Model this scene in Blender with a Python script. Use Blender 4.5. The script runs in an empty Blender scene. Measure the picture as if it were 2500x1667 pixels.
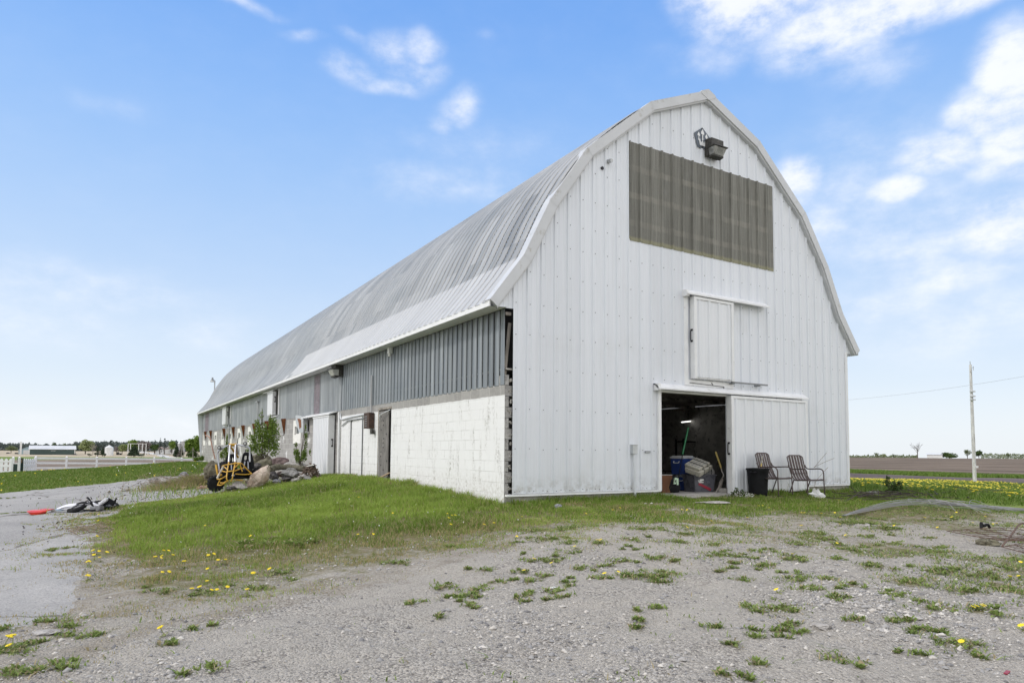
import bpy, bmesh, math, random
import numpy as np
from mathutils import Vector, Matrix, noise as mnoise
from math import radians, sin, cos, pi, atan2, asin, sqrt

# ------------------------------------------------------------------ scene, camera, world, sun, exposure
SC = bpy.context.scene
COL = SC.collection
random.seed(7)
RNG = np.random.default_rng(7)
F_PX, CX_PX, CY_PX = 1635.17, 1250.0, 999.8          # measured on a 2500 px wide frame
CAM = np.array([-6.3404, -10.7958, 0.8176])
YAW, PITCH, ROLL = -0.5408, 0.0606, 0.0076
def _axes():
    cy, sy, cp, sp = cos(YAW), sin(YAW), cos(PITCH), sin(PITCH)
    f = np.array([-sy*cp, cy*cp, sp]); r = np.array([cy, sy, 0.0]); u = np.cross(r, f)
    return cos(ROLL)*r + sin(ROLL)*u, -sin(ROLL)*r + cos(ROLL)*u, f
RT, UP, FW = _axes()
cam_d = bpy.data.cameras.new('camera'); cam = bpy.data.objects.new('camera', cam_d); COL.objects.link(cam)
cam.matrix_world = Matrix(((RT[0], UP[0], -FW[0], CAM[0]), (RT[1], UP[1], -FW[1], CAM[1]), (RT[2], UP[2], -FW[2], CAM[2]), (0, 0, 0, 1)))
cam_d.sensor_fit = 'HORIZONTAL'; cam_d.sensor_width = 36.0; cam_d.lens = F_PX*36/2500
cam_d.shift_y = (CY_PX-833.5)/2500; cam_d.clip_start = 0.1; cam_d.clip_end = 5000
SC.camera = cam
SC.view_settings.view_transform = 'Standard'; SC.view_settings.look = 'None'
SC.view_settings.exposure = 0.25; SC.view_settings.gamma = 1.0
SC.render.film_transparent = False

SUN = Vector((-0.72, 0.20, 0.66)).normalized()
sd = bpy.data.lights.new('sun', 'SUN'); sd.energy = 1.35; sd.angle = radians(7); sd.color = (1.0, 0.96, 0.90)
so = bpy.data.objects.new('sun', sd); COL.objects.link(so)
so.rotation_euler = SUN.to_track_quat('Z', 'Y').to_euler(); so.location = (-20, 10, 30)

# pixel helpers: where the ray through a point of the photograph meets a plane of the place
def ray(px, py): return FW*F_PX + RT*(px-CX_PX) + UP*(CY_PX-py)
def at_y(px, py, y): D = ray(px, py); return CAM + D*((y-CAM[1])/D[1])
def at_x(px, py, x): D = ray(px, py); return CAM + D*((x-CAM[0])/D[0])
def at_z(px, py, z): D = ray(px, py); return CAM + D*((z-CAM[2])/D[2])
def at_d(px, py, d): return CAM + ray(px, py)*(d/F_PX)
def depth(p): return float((np.array(p)-CAM) @ FW)

W = bpy.data.worlds.new('World'); SC.world = W; W.use_nodes = True
def build_world():
    nt = W.node_tree; N = nt.nodes; L = nt.links; N.clear()
    def m(op, a, b=None, c=None):
        n = N.new('ShaderNodeMath'); n.operation = op
        for i, v in enumerate((a, b, c)):
            if v is None: continue
            if isinstance(v, (int, float)): n.inputs[i].default_value = v
            else: L.new(v, n.inputs[i])
        return n.outputs[0]
    def mixc(f, a, b):
        n = N.new('ShaderNodeMix'); n.data_type = 'RGBA'
        for i, v in ((0, f), (6, a), (7, b)):
            if isinstance(v, (int, float)): n.inputs[i].default_value = v
            elif isinstance(v, tuple): n.inputs[i].default_value = v
            else: L.new(v, n.inputs[i])
        return n.outputs[2]
    tc = N.new('ShaderNodeTexCoord'); sp = N.new('ShaderNodeSeparateXYZ'); L.new(tc.outputs['Generated'], sp.inputs[0])
    az = m('ARCTAN2', sp.outputs[0], sp.outputs[1]); el = m('ARCSINE', sp.outputs[2])
    sky = N.new('ShaderNodeTexSky'); sky.sky_type = 'NISHITA'; sky.sun_disc = False
    sky.sun_elevation = asin(SUN.z); sky.sun_rotation = atan2(SUN.x, SUN.y)
    sky.air_density = 1.0; sky.dust_density = 1.0; sky.ozone_density = 1.5
    # the hazy spring sky: the clear sky thinned by bright haze towards the horizon
    rp = N.new('ShaderNodeValToRGB'); L.new(m('DIVIDE', el, 0.9), rp.inputs[0])
    cr = rp.color_ramp; cr.interpolation = 'B_SPLINE'
    stops = [(0.0, (0.92, 0.96, 1.0)), (0.10, (0.80, 0.90, 1.0)), (0.25, (0.55, 0.73, 1.0)), (0.44, (0.36, 0.60, 1.0)), (0.64, (0.20, 0.45, .98)), (1.0, (0.11, 0.32, 0.84))]
    while len(cr.elements) < len(stops): cr.elements.new(0.5)
    for e, (p, c) in zip(cr.elements, stops): e.position = p; e.color = c + (1,)
    sc = N.new('ShaderNodeVectorMath'); sc.operation = 'SCALE'; sc.inputs[3].default_value = 8.6; L.new(rp.outputs[0], sc.inputs[0])
    base = mixc(0.12, sc.outputs[0], sky.outputs[0])
    # clouds: (px, py, half width, half height, strength) read off the photograph, turned into directions
    K = 1/0.9408
    blobs = [(1730,20,170,95,1.15),(1650,-20,120,70,1.1),(1900,70,190,90,1.0),(2060,20,260,75,1.15),(1830,120,120,70,.7),(2240,0,200,40,.95),(1960,110,110,60,.6),(1640,130,160,60,.36),
             (2360,190,130,140,1.15),(2260,260,130,80,1.05),(2140,355,130,60,.9),(2330,330,170,100,.95),(2310,520,140,90,1.0),(2060,442,60,42,.9),
             (1838,405,66,60,1.0),(1900,520,110,90,.55),(2200,635,190,45,.62),(2020,690,160,50,.5),(1990,170,170,60,.35),
             (885,97,56,46,.62),(955,95,64,42,.60),(797,152,58,42,.54),(965,152,62,44,.58),(880,182,104,30,.56),(920,140,100,55,.42),
             (1058,250,58,46,.66),(1020,275,40,30,.5),(545,3,110,22,.5),(705,76,60,18,.36),(1030,425,250,70,.36),(1100,455,190,26,.28),
             (110,650,420,80,.40),(90,755,260,70,.36),(480,770,190,70,.3),(2000,480,330,240,.42),(2150,560,320,170,.5),(2200,740,330,110,.45),(1080,330,280,80,.22),(1720,640,200,120,.3),(600,1000,900,80,.4),(810,75,40,20,.3),(1130,90,30,18,.2),(250,230,140,40,.22)]
    cmb = N.new('ShaderNodeCombineXYZ'); L.new(az, cmb.inputs[0]); L.new(el, cmb.inputs[1])
    n0 = N.new('ShaderNodeTexNoise'); n0.inputs['Scale'].default_value = 7; n0.inputs['Detail'].default_value = 4; L.new(cmb.outputs[0], n0.inputs['Vector'])
    ws = N.new('ShaderNodeVectorMath'); ws.operation = 'MULTIPLY_ADD'; L.new(n0.outputs['Color'], ws.inputs[0]); ws.inputs[1].default_value = (.075, .06, 0)
    sb = N.new('ShaderNodeVectorMath'); sb.operation = 'SUBTRACT'; L.new(cmb.outputs[0], sb.inputs[0]); sb.inputs[1].default_value = (.0375, .03, 0)
    L.new(sb.outputs[0], ws.inputs[2])
    acc = None
    for bx, by, rx, ry, s in blobs:
        d = ray(bx*K, by*K); d = d/np.linalg.norm(d); a0 = atan2(d[0], d[1]); e0 = asin(d[2])
        d2 = ray((bx+rx)*K, by*K); d2 = d2/np.linalg.norm(d2); d3 = ray(bx*K, (by-ry)*K); d3 = d3/np.linalg.norm(d3)
        ra = max(0.006, abs(atan2(d2[0], d2[1])-a0)); re = max(0.006, abs(asin(d3[2])-e0))
        v = N.new('ShaderNodeVectorMath'); v.operation = 'MULTIPLY_ADD'; L.new(ws.outputs[0], v.inputs[0])
        v.inputs[1].default_value = (1/ra, 1/re, 0); v.inputs[2].default_value = (-a0/ra, -e0/re, 0)
        ln = N.new('ShaderNodeVectorMath'); ln.operation = 'LENGTH'; L.new(v.outputs[0], ln.inputs[0])
        mr = N.new('ShaderNodeMapRange'); mr.interpolation_type = 'SMOOTHSTEP'; mr.inputs[1].default_value = 1.6; mr.inputs[2].default_value = 0.1
        mr.inputs[3].default_value = 0; mr.inputs[4].default_value = s; L.new(ln.outputs[1], mr.inputs[0])
        if acc is None: acc = mr.outputs[0]
        else:
            n = N.new('ShaderNodeMath'); n.operation = 'SMOOTH_MAX'; L.new(acc, n.inputs[0]); L.new(mr.outputs[0], n.inputs[1]); n.inputs[2].default_value = 0.12; acc = n.outputs[0]
    n1 = N.new('ShaderNodeTexNoise'); n1.inputs['Scale'].default_value = 13; n1.inputs['Detail'].default_value = 9; n1.inputs['Roughness'].default_value = .62
    mp = N.new('ShaderNodeVectorMath'); mp.operation = 'MULTIPLY'; mp.inputs[1].default_value = (1, 1.7, 1); L.new(cmb.outputs[0], mp.inputs[0]); L.new(mp.outputs[0], n1.inputs['Vector'])
    dens = m('MULTIPLY', acc, m('ADD', m('MULTIPLY', n1.outputs[0], 2.5), -0.36))
    mr = N.new('ShaderNodeMapRange'); mr.interpolation_type = 'SMOOTHSTEP'; mr.inputs[1].default_value = 0.0; mr.inputs[2].default_value = 1.05; L.new(dens, mr.inputs[0])
    # unseen sky outside the view: bright cloud added all round to light the gable
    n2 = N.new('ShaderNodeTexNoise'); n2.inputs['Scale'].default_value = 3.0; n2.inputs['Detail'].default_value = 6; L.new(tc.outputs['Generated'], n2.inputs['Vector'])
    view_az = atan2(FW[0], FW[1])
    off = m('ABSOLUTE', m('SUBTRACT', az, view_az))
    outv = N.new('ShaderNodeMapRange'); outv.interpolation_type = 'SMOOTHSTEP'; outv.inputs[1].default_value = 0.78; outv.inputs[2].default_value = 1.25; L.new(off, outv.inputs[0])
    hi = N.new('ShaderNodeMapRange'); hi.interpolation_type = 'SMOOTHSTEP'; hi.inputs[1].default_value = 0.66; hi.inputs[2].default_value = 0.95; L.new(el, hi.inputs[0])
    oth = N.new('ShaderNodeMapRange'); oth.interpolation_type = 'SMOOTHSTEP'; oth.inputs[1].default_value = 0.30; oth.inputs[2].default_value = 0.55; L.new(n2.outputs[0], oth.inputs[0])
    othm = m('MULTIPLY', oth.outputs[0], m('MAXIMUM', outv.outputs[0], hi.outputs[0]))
    shade = mixc(m('MULTIPLY', n1.outputs[0], 1.0), (7.6, 7.9, 8.7, 1), (9.4, 9.5, 9.8, 1))
    colr = mixc(m('MULTIPLY', mr.outputs[0], 0.90), base, shade)
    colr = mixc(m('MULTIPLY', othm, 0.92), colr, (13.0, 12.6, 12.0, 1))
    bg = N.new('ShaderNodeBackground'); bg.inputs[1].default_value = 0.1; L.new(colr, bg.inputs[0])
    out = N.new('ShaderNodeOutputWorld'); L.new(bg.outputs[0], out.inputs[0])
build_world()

# ------------------------------------------------------------------ materials
MATS = {}
class NT:
    """Small wrapper for building node materials."""
    def __init__(s, name):
        s.m = bpy.data.materials.new(name); s.m.use_nodes = True; s.t = s.m.node_tree; s.N = s.t.nodes; s.L = s.t.links
        s.b = s.N['Principled BSDF']; s.tc = s.N.new('ShaderNodeTexCoord')
    def lk(s, v, sock):
        if v is None: return
        if isinstance(v, (int, float)): sock.default_value = v
        elif isinstance(v, (tuple, list)): sock.default_value = tuple(v)+((1,) if len(v) == 3 and sock.type == 'RGBA' else ())
        else: s.L.new(v, sock)
    def math(s, op, a, b=None, c=None, clamp=False):
        n = s.N.new('ShaderNodeMath'); n.operation = op; n.use_clamp = clamp
        for i, v in enumerate((a, b, c)): s.lk(v, n.inputs[i])
        return n.outputs[0]
    def mix(s, f, a, b, mode='MIX'):
        n = s.N.new('ShaderNodeMix'); n.data_type = 'RGBA'; n.blend_type = mode
        s.lk(f, n.inputs[0]); s.lk(a, n.inputs[6]); s.lk(b, n.inputs[7]); return n.outputs[2]
    def map(s, scale=(1, 1, 1), src='Object', loc=(0, 0, 0)):
        n = s.N.new('ShaderNodeMapping'); s.L.new(s.tc.outputs[src], n.inputs[0]); n.inputs['Scale'].default_value = scale; n.inputs['Location'].default_value = loc
        return n.outputs[0]
    def noise(s, vec, scale=5, detail=5, rough=.55, dist=0):
        n = s.N.new('ShaderNodeTexNoise'); s.L.new(vec, n.inputs['Vector']); n.inputs['Scale'].default_value = scale
        n.inputs['Detail'].default_value = detail; n.inputs['Roughness'].default_value = rough; n.inputs['Distortion'].default_value = dist; return n.outputs[0]
    def vor(s, vec, scale=5, feat='F1', out='Distance', rnd=1):
        n = s.N.new('ShaderNodeTexVoronoi'); n.feature = feat; s.L.new(vec, n.inputs['Vector']); n.inputs['Scale'].default_value = scale; n.inputs['Randomness'].default_value = rnd; return n.outputs[out]
    def rng(s, v, a, b, lo=0., hi=1., smooth=True):
        n = s.N.new('ShaderNodeMapRange'); n.interpolation_type = 'SMOOTHSTEP' if smooth else 'LINEAR'
        s.lk(v, n.inputs[0])
        for i, x in enumerate((a, b, lo, hi)): n.inputs[i+1].default_value = x
        return n.outputs[0]
    def attr(s, name, out='Fac'):
        n = s.N.new('ShaderNodeAttribute'); n.attribute_name = name; return n.outputs[out]
    def sep(s, v):
        n = s.N.new('ShaderNodeSeparateXYZ'); s.L.new(v, n.inputs[0]); return n.outputs
    def comb(s, x, y, z):
        n = s.N.new('ShaderNodeCombineXYZ')
        for i, v in enumerate((x, y, z)): s.lk(v, n.inputs[i])
        return n.outputs[0]
    def white(s, v, dim='1D'):
        n = s.N.new('ShaderNodeTexWhiteNoise'); n.noise_dimensions = dim; s.lk(v, n.inputs['W' if dim == '1D' else 'Vector']); return n.outputs[0]
    def bump(s, h, strength=.3, dist=.01, prev=None):
        n = s.N.new('ShaderNodeBump'); s.L.new(h, n.inputs['Height']); n.inputs['Strength'].default_value = strength; n.inputs['Distance'].default_value = dist
        if prev is not None: s.L.new(prev, n.inputs['Normal'])
        s.L.new(n.outputs[0], s.b.inputs['Normal']); return n.outputs[0]
    def fin(s, col=None, rough=None, metal=None, spec=None):
        s.lk(col, s.b.inputs['Base Color']); s.lk(rough, s.b.inputs['Roughness']); s.lk(metal, s.b.inputs['Metallic'])
        if spec is not None: s.b.inputs['Specular IOR Level'].default_value = spec
        MATS[s.m.name] = s.m; return s.m

def plain(name, col, rough=.6, metal=0., var=.18, scale=6., bump=0., dirt=None, dirt_amt=.35, stretch=(1, 1, 1), spec=.4):
    t = NT(name); v = t.map(stretch); n = t.noise(v, scale, 6, .6)
    lo = tuple(c*(1-var) for c in col); hi = tuple(min(1, c*(1+var)) for c in col)
    c = t.mix(t.rng(n, .3, .7), lo, hi)
    if dirt:
        d = t.noise(t.map(stretch, loc=(3, 7, 1)), scale*2.3, 8, .7)
        c = t.mix(t.rng(d, .62-dirt_amt*.4, .72, 0, .85), c, dirt)
    if bump: t.bump(n, .5, bump)
    return t.fin(c, t.rng(n, .2, .8, max(0, rough-.08), min(1, rough+.08)), metal, spec)

def leafy(name, a, b, c3=None, transl=.25):
    t = NT(name); r = t.attr('tint')
    col = t.mix(r, a, b)
    if c3: col = t.mix(t.rng(r, .86, .93), col, c3)
    t.fin(col, .62, 0, .25)
    tr = t.N.new('ShaderNodeBsdfTranslucent'); t.L.new(col, tr.inputs[0]); mx = t.N.new('ShaderNodeMixShader'); mx.inputs[0].default_value = transl
    out = t.N['Material Output']; t.L.new(t.b.outputs[0], mx.inputs[1]); t.L.new(tr.outputs[0], mx.inputs[2]); t.L.new(mx.outputs[0], out.inputs[0])
    return t.m

# ------------------------------------------------------------------ object helpers
def tag(o, label=None, cat=None, group=None, kind=None):
    if label: o['label'] = label
    if cat: o['category'] = cat
    if group: o['group'] = group
    if kind: o['kind'] = kind
    return o
def empty(name, loc=(0, 0, 0), rz=0., label=None, cat=None, group=None):
    o = bpy.data.objects.new(name, None); COL.objects.link(o); o.empty_display_size = .1
    o.location = tuple(float(v) for v in loc); o.rotation_euler = (0, 0, rz)
    return tag(o, label, cat, group)
def copy_tree(o, parent=None):
    c = o.copy(); COL.objects.link(c); c.parent = parent
    if parent is not None: c.matrix_parent_inverse = o.matrix_parent_inverse.copy()
    for ch in o.children: copy_tree(ch, c)
    return c
def np_mesh(name, V, quads=None, tris=None, attrs=None, smooth=False):
    """Mesh from numpy arrays; attrs: name -> per-vertex float array."""
    me = bpy.data.meshes.new(name); V = np.asarray(V, dtype=np.float32); me.vertices.add(len(V)); me.vertices.foreach_set('co', V.ravel())
    nq = 0 if quads is None else len(quads); nt_ = 0 if tris is None else len(tris)
    li = []
    if nq: li.append(np.asarray(quads, dtype=np.int32).ravel())
    if nt_: li.append(np.asarray(tris, dtype=np.int32).ravel())
    li = np.concatenate(li); me.loops.add(len(li)); me.loops.foreach_set('vertex_index', li)
    st = np.concatenate([np.arange(nq)*4, nq*4+np.arange(nt_)*3]).astype(np.int32)
    me.polygons.add(nq+nt_); me.polygons.foreach_set('loop_start', st)
    if smooth: me.polygons.foreach_set('use_smooth', np.ones(nq+nt_, dtype=bool))
    me.update(calc_edges=True)
    for k, a in (attrs or {}).items():
        at = me.attributes.new(k, 'FLOAT', 'POINT'); at.data.foreach_set('value', np.asarray(a, dtype=np.float32))
    return me
def link(name, me, mats, parent=None):
    o = bpy.data.objects.new(name, me); COL.objects.link(o)
    for m in (mats if isinstance(mats, (list, tuple)) else [mats]): me.materials.append(m)
    if parent is not None: o.parent = parent
    return o
class MB:
    """Collects boxes, tubes, prisms and sheets and links them as ONE mesh object."""
    def __init__(s): s.v = []; s.f = []; s.mi = []; s.cur = 0
    def add(s, vs, fs):
        b = len(s.v); s.v += [tuple(float(c) for c in p) for p in vs]; s.f += [tuple(b+i for i in f) for f in fs]; s.mi += [s.cur]*len(fs); return s
    def box(s, a, b):
        x0, y0, z0 = a; x1, y1, z1 = b
        x0, x1 = min(x0, x1), max(x0, x1); y0, y1 = min(y0, y1), max(y0, y1); z0, z1 = min(z0, z1), max(z0, z1)
        return s.add([(x0,y0,z0),(x1,y0,z0),(x1,y1,z0),(x0,y1,z0),(x0,y0,z1),(x1,y0,z1),(x1,y1,z1),(x0,y1,z1)],
                     [(3,2,1,0),(4,5,6,7),(0,1,5,4),(1,2,6,5),(2,3,7,6),(3,0,4,7)])
    def bar(s, p, q, w, h, up=(0, 0, 1)):
        """A rectangular bar from p to q; w across, h along up."""
        p = Vector(p); q = Vector(q); d = (q-p).normalized(); up = Vector(up); sd_ = d.cross(up)
        if sd_.length < 1e-4: sd_ = d.cross(Vector((1, 0, 0)))
        sd_.normalize(); u = sd_.cross(d).normalized(); A = sd_*w/2; B = u*h/2
        return s.add([p-A-B, p+A-B, p+A+B, p-A+B, q-A-B, q+A-B, q+A+B, q-A+B], [(0,1,2,3),(7,6,5,4),(0,4,5,1),(1,5,6,2),(2,6,7,3),(3,7,4,0)])
    def tube(s, pts, r, n=8, cap=True):
        pts = [Vector(p) for p in pts]; R_ = r if isinstance(r, (list, tuple)) else [r]*len(pts); b = len(s.v); ref = None
        for i, p in enumerate(pts):
            d = (pts[min(i+1, len(pts)-1)]-pts[max(i-1, 0)]).normalized()
            if ref is None: ref = d.orthogonal().normalized()
            a = (ref-d*ref.dot(d)); a = a.normalized() if a.length > 1e-5 else d.orthogonal().normalized(); ref = a; c = d.cross(a)
            for k in range(n): t = 2*pi*k/n; s.v.append(tuple(p+(a*cos(t)+c*sin(t))*R_[i]))
        for i in range(len(pts)-1):
            for k in range(n): k2 = (k+1) % n; s.f.append((b+i*n+k, b+i*n+k2, b+(i+1)*n+k2, b+(i+1)*n+k)); s.mi.append(s.cur)
        if cap:
            s.f.append(tuple(b+k for k in range(n))[::-1]); s.mi.append(s.cur); e = b+(len(pts)-1)*n
            s.f.append(tuple(e+k for k in range(n))); s.mi.append(s.cur)
        return s
    def lathe(s, prof, n=20, c=(0, 0, 0), axis='z'):
        """Revolve (radius, height) pairs."""
        b = len(s.v)
        for r, h in prof:
            for k in range(n):
                t = 2*pi*k/n; x, y = r*cos(t), r*sin(t)
                p = (x, y, h) if axis == 'z' else ((x, h, y) if axis == 'y' else (h, x, y))
                s.v.append((c[0]+p[0], c[1]+p[1], c[2]+p[2]))
        for i in range(len(prof)-1):
            for k in range(n): k2 = (k+1) % n; s.f.append((b+i*n+k, b+i*n+k2, b+(i+1)*n+k2, b+(i+1)*n+k)); s.mi.append(s.cur)
        for e, rev in ((0, True), (len(prof)-1, False)):
            if prof[e][0] > 1e-4:
                fc = tuple(b+e*n+k for k in range(n)); s.f.append(fc[::-1] if rev else fc); s.mi.append(s.cur)
        return s
    def prism(s, poly, axis, a, b):
        """Extrude a 2-D polygon along axis ('x','y','z') from a to b."""
        n = len(poly)
        def P(u, v, t): return {'x': (t, u, v), 'y': (u, t, v), 'z': (u, v, t)}[axis]
        return s.add([P(u, v, a) for u, v in poly]+[P(u, v, b) for u, v in poly],
                     [tuple(range(n))[::-1], tuple(range(n, 2*n))]+[(i, (i+1) % n, n+(i+1) % n, n+i) for i in range(n)])
    def quad(s, *p): return s.add(p, [tuple(range(len(p)))])
    def build(s, name, mats, parent=None, smooth=False, bevel=0., fixn=True):
        me = bpy.data.meshes.new(name); me.from_pydata(s.v, [], s.f)
        me.polygons.foreach_set('material_index', s.mi)
        if fixn:
            bm = bmesh.new(); bm.from_mesh(me); bmesh.ops.recalc_face_normals(bm, faces=bm.faces); bm.to_mesh(me); bm.free()
        if smooth: me.polygons.foreach_set('use_smooth', [True]*len(me.polygons)); 
        me.update(); o = link(name, me, mats, parent)
        if smooth and hasattr(me, 'set_sharp_from_angle'): me.set_sharp_from_angle(angle=radians(40))
        if bevel:
            md = o.modifiers.new('bevel', 'BEVEL'); md.width = bevel; md.segments = 2; md.limit_method = 'ANGLE'
        return o
def arc(pts, n=6):
    """Catmull-Rom through points."""
    P = [Vector(p) for p in pts]; out = []
    for i in range(len(P)-1):
        a, b, c, d = P[max(i-1, 0)], P[i], P[i+1], P[min(i+2, len(P)-1)]
        for k in range(n):
            t = k/n; out.append(0.5*((2*b)+(c-a)*t+(2*a-5*b+4*c-d)*t*t+(3*b-a-3*c+d)*t**3))
    return out+[P[-1]]

# ------------------------------------------------------------------ numpy noise and the shape of the land
def _hash(ix, iy, seed):
    h = (ix*374761393 + iy*668265263 + seed*1442695041) & 0xffffffff
    h = ((h ^ (h >> 13))*1274126177) & 0xffffffff
    return ((h ^ (h >> 16)) & 0xffff)/65535.0
def vnoise(x, y, seed=0):
    x = np.asarray(x, float); y = np.asarray(y, float); ix = np.floor(x).astype(np.int64); iy = np.floor(y).astype(np.int64); fx = x-ix; fy = y-iy
    fx = fx*fx*(3-2*fx); fy = fy*fy*(3-2*fy)
    a = _hash(ix, iy, seed); b = _hash(ix+1, iy, seed); c = _hash(ix, iy+1, seed); d = _hash(ix+1, iy+1, seed)
    return (a*(1-fx)+b*fx)*(1-fy)+(c*(1-fx)+d*fx)*fy
def fbm(x, y, s=1., o=4, seed=0):
    t = 0.; a = 1.; n = 0.
    for i in range(o): t = t+a*vnoise(x*s, y*s, seed+i*17); n += a; a *= .5; s *= 2.07
    return t/n
def sst(x, a, b):
    t = np.clip((x-a)/(b-a), 0, 1); return t*t*(3-2*t)
def track_of(x, y):
    """Wheel tracks worn across the yard towards the entrance: 1 in a rut, 0 beside it."""
    u = (x+6.2)*(-.42)+(y+6.6)*.908; v = (x+6.2)*.908+(y+6.6)*.42; u = u+.035*(v-3)**2*.5+(fbm(x, y, .5, 3, 91)-.5)*.9
    t = 0.
    for c, w in ((-1.75, .20), (-.45, .22), (.75, .20), (1.95, .24)): t = np.maximum(t, np.exp(-((u-c)/w)**2))
    return t*np.clip(fbm(x, y, .7, 3, 95)*2.4-.55, 0, 1)
PX = np.array([-200., -60, -25, -14, -9, -6.5, -4, -1.5, 0, 50]); PZ = np.array([-1.1, -1.05, -.95, -.86, -.74, -.62, -.38, -.1, 0., 0.])
def hgt(x, y, fine=True):
    x = np.asarray(x, float); y = np.asarray(y, float)
    prof = np.interp(x, PX, PZ)
    near = -.19*(1-sst(y, 0, 5))*np.clip(1+x/8, 0, 1) + prof*(0.12+.88*sst(y, -11, 0)) - .033*np.maximum(0, -y-.5)
    near = near - .13*sst(y, 7, 13)*sst(-y, -60, -30)*np.clip(1+x/6, 0, 1)                 # a little lower along the rubble
    near = near + .30*np.exp(-((y-31)/7.5)**2)*sst(x, -16, -8)*sst(-x, 0, 3) + .16*sst(y, 34, 47)*sst(x, -6, 0)
    near = near - .42*sst(y, 37, 44)*(1-sst(x, -6, -1))
    near = near + .045*np.exp(-((x-6.9)/1.3)**2-((y+.4)/.8)**2) - .04*sst(x, 7.8, 8.6)*sst(-x, -13, -10)*sst(y, -4, -1)
    near = near - .32*sst(x, 11.5, 18) - .30*sst(x, 18, 29) + .05*sst(x, 10.5, 12)*sst(-x, -16, -13)
    r = np.hypot(x-CAM[0], y-CAM[1]); azi = np.degrees(np.arctan2(x-CAM[0], y-CAM[1]))
    left = np.interp(r, [0, 52, 62, 330, 700, 1500], [-.9, -.95, -1.2, -3.3, -2.2, -14])
    right = np.interp(r, [0, 60, 290, 600, 1500], [-.6, -.6, -.75, -4., -14])
    far = left + (right-left)*sst(azi, 20, 44)
    k = sst(r, 44, 62)
    z = near*(1-k)+far*k
    z = z - track_of(x, y)*.035*np.exp(-r/9)
    if fine:
        g = np.exp(-r/22)
        z = z + (fbm(x, y, .55, 4, 3)-.5)*.11*np.clip(g*1.8, 0, 1)*sst(r, 1, 5) + (fbm(x+.3*y, y, 3.1, 4, 9)-.5)*.06*np.clip(g*2, 0, 1)
        z = z + (fbm(x, y, .02, 3, 5)-.5)*.5*sst(r, 60, 140)
    return z
def ground(px, py):
    """Where the ray through a point of the photograph first meets the land."""
    D = ray(px, py); D = D/np.linalg.norm(D); t = np.geomspace(2, 900, 5000); P = CAM[None]+D[None]*t[:, None]
    d = P[:, 2]-hgt(P[:, 0], P[:, 1]); i = np.argmax(d < 0)
    if i == 0: return P[-1]
    a, b = t[i-1], t[i]; w = d[i-1]/(d[i-1]-d[i]); return CAM+D*(a+(b-a)*w)
def gz(x, y): return float(hgt(np.array([x]), np.array([y]))[0])
def inpoly(x, y, poly):
    c = np.zeros(np.shape(x), bool); n = len(poly)
    for i in range(n):
        x1, y1 = poly[i]; x2, y2 = poly[(i+1) % n]
        if y1 == y2: continue
        c ^= ((y1 > y) != (y2 > y)) & (x < (x2-x1)*(y-y1)/(y2-y1)+x1)
    return c
def gpoly(pts): return [tuple(ground(*p)[:2]) for p in pts]

# ------------------------------------------------------------------ materials of the land
def mat_gravel():
    t = NT('gravel_ground'); v = t.map(); g = t.attr('green'); d = t.attr('dirt'); tk = t.attr('track')
    n_big = t.noise(v, .55, 6, .62); n_mid = t.noise(v, 3.2, 6, .65); n_fine = t.noise(v, 38, 4, .7)
    cell = t.vor(v, 64, 'F1', 'Color'); cs = t.sep(cell); edge = t.vor(v, 64, 'F1', 'Distance')
    cell2 = t.vor(v, 105, 'F1', 'Color'); c2 = t.sep(cell2)
    st = t.mix(t.rng(cs[0], .1, .9), (.20, .187, .17), (.58, .54, .485))
    st = t.mix(t.rng(cs[1], .86, .9), st, (.56, .53, .49)); st = t.mix(t.rng(cs[2], .9, .94), st, (.13, .12, .125))
    fi = t.mix(c2[0], (.225, .207, .184), (.56, .52, .465))
    dirt = t.mix(t.rng(n_fine, .3, .7), (.36, .33, .292), (.51, .476, .425))
    mixer = t.math('ADD', t.math('MULTIPLY', n_big, .55), t.math('MULTIPLY', n_mid, .5))
    a = t.mix(t.rng(mixer, .44, .60), dirt, fi); a = t.mix(t.rng(mixer, .46, .66, .25, .8), a, st)
    a = t.mix(t.math('MULTIPLY', d, t.rng(n_mid, .35, .65, .15, .75)), a, t.mix(n_fine, (.22, .185, .14), (.35, .31, .25)))
    a = t.mix(t.math('MULTIPLY', tk, .8), a, t.mix(t.rng(n_fine, .3, .7), (.39, .36, .32), (.52, .49, .44)))
    pat = t.noise(v, 1.6, 7, .7); a = t.mix(t.rng(pat, .54, .70, 0, .4), a, (.23, .203, .175))
    moss = t.mix(n_fine, (.115, .12, .04), (.23, .20, .095)); moss = t.mix(t.rng(n_mid, .5, .68), moss, (.27, .22, .15))
    gg = t.rng(t.math('ADD', g, t.math('MULTIPLY', t.math('SUBTRACT', t.noise(v, 9, 6, .7), .5), 1.1)), .30, .78)
    a = t.mix(gg, a, moss)
    h = t.math('ADD', t.math('MULTIPLY', t.math('SUBTRACT', 1., edge), .5), t.math('MULTIPLY', n_mid, .9))
    h = t.math('ADD', h, t.math('MULTIPLY', n_fine, .7))
    t.bump(h, 1., .035); return t.fin(a, .92, 0, .15)
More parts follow.
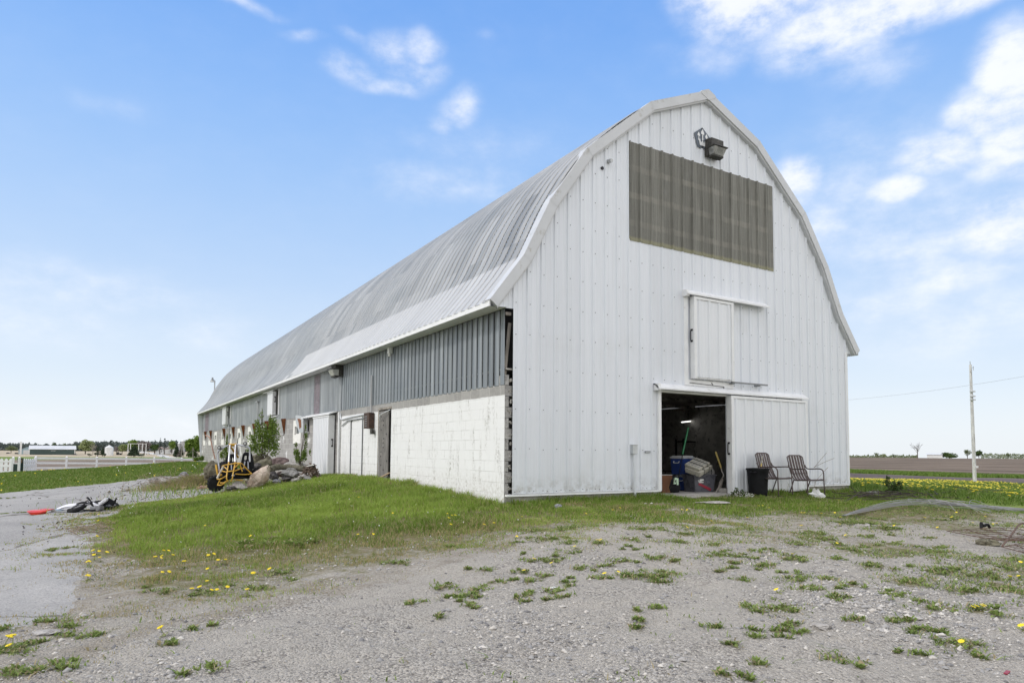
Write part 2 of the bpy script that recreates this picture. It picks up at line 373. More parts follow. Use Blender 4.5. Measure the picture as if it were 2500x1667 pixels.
def mat_asphalt():
    t = NT('asphalt_surface'); v = t.map(); n = t.noise(v, .5, 5, .6); f = t.noise(v, 60, 4, .75); c = t.sep(t.vor(v, 85, 'F1', 'Color'))
    a = t.mix(t.rng(n, .3, .7), (.36, .352, .345), (.47, .458, .447)); a = t.mix(t.math('MULTIPLY', t.rng(c[0], .55, 1.), .5), a, (.17, .17, .18)); a = t.mix(t.math('MULTIPLY', t.rng(c[1], .7, 1.), .5), a, (.58, .57, .56))
    cr = t.vor(t.comb(t.math('ADD', t.sep(v)[0], t.math('MULTIPLY', t.noise(v, .8, 5, .6), 1.6)), t.math('MULTIPLY', t.sep(v)[1], .45), 0.), .33, 'DISTANCE_TO_EDGE', 'Distance')
    a = t.mix(t.rng(cr, .004, .016, .75, 0), a, (.13, .12, .10))
    st = t.rng(t.noise(v, 1.7, 7, .7), .62, .74); a = t.mix(t.math('MULTIPLY', st, .45), a, (.22, .21, .20))
    t.bump(t.math('ADD', f, t.math('MULTIPLY', c[0], .6)), .8, .02); return t.fin(a, 1., 0, .03)
def mat_soil(name, a, b, furrow=0., ang=0., sc=9.):
    t = NT(name); v = t.map(); n = t.noise(v, sc, 6, .7); n2 = t.noise(v, .08, 5, .6); n3 = t.noise(v, 1.1, 5, .7)
    c = t.mix(t.rng(n, .3, .7), a, b); c = t.mix(t.rng(n2, .42, .62, 0, .7), c, tuple(x*1.35 for x in b)); c = t.mix(t.rng(n3, .55, .72, 0, .6), c, tuple(x*.72 for x in a))
    if furrow:
        s = t.sep(v); u = t.math('ADD', t.math('MULTIPLY', s[0], cos(ang)), t.math('MULTIPLY', s[1], sin(ang)))
        u = t.math('ADD', u, t.math('MULTIPLY', n3, .8)); w = t.math('SINE', t.math('MULTIPLY', u, 2*pi/furrow))
        c = t.mix(t.rng(w, .2, 1., 0, .5), c, tuple(x*.6 for x in a)); w2 = t.math('SINE', t.math('MULTIPLY', u, 2*pi/(furrow*11.3))); c = t.mix(t.rng(w2, .1, .9, 0, .55), c, tuple(x*1.5 for x in b))
    t.bump(n, .6, .05); return t.fin(c, .95, 0, .1)
def mat_turf(name, a, b, dry, sc=14.):
    t = NT(name); v = t.map(); n = t.noise(v, sc, 5, .7); n2 = t.noise(v, .35, 5, .65); n3 = t.noise(v, 2.6, 5, .65)
    c = t.mix(t.rng(n, .3, .7), a, b); c = t.mix(t.rng(n2, .45, .7, 0, .6), c, dry); c = t.mix(t.rng(n3, .5, .75, 0, .45), c, tuple(x*.6 for x in a))
    t.bump(n, .8, .03); return t.fin(c, .95, 0, .1)
mat_gravel(); mat_asphalt()
mat_soil('ploughed_soil', (.10, .078, .062), (.165, .13, .10), .9, .0)
mat_soil('dark_soil', (.085, .070, .068), (.135, .112, .105), .0, .0, 5.)
mat_soil('stubble_soil', (.32, .27, .20), (.42, .36, .27), 2.2, .6)
mat_soil('tilled_soil', (.145, .115, .09), (.215, .175, .14), .0, .0, 6.)
mat_turf('lawn_turf', (.105, .15, .03), (.18, .235, .055), (.26, .25, .10))
mat_turf('meadow_turf', (.10, .16, .03), (.19, .25, .06), (.24, .26, .08))
mat_turf('far_turf', (.11, .17, .04), (.18, .25, .06), (.27, .28, .11), 2.)
plain('road_surface', (.52, .51, .50), .9, 0, .06, .5)

# zones of the land, from outlines on the ground
ASPH_EDGE = [(0, 1545), (70, 1535), (140, 1510), (180, 1462), (196, 1432), (205, 1385), (214, 1340), (226, 1310), (240, 1275), (300, 1247), (440, 1227), (520, 1212), (600, 1196)]
LAWN_EDGE = [(470, 1160), (370, 1166), (300, 1175), (150, 1190), (0, 1204)]
A1 = gpoly(ASPH_EDGE); A2 = gpoly(LAWN_EDGE)
ASPH = [(-17., -8.5), (-11., -5.6)] + A1 + [(-1.6, 13.), (-1.6, 22.)] + A2 + [(-22., -6.)]
LAWN = A2 + [(-18., -1.), (-22., -6.), (-34, -12), (-75, 20), (-75, 54), (-20, 50.), (-8, 52), (2, 56), (-.05, 47.9), (-.05, 25.)]
M1 = gpoly([(2076, 1194), (2140, 1224), (2300, 1240), (2500, 1252)])
MEAD = M1 + [(26., -8.), (31.2, -14.), (31.2, 80.), (10.8, 80.), (10.8, 1.5)]
# how green / how earthy the bare ground is: outlines of the bank, then patches of weeds (px, py, half-width px, strength)
BANK1 = gpoly([(222, 1240), (440, 1220), (600, 1195), (720, 1172), (835, 1160), (955, 1174), (1233, 1228), (1285, 1236), (1262, 1262), (1180, 1282), (1000, 1300), (860, 1318), (600, 1345), (420, 1352), (300, 1345), (235, 1320), (222, 1290)])
BANK2 = gpoly([(215, 1250), (440, 1222), (600, 1195), (835, 1160), (1233, 1228), (1340, 1226), (1345, 1262), (1230, 1310), (1050, 1352), (860, 1386), (640, 1420), (420, 1440), (250, 1440), (200, 1420), (205, 1350)])
BANK3 = gpoly([(200, 1300), (835, 1160), (1233, 1228), (1400, 1240), (1250, 1335), (1050, 1395), (900, 1430), (640, 1490), (420, 1530), (230, 1600), (60, 1667), (-60, 1667), (0, 1545), (140, 1510), (195, 1440)])
FRONT = gpoly([(1235, 1228), (1620, 1202), (1700, 1212), (1790, 1206), (2042, 1202), (2110, 1196), (2190, 1215), (2500, 1232), (2500, 1262), (2300, 1262), (2150, 1262), (1980, 1262), (1800, 1240), (1560, 1248), (1400, 1258), (1240, 1262)])
FRONT2 = gpoly([(1240, 1250), (1560, 1246), (1900, 1238), (2300, 1255), (2500, 1256), (2500, 1300), (2250, 1300), (2000, 1322), (1700, 1306), (1560, 1330), (1400, 1318), (1250, 1338)])
def R4(l): return [(1250+a/3.032, 1150+b/3.032, c/3.032) for a, b, c in l]
def R5(l): return [(1850+a/3.032, 1150+b/3.032, c/3.032) for a, b, c in l]
def R8(l): return [(a/1.8816, 1150+b/1.8816, c/1.8816) for a, b, c in l]
TUFTS = R4([(180,440,60),(420,420,80),(240,500,80),(420,525,60),(640,530,50),(870,510,45),(1210,520,65),(900,580,40),(400,605,45),(1490,545,60),(1560,620,120),(1650,680,60),(1080,640,60),(780,665,50),(1200,660,50),(690,700,40),(1070,770,120),(1080,820,80),(860,770,60),(500,720,40),(240,775,60),(150,810,45),(1550,740,40),(1880,700,50),(1830,590,50),(1900,575,35),(400,825,30),(340,885,45),(390,930,45),(135,895,20),(100,920,20),(95,970,20),(1070,1005,40),(960,1100,35),(900,1155,25),(1490,1155,30),(1690,805,60),(1800,1220,30),(1860,1010,80),(1650,1280,40),(160,660,60),(300,660,60),(80,740,50),(1000,425,70),(1290,465,60),(1490,440,90),(810,350,50),(980,330,40),(1080,340,60),(1590,1510,25),(1800,1420,35)]) + \
 R5([(660,380,45),(780,385,60),(930,420,90),(410,455,70),(340,495,35),(490,500,70),(285,540,45),(590,540,40),(250,640,100),(60,695,45),(165,755,35),(735,595,35),(970,535,50),(860,550,40),(820,485,50),(870,700,110),(1390,730,90),(1270,740,50),(1110,820,150),(270,790,100),(350,870,80),(520,800,60),(680,840,70),(590,930,70),(150,1020,120),(1000,915,70),(1340,1010,110),(1640,1030,110),(1560,880,90),(1750,850,120),(1900,890,90),(1650,770,80),(1830,725,70),(1320,600,70),(1380,565,40),(1230,1170,50),(1350,1195,45),(1155,1198,30),(1500,1280,130),(600,1390,80),(140,1175,70),(300,1195,40),(1690,1390,40),(1220,1360,50),(720,1100,60),(1050,1095,50),(1900,650,50),(1280,495,30),(890,355,40),(1360,360,40),(1450,345,45)]) + \
 R8([(60,715,70),(250,685,60),(310,755,50),(275,885,40),(60,925,70),(70,825,70),(200,780,30),(770,550,45),(1190,540,50),(1840,420,35),(2040,530,35),(2020,665,24),(2060,580,25),(2180,578,40),(2145,615,25),(1910,603,30),(2195,545,50),(870,925,35),(985,897,18),(880,725,25),(780,792,16),(2075,348,20),(245,365,30),(345,350,30),(20,125,18),(92,190,18),(1330,500,25),(1020,520,35),(1300,465,50),(960,565,80),(2230,455,25),(2260,510,30)])
TUFT_W = []
for px, py, rr in TUFTS:
    p = ground(px, py); TUFT_W.append((p[0], p[1], max(.06, 1.45*rr*depth(p)/F_PX), p[2]))
_r = random.Random(77)
for tx, ty, tr, tz_ in list(TUFT_W):      # smaller offshoots round each tuft
    for _ in range(_r.choice((0, 0, 1, 1))):
        a = _r.uniform(0, 2*pi); k = tr*_r.uniform(1.1, 2.6)+.05; TUFT_W.append((tx+cos(a)*k, ty+sin(a)*k, tr*_r.uniform(.22, .5)+.01, tz_))
def jit(x, y, s, a, seed): return (fbm(x, y, s, 3, seed)-.5)*a
def green_of(x, y):
    g = np.zeros(np.shape(x)); K = 6
    for i in range(K):      # soft, broken borders: the outlines averaged over several wandering copies
        a = 2*pi*i/K; o = .42 if i % 2 else .85; jx = x+cos(a)*o+jit(x, y, 1.1, 1.5, 21+i)+jit(x, y, 4, .5, 5+i); jy = y+sin(a)*o*1.3+jit(x, y, 1.1, 1.5, 51+i)+jit(x, y, 4, .5, 8+i)
        q = np.zeros(np.shape(x)); q = np.maximum(q, .34*inpoly(jx, jy, BANK3)); q = np.maximum(q, .66*inpoly(jx, jy, BANK2)); q = np.maximum(q, 1.*inpoly(jx, jy, BANK1)); q = np.maximum(q, .85*inpoly(jx, jy, FRONT)); q = np.maximum(q, .46*inpoly(jx, jy, FRONT2)); g = g+q/K
    return g
def weed_of(x, y, k=1.):
    w = np.zeros(np.shape(x))
    for tx, ty, tr, _ in TUFT_W:
        w = np.maximum(w, np.exp(-(((x-tx)/tr)**2+((y-ty)/(tr*.8))**2)*1.3/k**2))
    return w

def build_land():
    ca = atan2(FW[0], FW[1])
    th = np.concatenate([np.radians(np.arange(-180, -48, 3.)), np.radians(np.arange(-48, 48, .16)), np.radians(np.arange(48, 180.1, 3.))])+ca
    r = np.concatenate([[.02, .5, 1., 1.6], 2.2*1.0095**np.arange(0, 700)]); r = r[r < 1500]
    T, Rr = np.meshgrid(th, r); X = CAM[0]+Rr*np.sin(T); Y = CAM[1]+Rr*np.cos(T); Z = hgt(X, Y)
    nr, nt_ = X.shape; idx = np.arange(nr*nt_).reshape(nr, nt_)
    Q = np.stack([idx[:-1, :-1], idx[:-1, 1:], idx[1:, 1:], idx[1:, :-1]], -1).reshape(-1, 4)
    x, y, z = X.ravel(), Y.ravel(), Z.ravel()
    cx, cy = x[Q].mean(1), y[Q].mean(1)
    azi = np.degrees(np.arctan2(cx-CAM[0], cy-CAM[1])); rr = np.hypot(cx-CAM[0], cy-CAM[1])
    jx = cx+jit(cx, cy, 2.2, .34, 41)+jit(cx, cy, 9, .14, 4); jy = cy+jit(cx, cy, 2.2, .34, 51)+jit(cx, cy, 9, .14, 6)
    zone = np.zeros(len(Q), int)
    zone[inpoly(jx, jy, MEAD)] = 3; zone[inpoly(jx, jy, LAWN)] = 2; zone[inpoly(jx, jy, ASPH)] = 1
    rs = (azi > 24) & (azi < 150)
    zone[rs & (jx > 31.2)] = 5; zone[rs & (jx > 40.2)] = 4; zone[rs & (jx > 45.5)] = 6
    ls = (azi <= 24) & (azi > -100) & (rr > 60) | ((cy > 56) & (cx < 30))
    ls &= ~rs | (cx < 30)
    zone[ls] = 7; zone[ls & (rr+jit(cx, cy, .05, 18, 3) > 185)] = 8; zone[ls & (rr > 335)] = 9
    zone[(zone == 0) & (rr > 60)] = 8
    road = gpoly([(330, 1101.5), (352, 1102), (376, 1105), (402, 1110), (446, 1117.5), (408, 1117.5), (384, 1111), (360, 1106), (330, 1104)])
    zone[inpoly(cx, cy, road)] = 10
    sp = {0: ('ground', 'gravel_ground'), 1: ('asphalt_lot', 'asphalt_surface'), 2: ('lawn', 'lawn_turf'), 3: ('meadow', 'meadow_turf'), 4: ('grass_strip', 'far_turf'), 5: ('bare_soil_strip', 'dark_soil'),
          6: ('ploughed_field', 'ploughed_soil'), 7: ('tilled_field', 'tilled_soil'), 8: ('far_lawn', 'far_turf'), 9: ('stubble_field', 'stubble_soil'), 10: ('road', 'road_surface')}
    # bare earth under the barn is cut away where its own floor lies
    for k, (nm, mt) in sp.items():
        q = Q[zone == k]
        if not len(q): continue
        u, inv = np.unique(q, return_inverse=True); v = np.stack([x[u], y[u], z[u]], 1); at = None
        if k == 0:
            inside = inpoly(v[:, 0], v[:, 1], [(.15, .12), (10.5, .12), (10.5, 47.5), (.15, 47.5)])
            v[inside, 2] = np.minimum(v[inside, 2], -.45)
            g = green_of(v[:, 0], v[:, 1]); w = weed_of(v[:, 0], v[:, 1]); nearr = np.hypot(v[:, 0]-CAM[0], v[:, 1]-CAM[1])
            bank = np.maximum(inpoly(v[:, 0], v[:, 1], BANK3)*.8, 0)
            yard = np.clip((fbm(v[:, 0], v[:, 1], .9, 4, 61)-.50)*3.2, 0, .6)*sst(v[:, 0]-v[:, 1]*.25, -1, 4)*sst(nearr, 3, 6); g = np.maximum(g, yard)
            at = {'track': track_of(v[:, 0], v[:, 1])*(1-g), 'green': np.clip(np.maximum(g, w*.8)+np.where(nearr > 40, .5, 0), 0, 1), 'dirt': np.clip(bank+.5*sst(-v[:, 0], 1, 5)*sst(v[:, 1], 8, 12), 0, 1)}
        o = link(nm, np_mesh(nm, v, quads=inv.reshape(-1, 4), attrs=at, smooth=True), MATS[mt]); tag(o, kind='structure')
build_land()

# ------------------------------------------------------------------ the barn
def ribbed_mat(name, col, rough, metal, streak=.12, dirt=(.35, .34, .32), dirt_amt=.15, panel=.95, spec=.4, axis=0):
    """Painted or galvanised sheet metal: slight differences from sheet to sheet, vertical run-off streaks."""
    t = NT(name); v = t.map(); s = t.sep(v); u = s[axis]
    sheet = t.white(t.math('FLOOR', t.math('DIVIDE', t.math('ADD', u, .17), panel)))
    st = t.noise(t.map((9, 9, .35)), 1., 6, .7); bl = t.noise(v, .9, 5, .6)
    c = t.mix(sheet, tuple(x*(1-streak*.55) for x in col), tuple(min(.9, x*(1+streak*.4)) for x in col))
    c = t.mix(t.rng(st, .35, .72, 0, streak*3.2), c, tuple(x*.72 for x in col)); c = t.mix(t.rng(bl, .5, .8, 0, dirt_amt), c, dirt)
    spl = t.math('MULTIPLY', t.rng(s[2], .42, -.02), t.rng(t.noise(v, 6., 6, .7), .40, .66)); c = t.mix(t.math('MULTIPLY', spl, .55), c, (.33, .31, .27)) if name == 'white_sheet' else c
    oil = t.noise(t.map((1.1, 1, .5)), 1.3, 3, .5); t.bump(oil, .5, .03)
    t.fin(c, t.rng(st, .2, .8, rough-.08, rough+.1), metal, spec); return t
ribbed_mat('white_sheet', (.755, .78, .825), .42, 0., .07, (.50, .50, .47), .20)
ribbed_mat('white_door_sheet', (.775, .792, .82), .42, 0., .04, (.5, .5, .47), .12)
plain('white_trim', (.79, .795, .80), .45, 0, .05, 3, dirt=(.45, .43, .40), dirt_amt=.1)
plain('dark_iron', (.035, .035, .04), .5, .6, .2, 20)
plain('screw_head', (.10, .10, .11), .5, .5, .1, 20)
plain('concrete', (.42, .40, .37), .9, 0, .15, 5, .004, dirt=(.22, .20, .16), dirt_amt=.4)
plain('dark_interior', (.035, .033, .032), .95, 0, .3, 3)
plain('old_wood', (.30, .27, .235), .85, 0, .3, 9, .003, dirt=(.10, .09, .08), dirt_amt=.4, stretch=(1, 1, .15))
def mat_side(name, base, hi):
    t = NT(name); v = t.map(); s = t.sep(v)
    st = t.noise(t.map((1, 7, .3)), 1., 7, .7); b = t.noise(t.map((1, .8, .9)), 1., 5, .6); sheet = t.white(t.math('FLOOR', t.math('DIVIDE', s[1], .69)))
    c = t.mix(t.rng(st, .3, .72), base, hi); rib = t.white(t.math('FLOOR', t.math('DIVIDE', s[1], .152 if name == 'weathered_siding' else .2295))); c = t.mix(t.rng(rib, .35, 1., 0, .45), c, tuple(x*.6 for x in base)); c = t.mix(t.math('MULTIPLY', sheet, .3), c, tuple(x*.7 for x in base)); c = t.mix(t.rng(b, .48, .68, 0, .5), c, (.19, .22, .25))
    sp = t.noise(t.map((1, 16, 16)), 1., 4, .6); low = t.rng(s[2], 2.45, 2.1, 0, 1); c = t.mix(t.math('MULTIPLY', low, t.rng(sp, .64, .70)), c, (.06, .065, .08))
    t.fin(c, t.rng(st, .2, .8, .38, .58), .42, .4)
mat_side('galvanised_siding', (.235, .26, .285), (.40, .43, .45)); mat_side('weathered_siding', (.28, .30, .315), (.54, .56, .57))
def mat_roof():
    t = NT('roof_sheet'); v = t.map(); s = t.sep(v)
    sheet = t.white(t.comb(t.math('FLOOR', t.math('DIVIDE', s[1], .66)), t.math('FLOOR', t.math('MULTIPLY', s[2], .8)), 0.), '3D')
    st = t.noise(t.map((.25, 9, .25)), 1., 7, .72); bl = t.noise(t.map((.5, .25, .5)), 1., 6, .65); sp = t.noise(t.map((3, 11, 3)), 1., 6, .75)
    c = t.mix(sheet, (.335, .332, .322), (.465, .46, .445)); c = t.mix(t.rng(st, .46, .72, 0, .55), c, (.22, .225, .222)); c = t.mix(t.rng(bl, .46, .66, 0, .5), c, (.24, .255, .26))
    c = t.mix(t.rng(sp, .66, .74, 0, .8), c, (.10, .105, .105))
    rib = t.white(t.comb(t.math('FLOOR', t.math('DIVIDE', t.math('ADD', s[1], .08), .305)), t.math('FLOOR', t.math('MULTIPLY', s[2], .8)), 0.), '3D'); c = t.mix(t.math('MULTIPLY', t.rng(rib, .45, 1., 0, .55), t.rng(st, .30, .62, .25, 1.)), c, (.17, .178, .18))
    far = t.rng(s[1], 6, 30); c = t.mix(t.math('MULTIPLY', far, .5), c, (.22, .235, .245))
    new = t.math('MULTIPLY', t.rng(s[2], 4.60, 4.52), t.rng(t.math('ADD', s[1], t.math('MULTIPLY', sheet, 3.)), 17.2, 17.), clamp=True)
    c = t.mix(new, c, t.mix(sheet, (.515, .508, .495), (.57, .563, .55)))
    t.fin(c, .5, .25, .4)
mat_roof()
def mat_block():
    t = NT('block_masonry'); v = t.map(); s = t.sep(v); uv = t.comb(s[1], t.math('ADD', s[2], .2), 0.)
    b = t.N.new('ShaderNodeTexBrick'); t.L.new(uv, b.inputs['Vector']); b.offset = .5
    for k, x in (('Scale', 1.), ('Mortar Size', .006), ('Mortar Smooth', .2), ('Brick Width', .406), ('Row Height', .2032), ('Bias', 0.)): b.inputs[k].default_value = x
    b.inputs['Color1'].default_value = (0, 0, 0, 1); b.inputs['Color2'].default_value = (1, 1, 1, 1); b.inputs['Mortar'].default_value = (.5, .5, .5, 1)
    mort = b.outputs['Fac']; rnd = t.sep(b.outputs['Color'])[0]
    n = t.noise(v, 14, 6, .7); n2 = t.noise(v, 1.4, 6, .65); n3 = t.noise(t.map((1, 5, 1)), 1., 7, .72); f = t.noise(v, 70, 4, .7)
    gray = t.mix(rnd, (.26, .254, .248), (.36, .352, .342)); gray = t.mix(t.rng(n, .3, .75, 0, .55), gray, (.45, .435, .41))
    gray = t.mix(t.math('MULTIPLY', mort, .8), gray, (.60, .585, .56))
    wh = t.mix(n2, (.755, .757, .755), (.815, .82, .825)); wh = t.mix(t.math('MULTIPLY', mort, t.rng(n2, .42, .62, 0., .42)), wh, (.34, .33, .31))
    stain = t.math('MULTIPLY', t.rng(n3, .50, .68), t.rng(n, .40, .64)); wh = t.mix(t.math('MULTIPLY', stain, .95), wh, (.36, .35, .325))
    low = t.math('MULTIPLY', t.rng(s[2], .55, -.1), t.rng(n, .35, .68)); wh = t.mix(t.math('MULTIPLY', low, .5), wh, (.42, .39, .34))
    chip = t.rng(t.noise(t.map(loc=(9, 3, 2)), 5, 8, .75), .66, .70); wh = t.mix(chip, wh, (.33, .31, .29))
    hi = t.rng(t.math('ADD', s[2], t.math('MULTIPLY', t.noise(v, 3., 5, .6), .045)), 1.875, 1.890)
    edge = t.rng(s[1], 10.34, 10.33); m = t.math('MULTIPLY', edge, t.math('SUBTRACT', 1., hi))
    # patches of old whitewash on the bare blocks under the windows
    ws = t.math('MULTIPLY', t.rng(t.noise(t.map((1, 1.2, 1.6), loc=(2, 5, 8)), 1.2, 5, .6), .58, .64), t.rng(s[2], 1.5, 1.3)); m = t.math('MAXIMUM', m, t.math('MULTIPLY', ws, .75))
    c = t.mix(m, gray, wh)
    t.bump(t.math('SUBTRACT', t.math('MULTIPLY', f, .35), mort), .55, .006); return t.fin(c, .88, 0, .2)
mat_block()
def mat_fibre():
    t = NT('fibreglass_panel'); v = t.map(); s = t.sep(v)
    st = t.noise(t.map((26, 1, .6)), 1., 5, .75); f = t.noise(v, 55, 4, .8); bl = t.noise(t.map((2.5, 1, 1)), 1.2, 5, .65)
    c = t.mix(t.rng(st, .3, .72), (.13, .127, .110), (.285, .28, .25)); c = t.mix(t.rng(f, .5, .72, 0, .6), c, (.30, .295, .26)); c = t.mix(t.math('MULTIPLY', t.white(t.math('FLOOR', t.math('DIVIDE', t.math('ADD', s[0], .16), .3175))), .42), c, (.10, .098, .084))
    zz = t.math('ADD', s[2], t.math('MULTIPLY', t.noise(v, 3., 4, .6), .05))
    for zc in (6.93, 6.32, 5.72):       # the wall girts show through as paler bands
        d = t.math('ABSOLUTE', t.math('SUBTRACT', zz, zc+.02)); c = t.mix(t.math('MULTIPLY', t.rng(d, .085, .045), t.rng(bl, .32, .70, .0, .38)), c, (.36, .345, .29))
    c = t.mix(t.rng(zz, 5.46, 5.40, 0, .7), c, (.30, .29, .18)); c = t.mix(t.rng(bl, .55, .75, 0, .4), c, (.26, .26, .245))
    t.fin(c, .6, 0, .3)
mat_fibre()
t_ = NT('window_glass'); t_.fin(t_.mix(t_.noise(t_.map(), 2.5, 4, .6), (.03, .04, .045), (.16, .18, .19)), .12, 0, .6)
plain('white_paint', (.80, .79, .75), .7, 0, .05, 4, dirt=(.50, .47, .40), dirt_amt=.2)
plain('rusty_iron', (.23, .085, .035), .8, .1, .4, 9, .003, dirt=(.08, .035, .02), dirt_amt=.35)
plain('galvanised', (.52, .54, .55), .42, .4, .12, 7)
plain('stained_purple', (.21, .165, .19), .6, .2, .5, 5, dirt=(.40, .40, .41), dirt_amt=.5, stretch=(1, 6, .6))
plain('plywood', (.19, .18, .17), .85, 0, .3, 6, .002, dirt=(.05, .05, .05), dirt_amt=.25, stretch=(1, 2, .4))
plain('grey_pipe', (.45, .46, .47), .4, .5, .1, 9)
plain('pvc', (.66, .68, .71), .35, 0, .04, 5)
plain('box_grey', (.22, .23, .24), .45, .3, .12, 12)

RP = [(-.40, 3.58), (.33, 4.53), (.93, 5.72), (1.83, 6.98), (3.57, 8.44), (5.345, 9.205)]
RPF = RP+[(10.69-x, z) for x, z in RP[-2::-1]]
BL, GW = 47.68, 10.69
def roofz(x): return float(np.interp(x, [p[0] for p in RPF], [p[1] for p in RPF]))
barn = empty('arched_barn', (5.3, 24, 0), label='long white metal barn with high arched gable and grey corrugated roof', cat='barn')
BINV = Matrix.Translation((-5.3, -24, 0))
def bp(o):
    """Hang a mesh made in the place's own axes on the barn."""
    o.parent = barn; o.matrix_parent_inverse = BINV; return o
def B(mb, name, mat, bevel=0., smooth=False, label=None):
    o = bp(mb.build(name, MATS[mat] if isinstance(mat, str) else [MATS[m] for m in mat], None, smooth, bevel))
    if label: o['label'] = label
    return o
def sub(mb, name, mat, par, smooth=False):
    o = mb.build(name, MATS[mat], None, smooth); o.parent = par; return o
PITCH_R, RIB0 = .3175, .159
def rib_profile(x0, x1, pitch=PITCH_R, off=RIB0, h=.028, minor=True):
    pts = {round(x0, 4): 0., round(x1, 4): 0.}; k = int((x0-off)/pitch)-1
    while off+k*pitch < x1+pitch:
        c = off+k*pitch
        for dx, d in ((-.036, 0), (-.017, h), (.017, h), (.036, 0)): pts[round(c+dx, 4)] = d
        if minor:
            for m in (.106, .212):
                for dx, d in ((-.022, 0), (-.008, .005), (.008, .005), (.022, 0)): pts[round(c+m+dx, 4)] = d
        k += 1
    xs = sorted(p for p in pts if x0-1e-6 <= p <= x1+1e-6); return [(p, pts[p]) for p in xs]
def ribbed(x0, x1, zlo, zhi, y=0., holes=(), breaks=(), mb=None, h=.028, off=RIB0):
    """Vertical ribbed sheet in the gable plane; zlo/zhi functions of x; holes (xa, xb, za, zb)."""
    mb = mb or MB(); pr = rib_profile(x0, x1, off=off, h=h); have = {p[0] for p in pr}
    for b in list(breaks)+[hh for H in holes for hh in H[:2]]:
        b = round(b, 4)
        if x0 < b < x1 and b not in have: pr.append((b, float(np.interp(b, [p[0] for p in pr], [p[1] for p in pr])))); pr.sort(); have.add(b)
    for (xa, da), (xb, db) in zip(pr, pr[1:]):
        xm = (xa+xb)/2; lo = zlo(xm); segs = [(lo, None)]
        cuts = sorted((H[2], H[3]) for H in holes if H[0] <= xm <= H[1]); start = lo; spans = []
        for za, zb in cuts:
            if za > start: spans.append((start, za))
            start = max(start, zb)
        spans.append((start, None))
        for a, b in spans:
            ta, tb = (zhi(xa), zhi(xb)) if b is None else (b, b)
            if max(ta, tb) <= a: continue
            mb.quad((xa, y-da, a), (xb, y-db, a), (xb, y-db, max(tb, a)), (xa, y-da, max(ta, a)))
    return mb
gx0, gx1 = .141, 10.69
PANEL = (3.009, 7.737, 5.347, 7.481); DOOR = (3.885, 5.95, -1., 2.15)
top = lambda x: roofz(x)-.03
B(ribbed(-.26, 10.95, lambda x: (0. if gx0 < x < gx1-.02 else 3.50), top, 0., [PANEL, DOOR], [gx0, gx1-.02]), 'gable_siding', 'white_sheet')
B(ribbed(PANEL[0], PANEL[1], lambda x: PANEL[2]-.03, lambda x: PANEL[3]+.012, -.006, h=.04), 'translucent_panel', 'fibreglass_panel', label='weathered grey translucent panel high in the gable')
# closing strip behind the bottom of the sheets, concrete footing, base flashing
B(MB().box((.02, .03, -.7), (3.87, .28, -.03)).box((5.99, .03, -.7), (10.66, .28, -.03)), 'foundation', 'concrete')
for xa, xb in ((.02, 3.886), (8.75, 10.68)): B(MB().box((xa, -.036, -.045), (xb, .028, -.006)), 'base_flashing', 'white_trim')
rng_ = random.Random(3); sm = MB()
for z in (.045, .84, 1.60, 2.38, 3.03, 3.64, 4.26, 4.87, 5.36, 5.95, 6.56, 7.18, 7.50, 8.05):
    k = 0
    while RIB0+k*PITCH_R < 10.6:
        for dx in ((.055,) if z > .1 else (.055, .16)):
            x = RIB0+k*PITCH_R+dx; zz = z+rng_.uniform(-.012, .012)
            if zz < top(x)-.25 and not (DOOR[0]-.02 < x < 8.75 and zz < 2.2) and not (4.6 < x < 6.2 and 2.3 < zz < 4.45):
                sm.box((x-.006, -.012, zz-.006), (x+.006, -.001, zz+.006))
        k += 1
o = B(sm, 'screws', 'screw_head'); o['kind'] = 'stuff'
# right-hand corner trim, wall behind
B(MB().box((10.60, -.026, .0), (10.70, .10, 3.52)), 'corner_trim', 'white_trim')
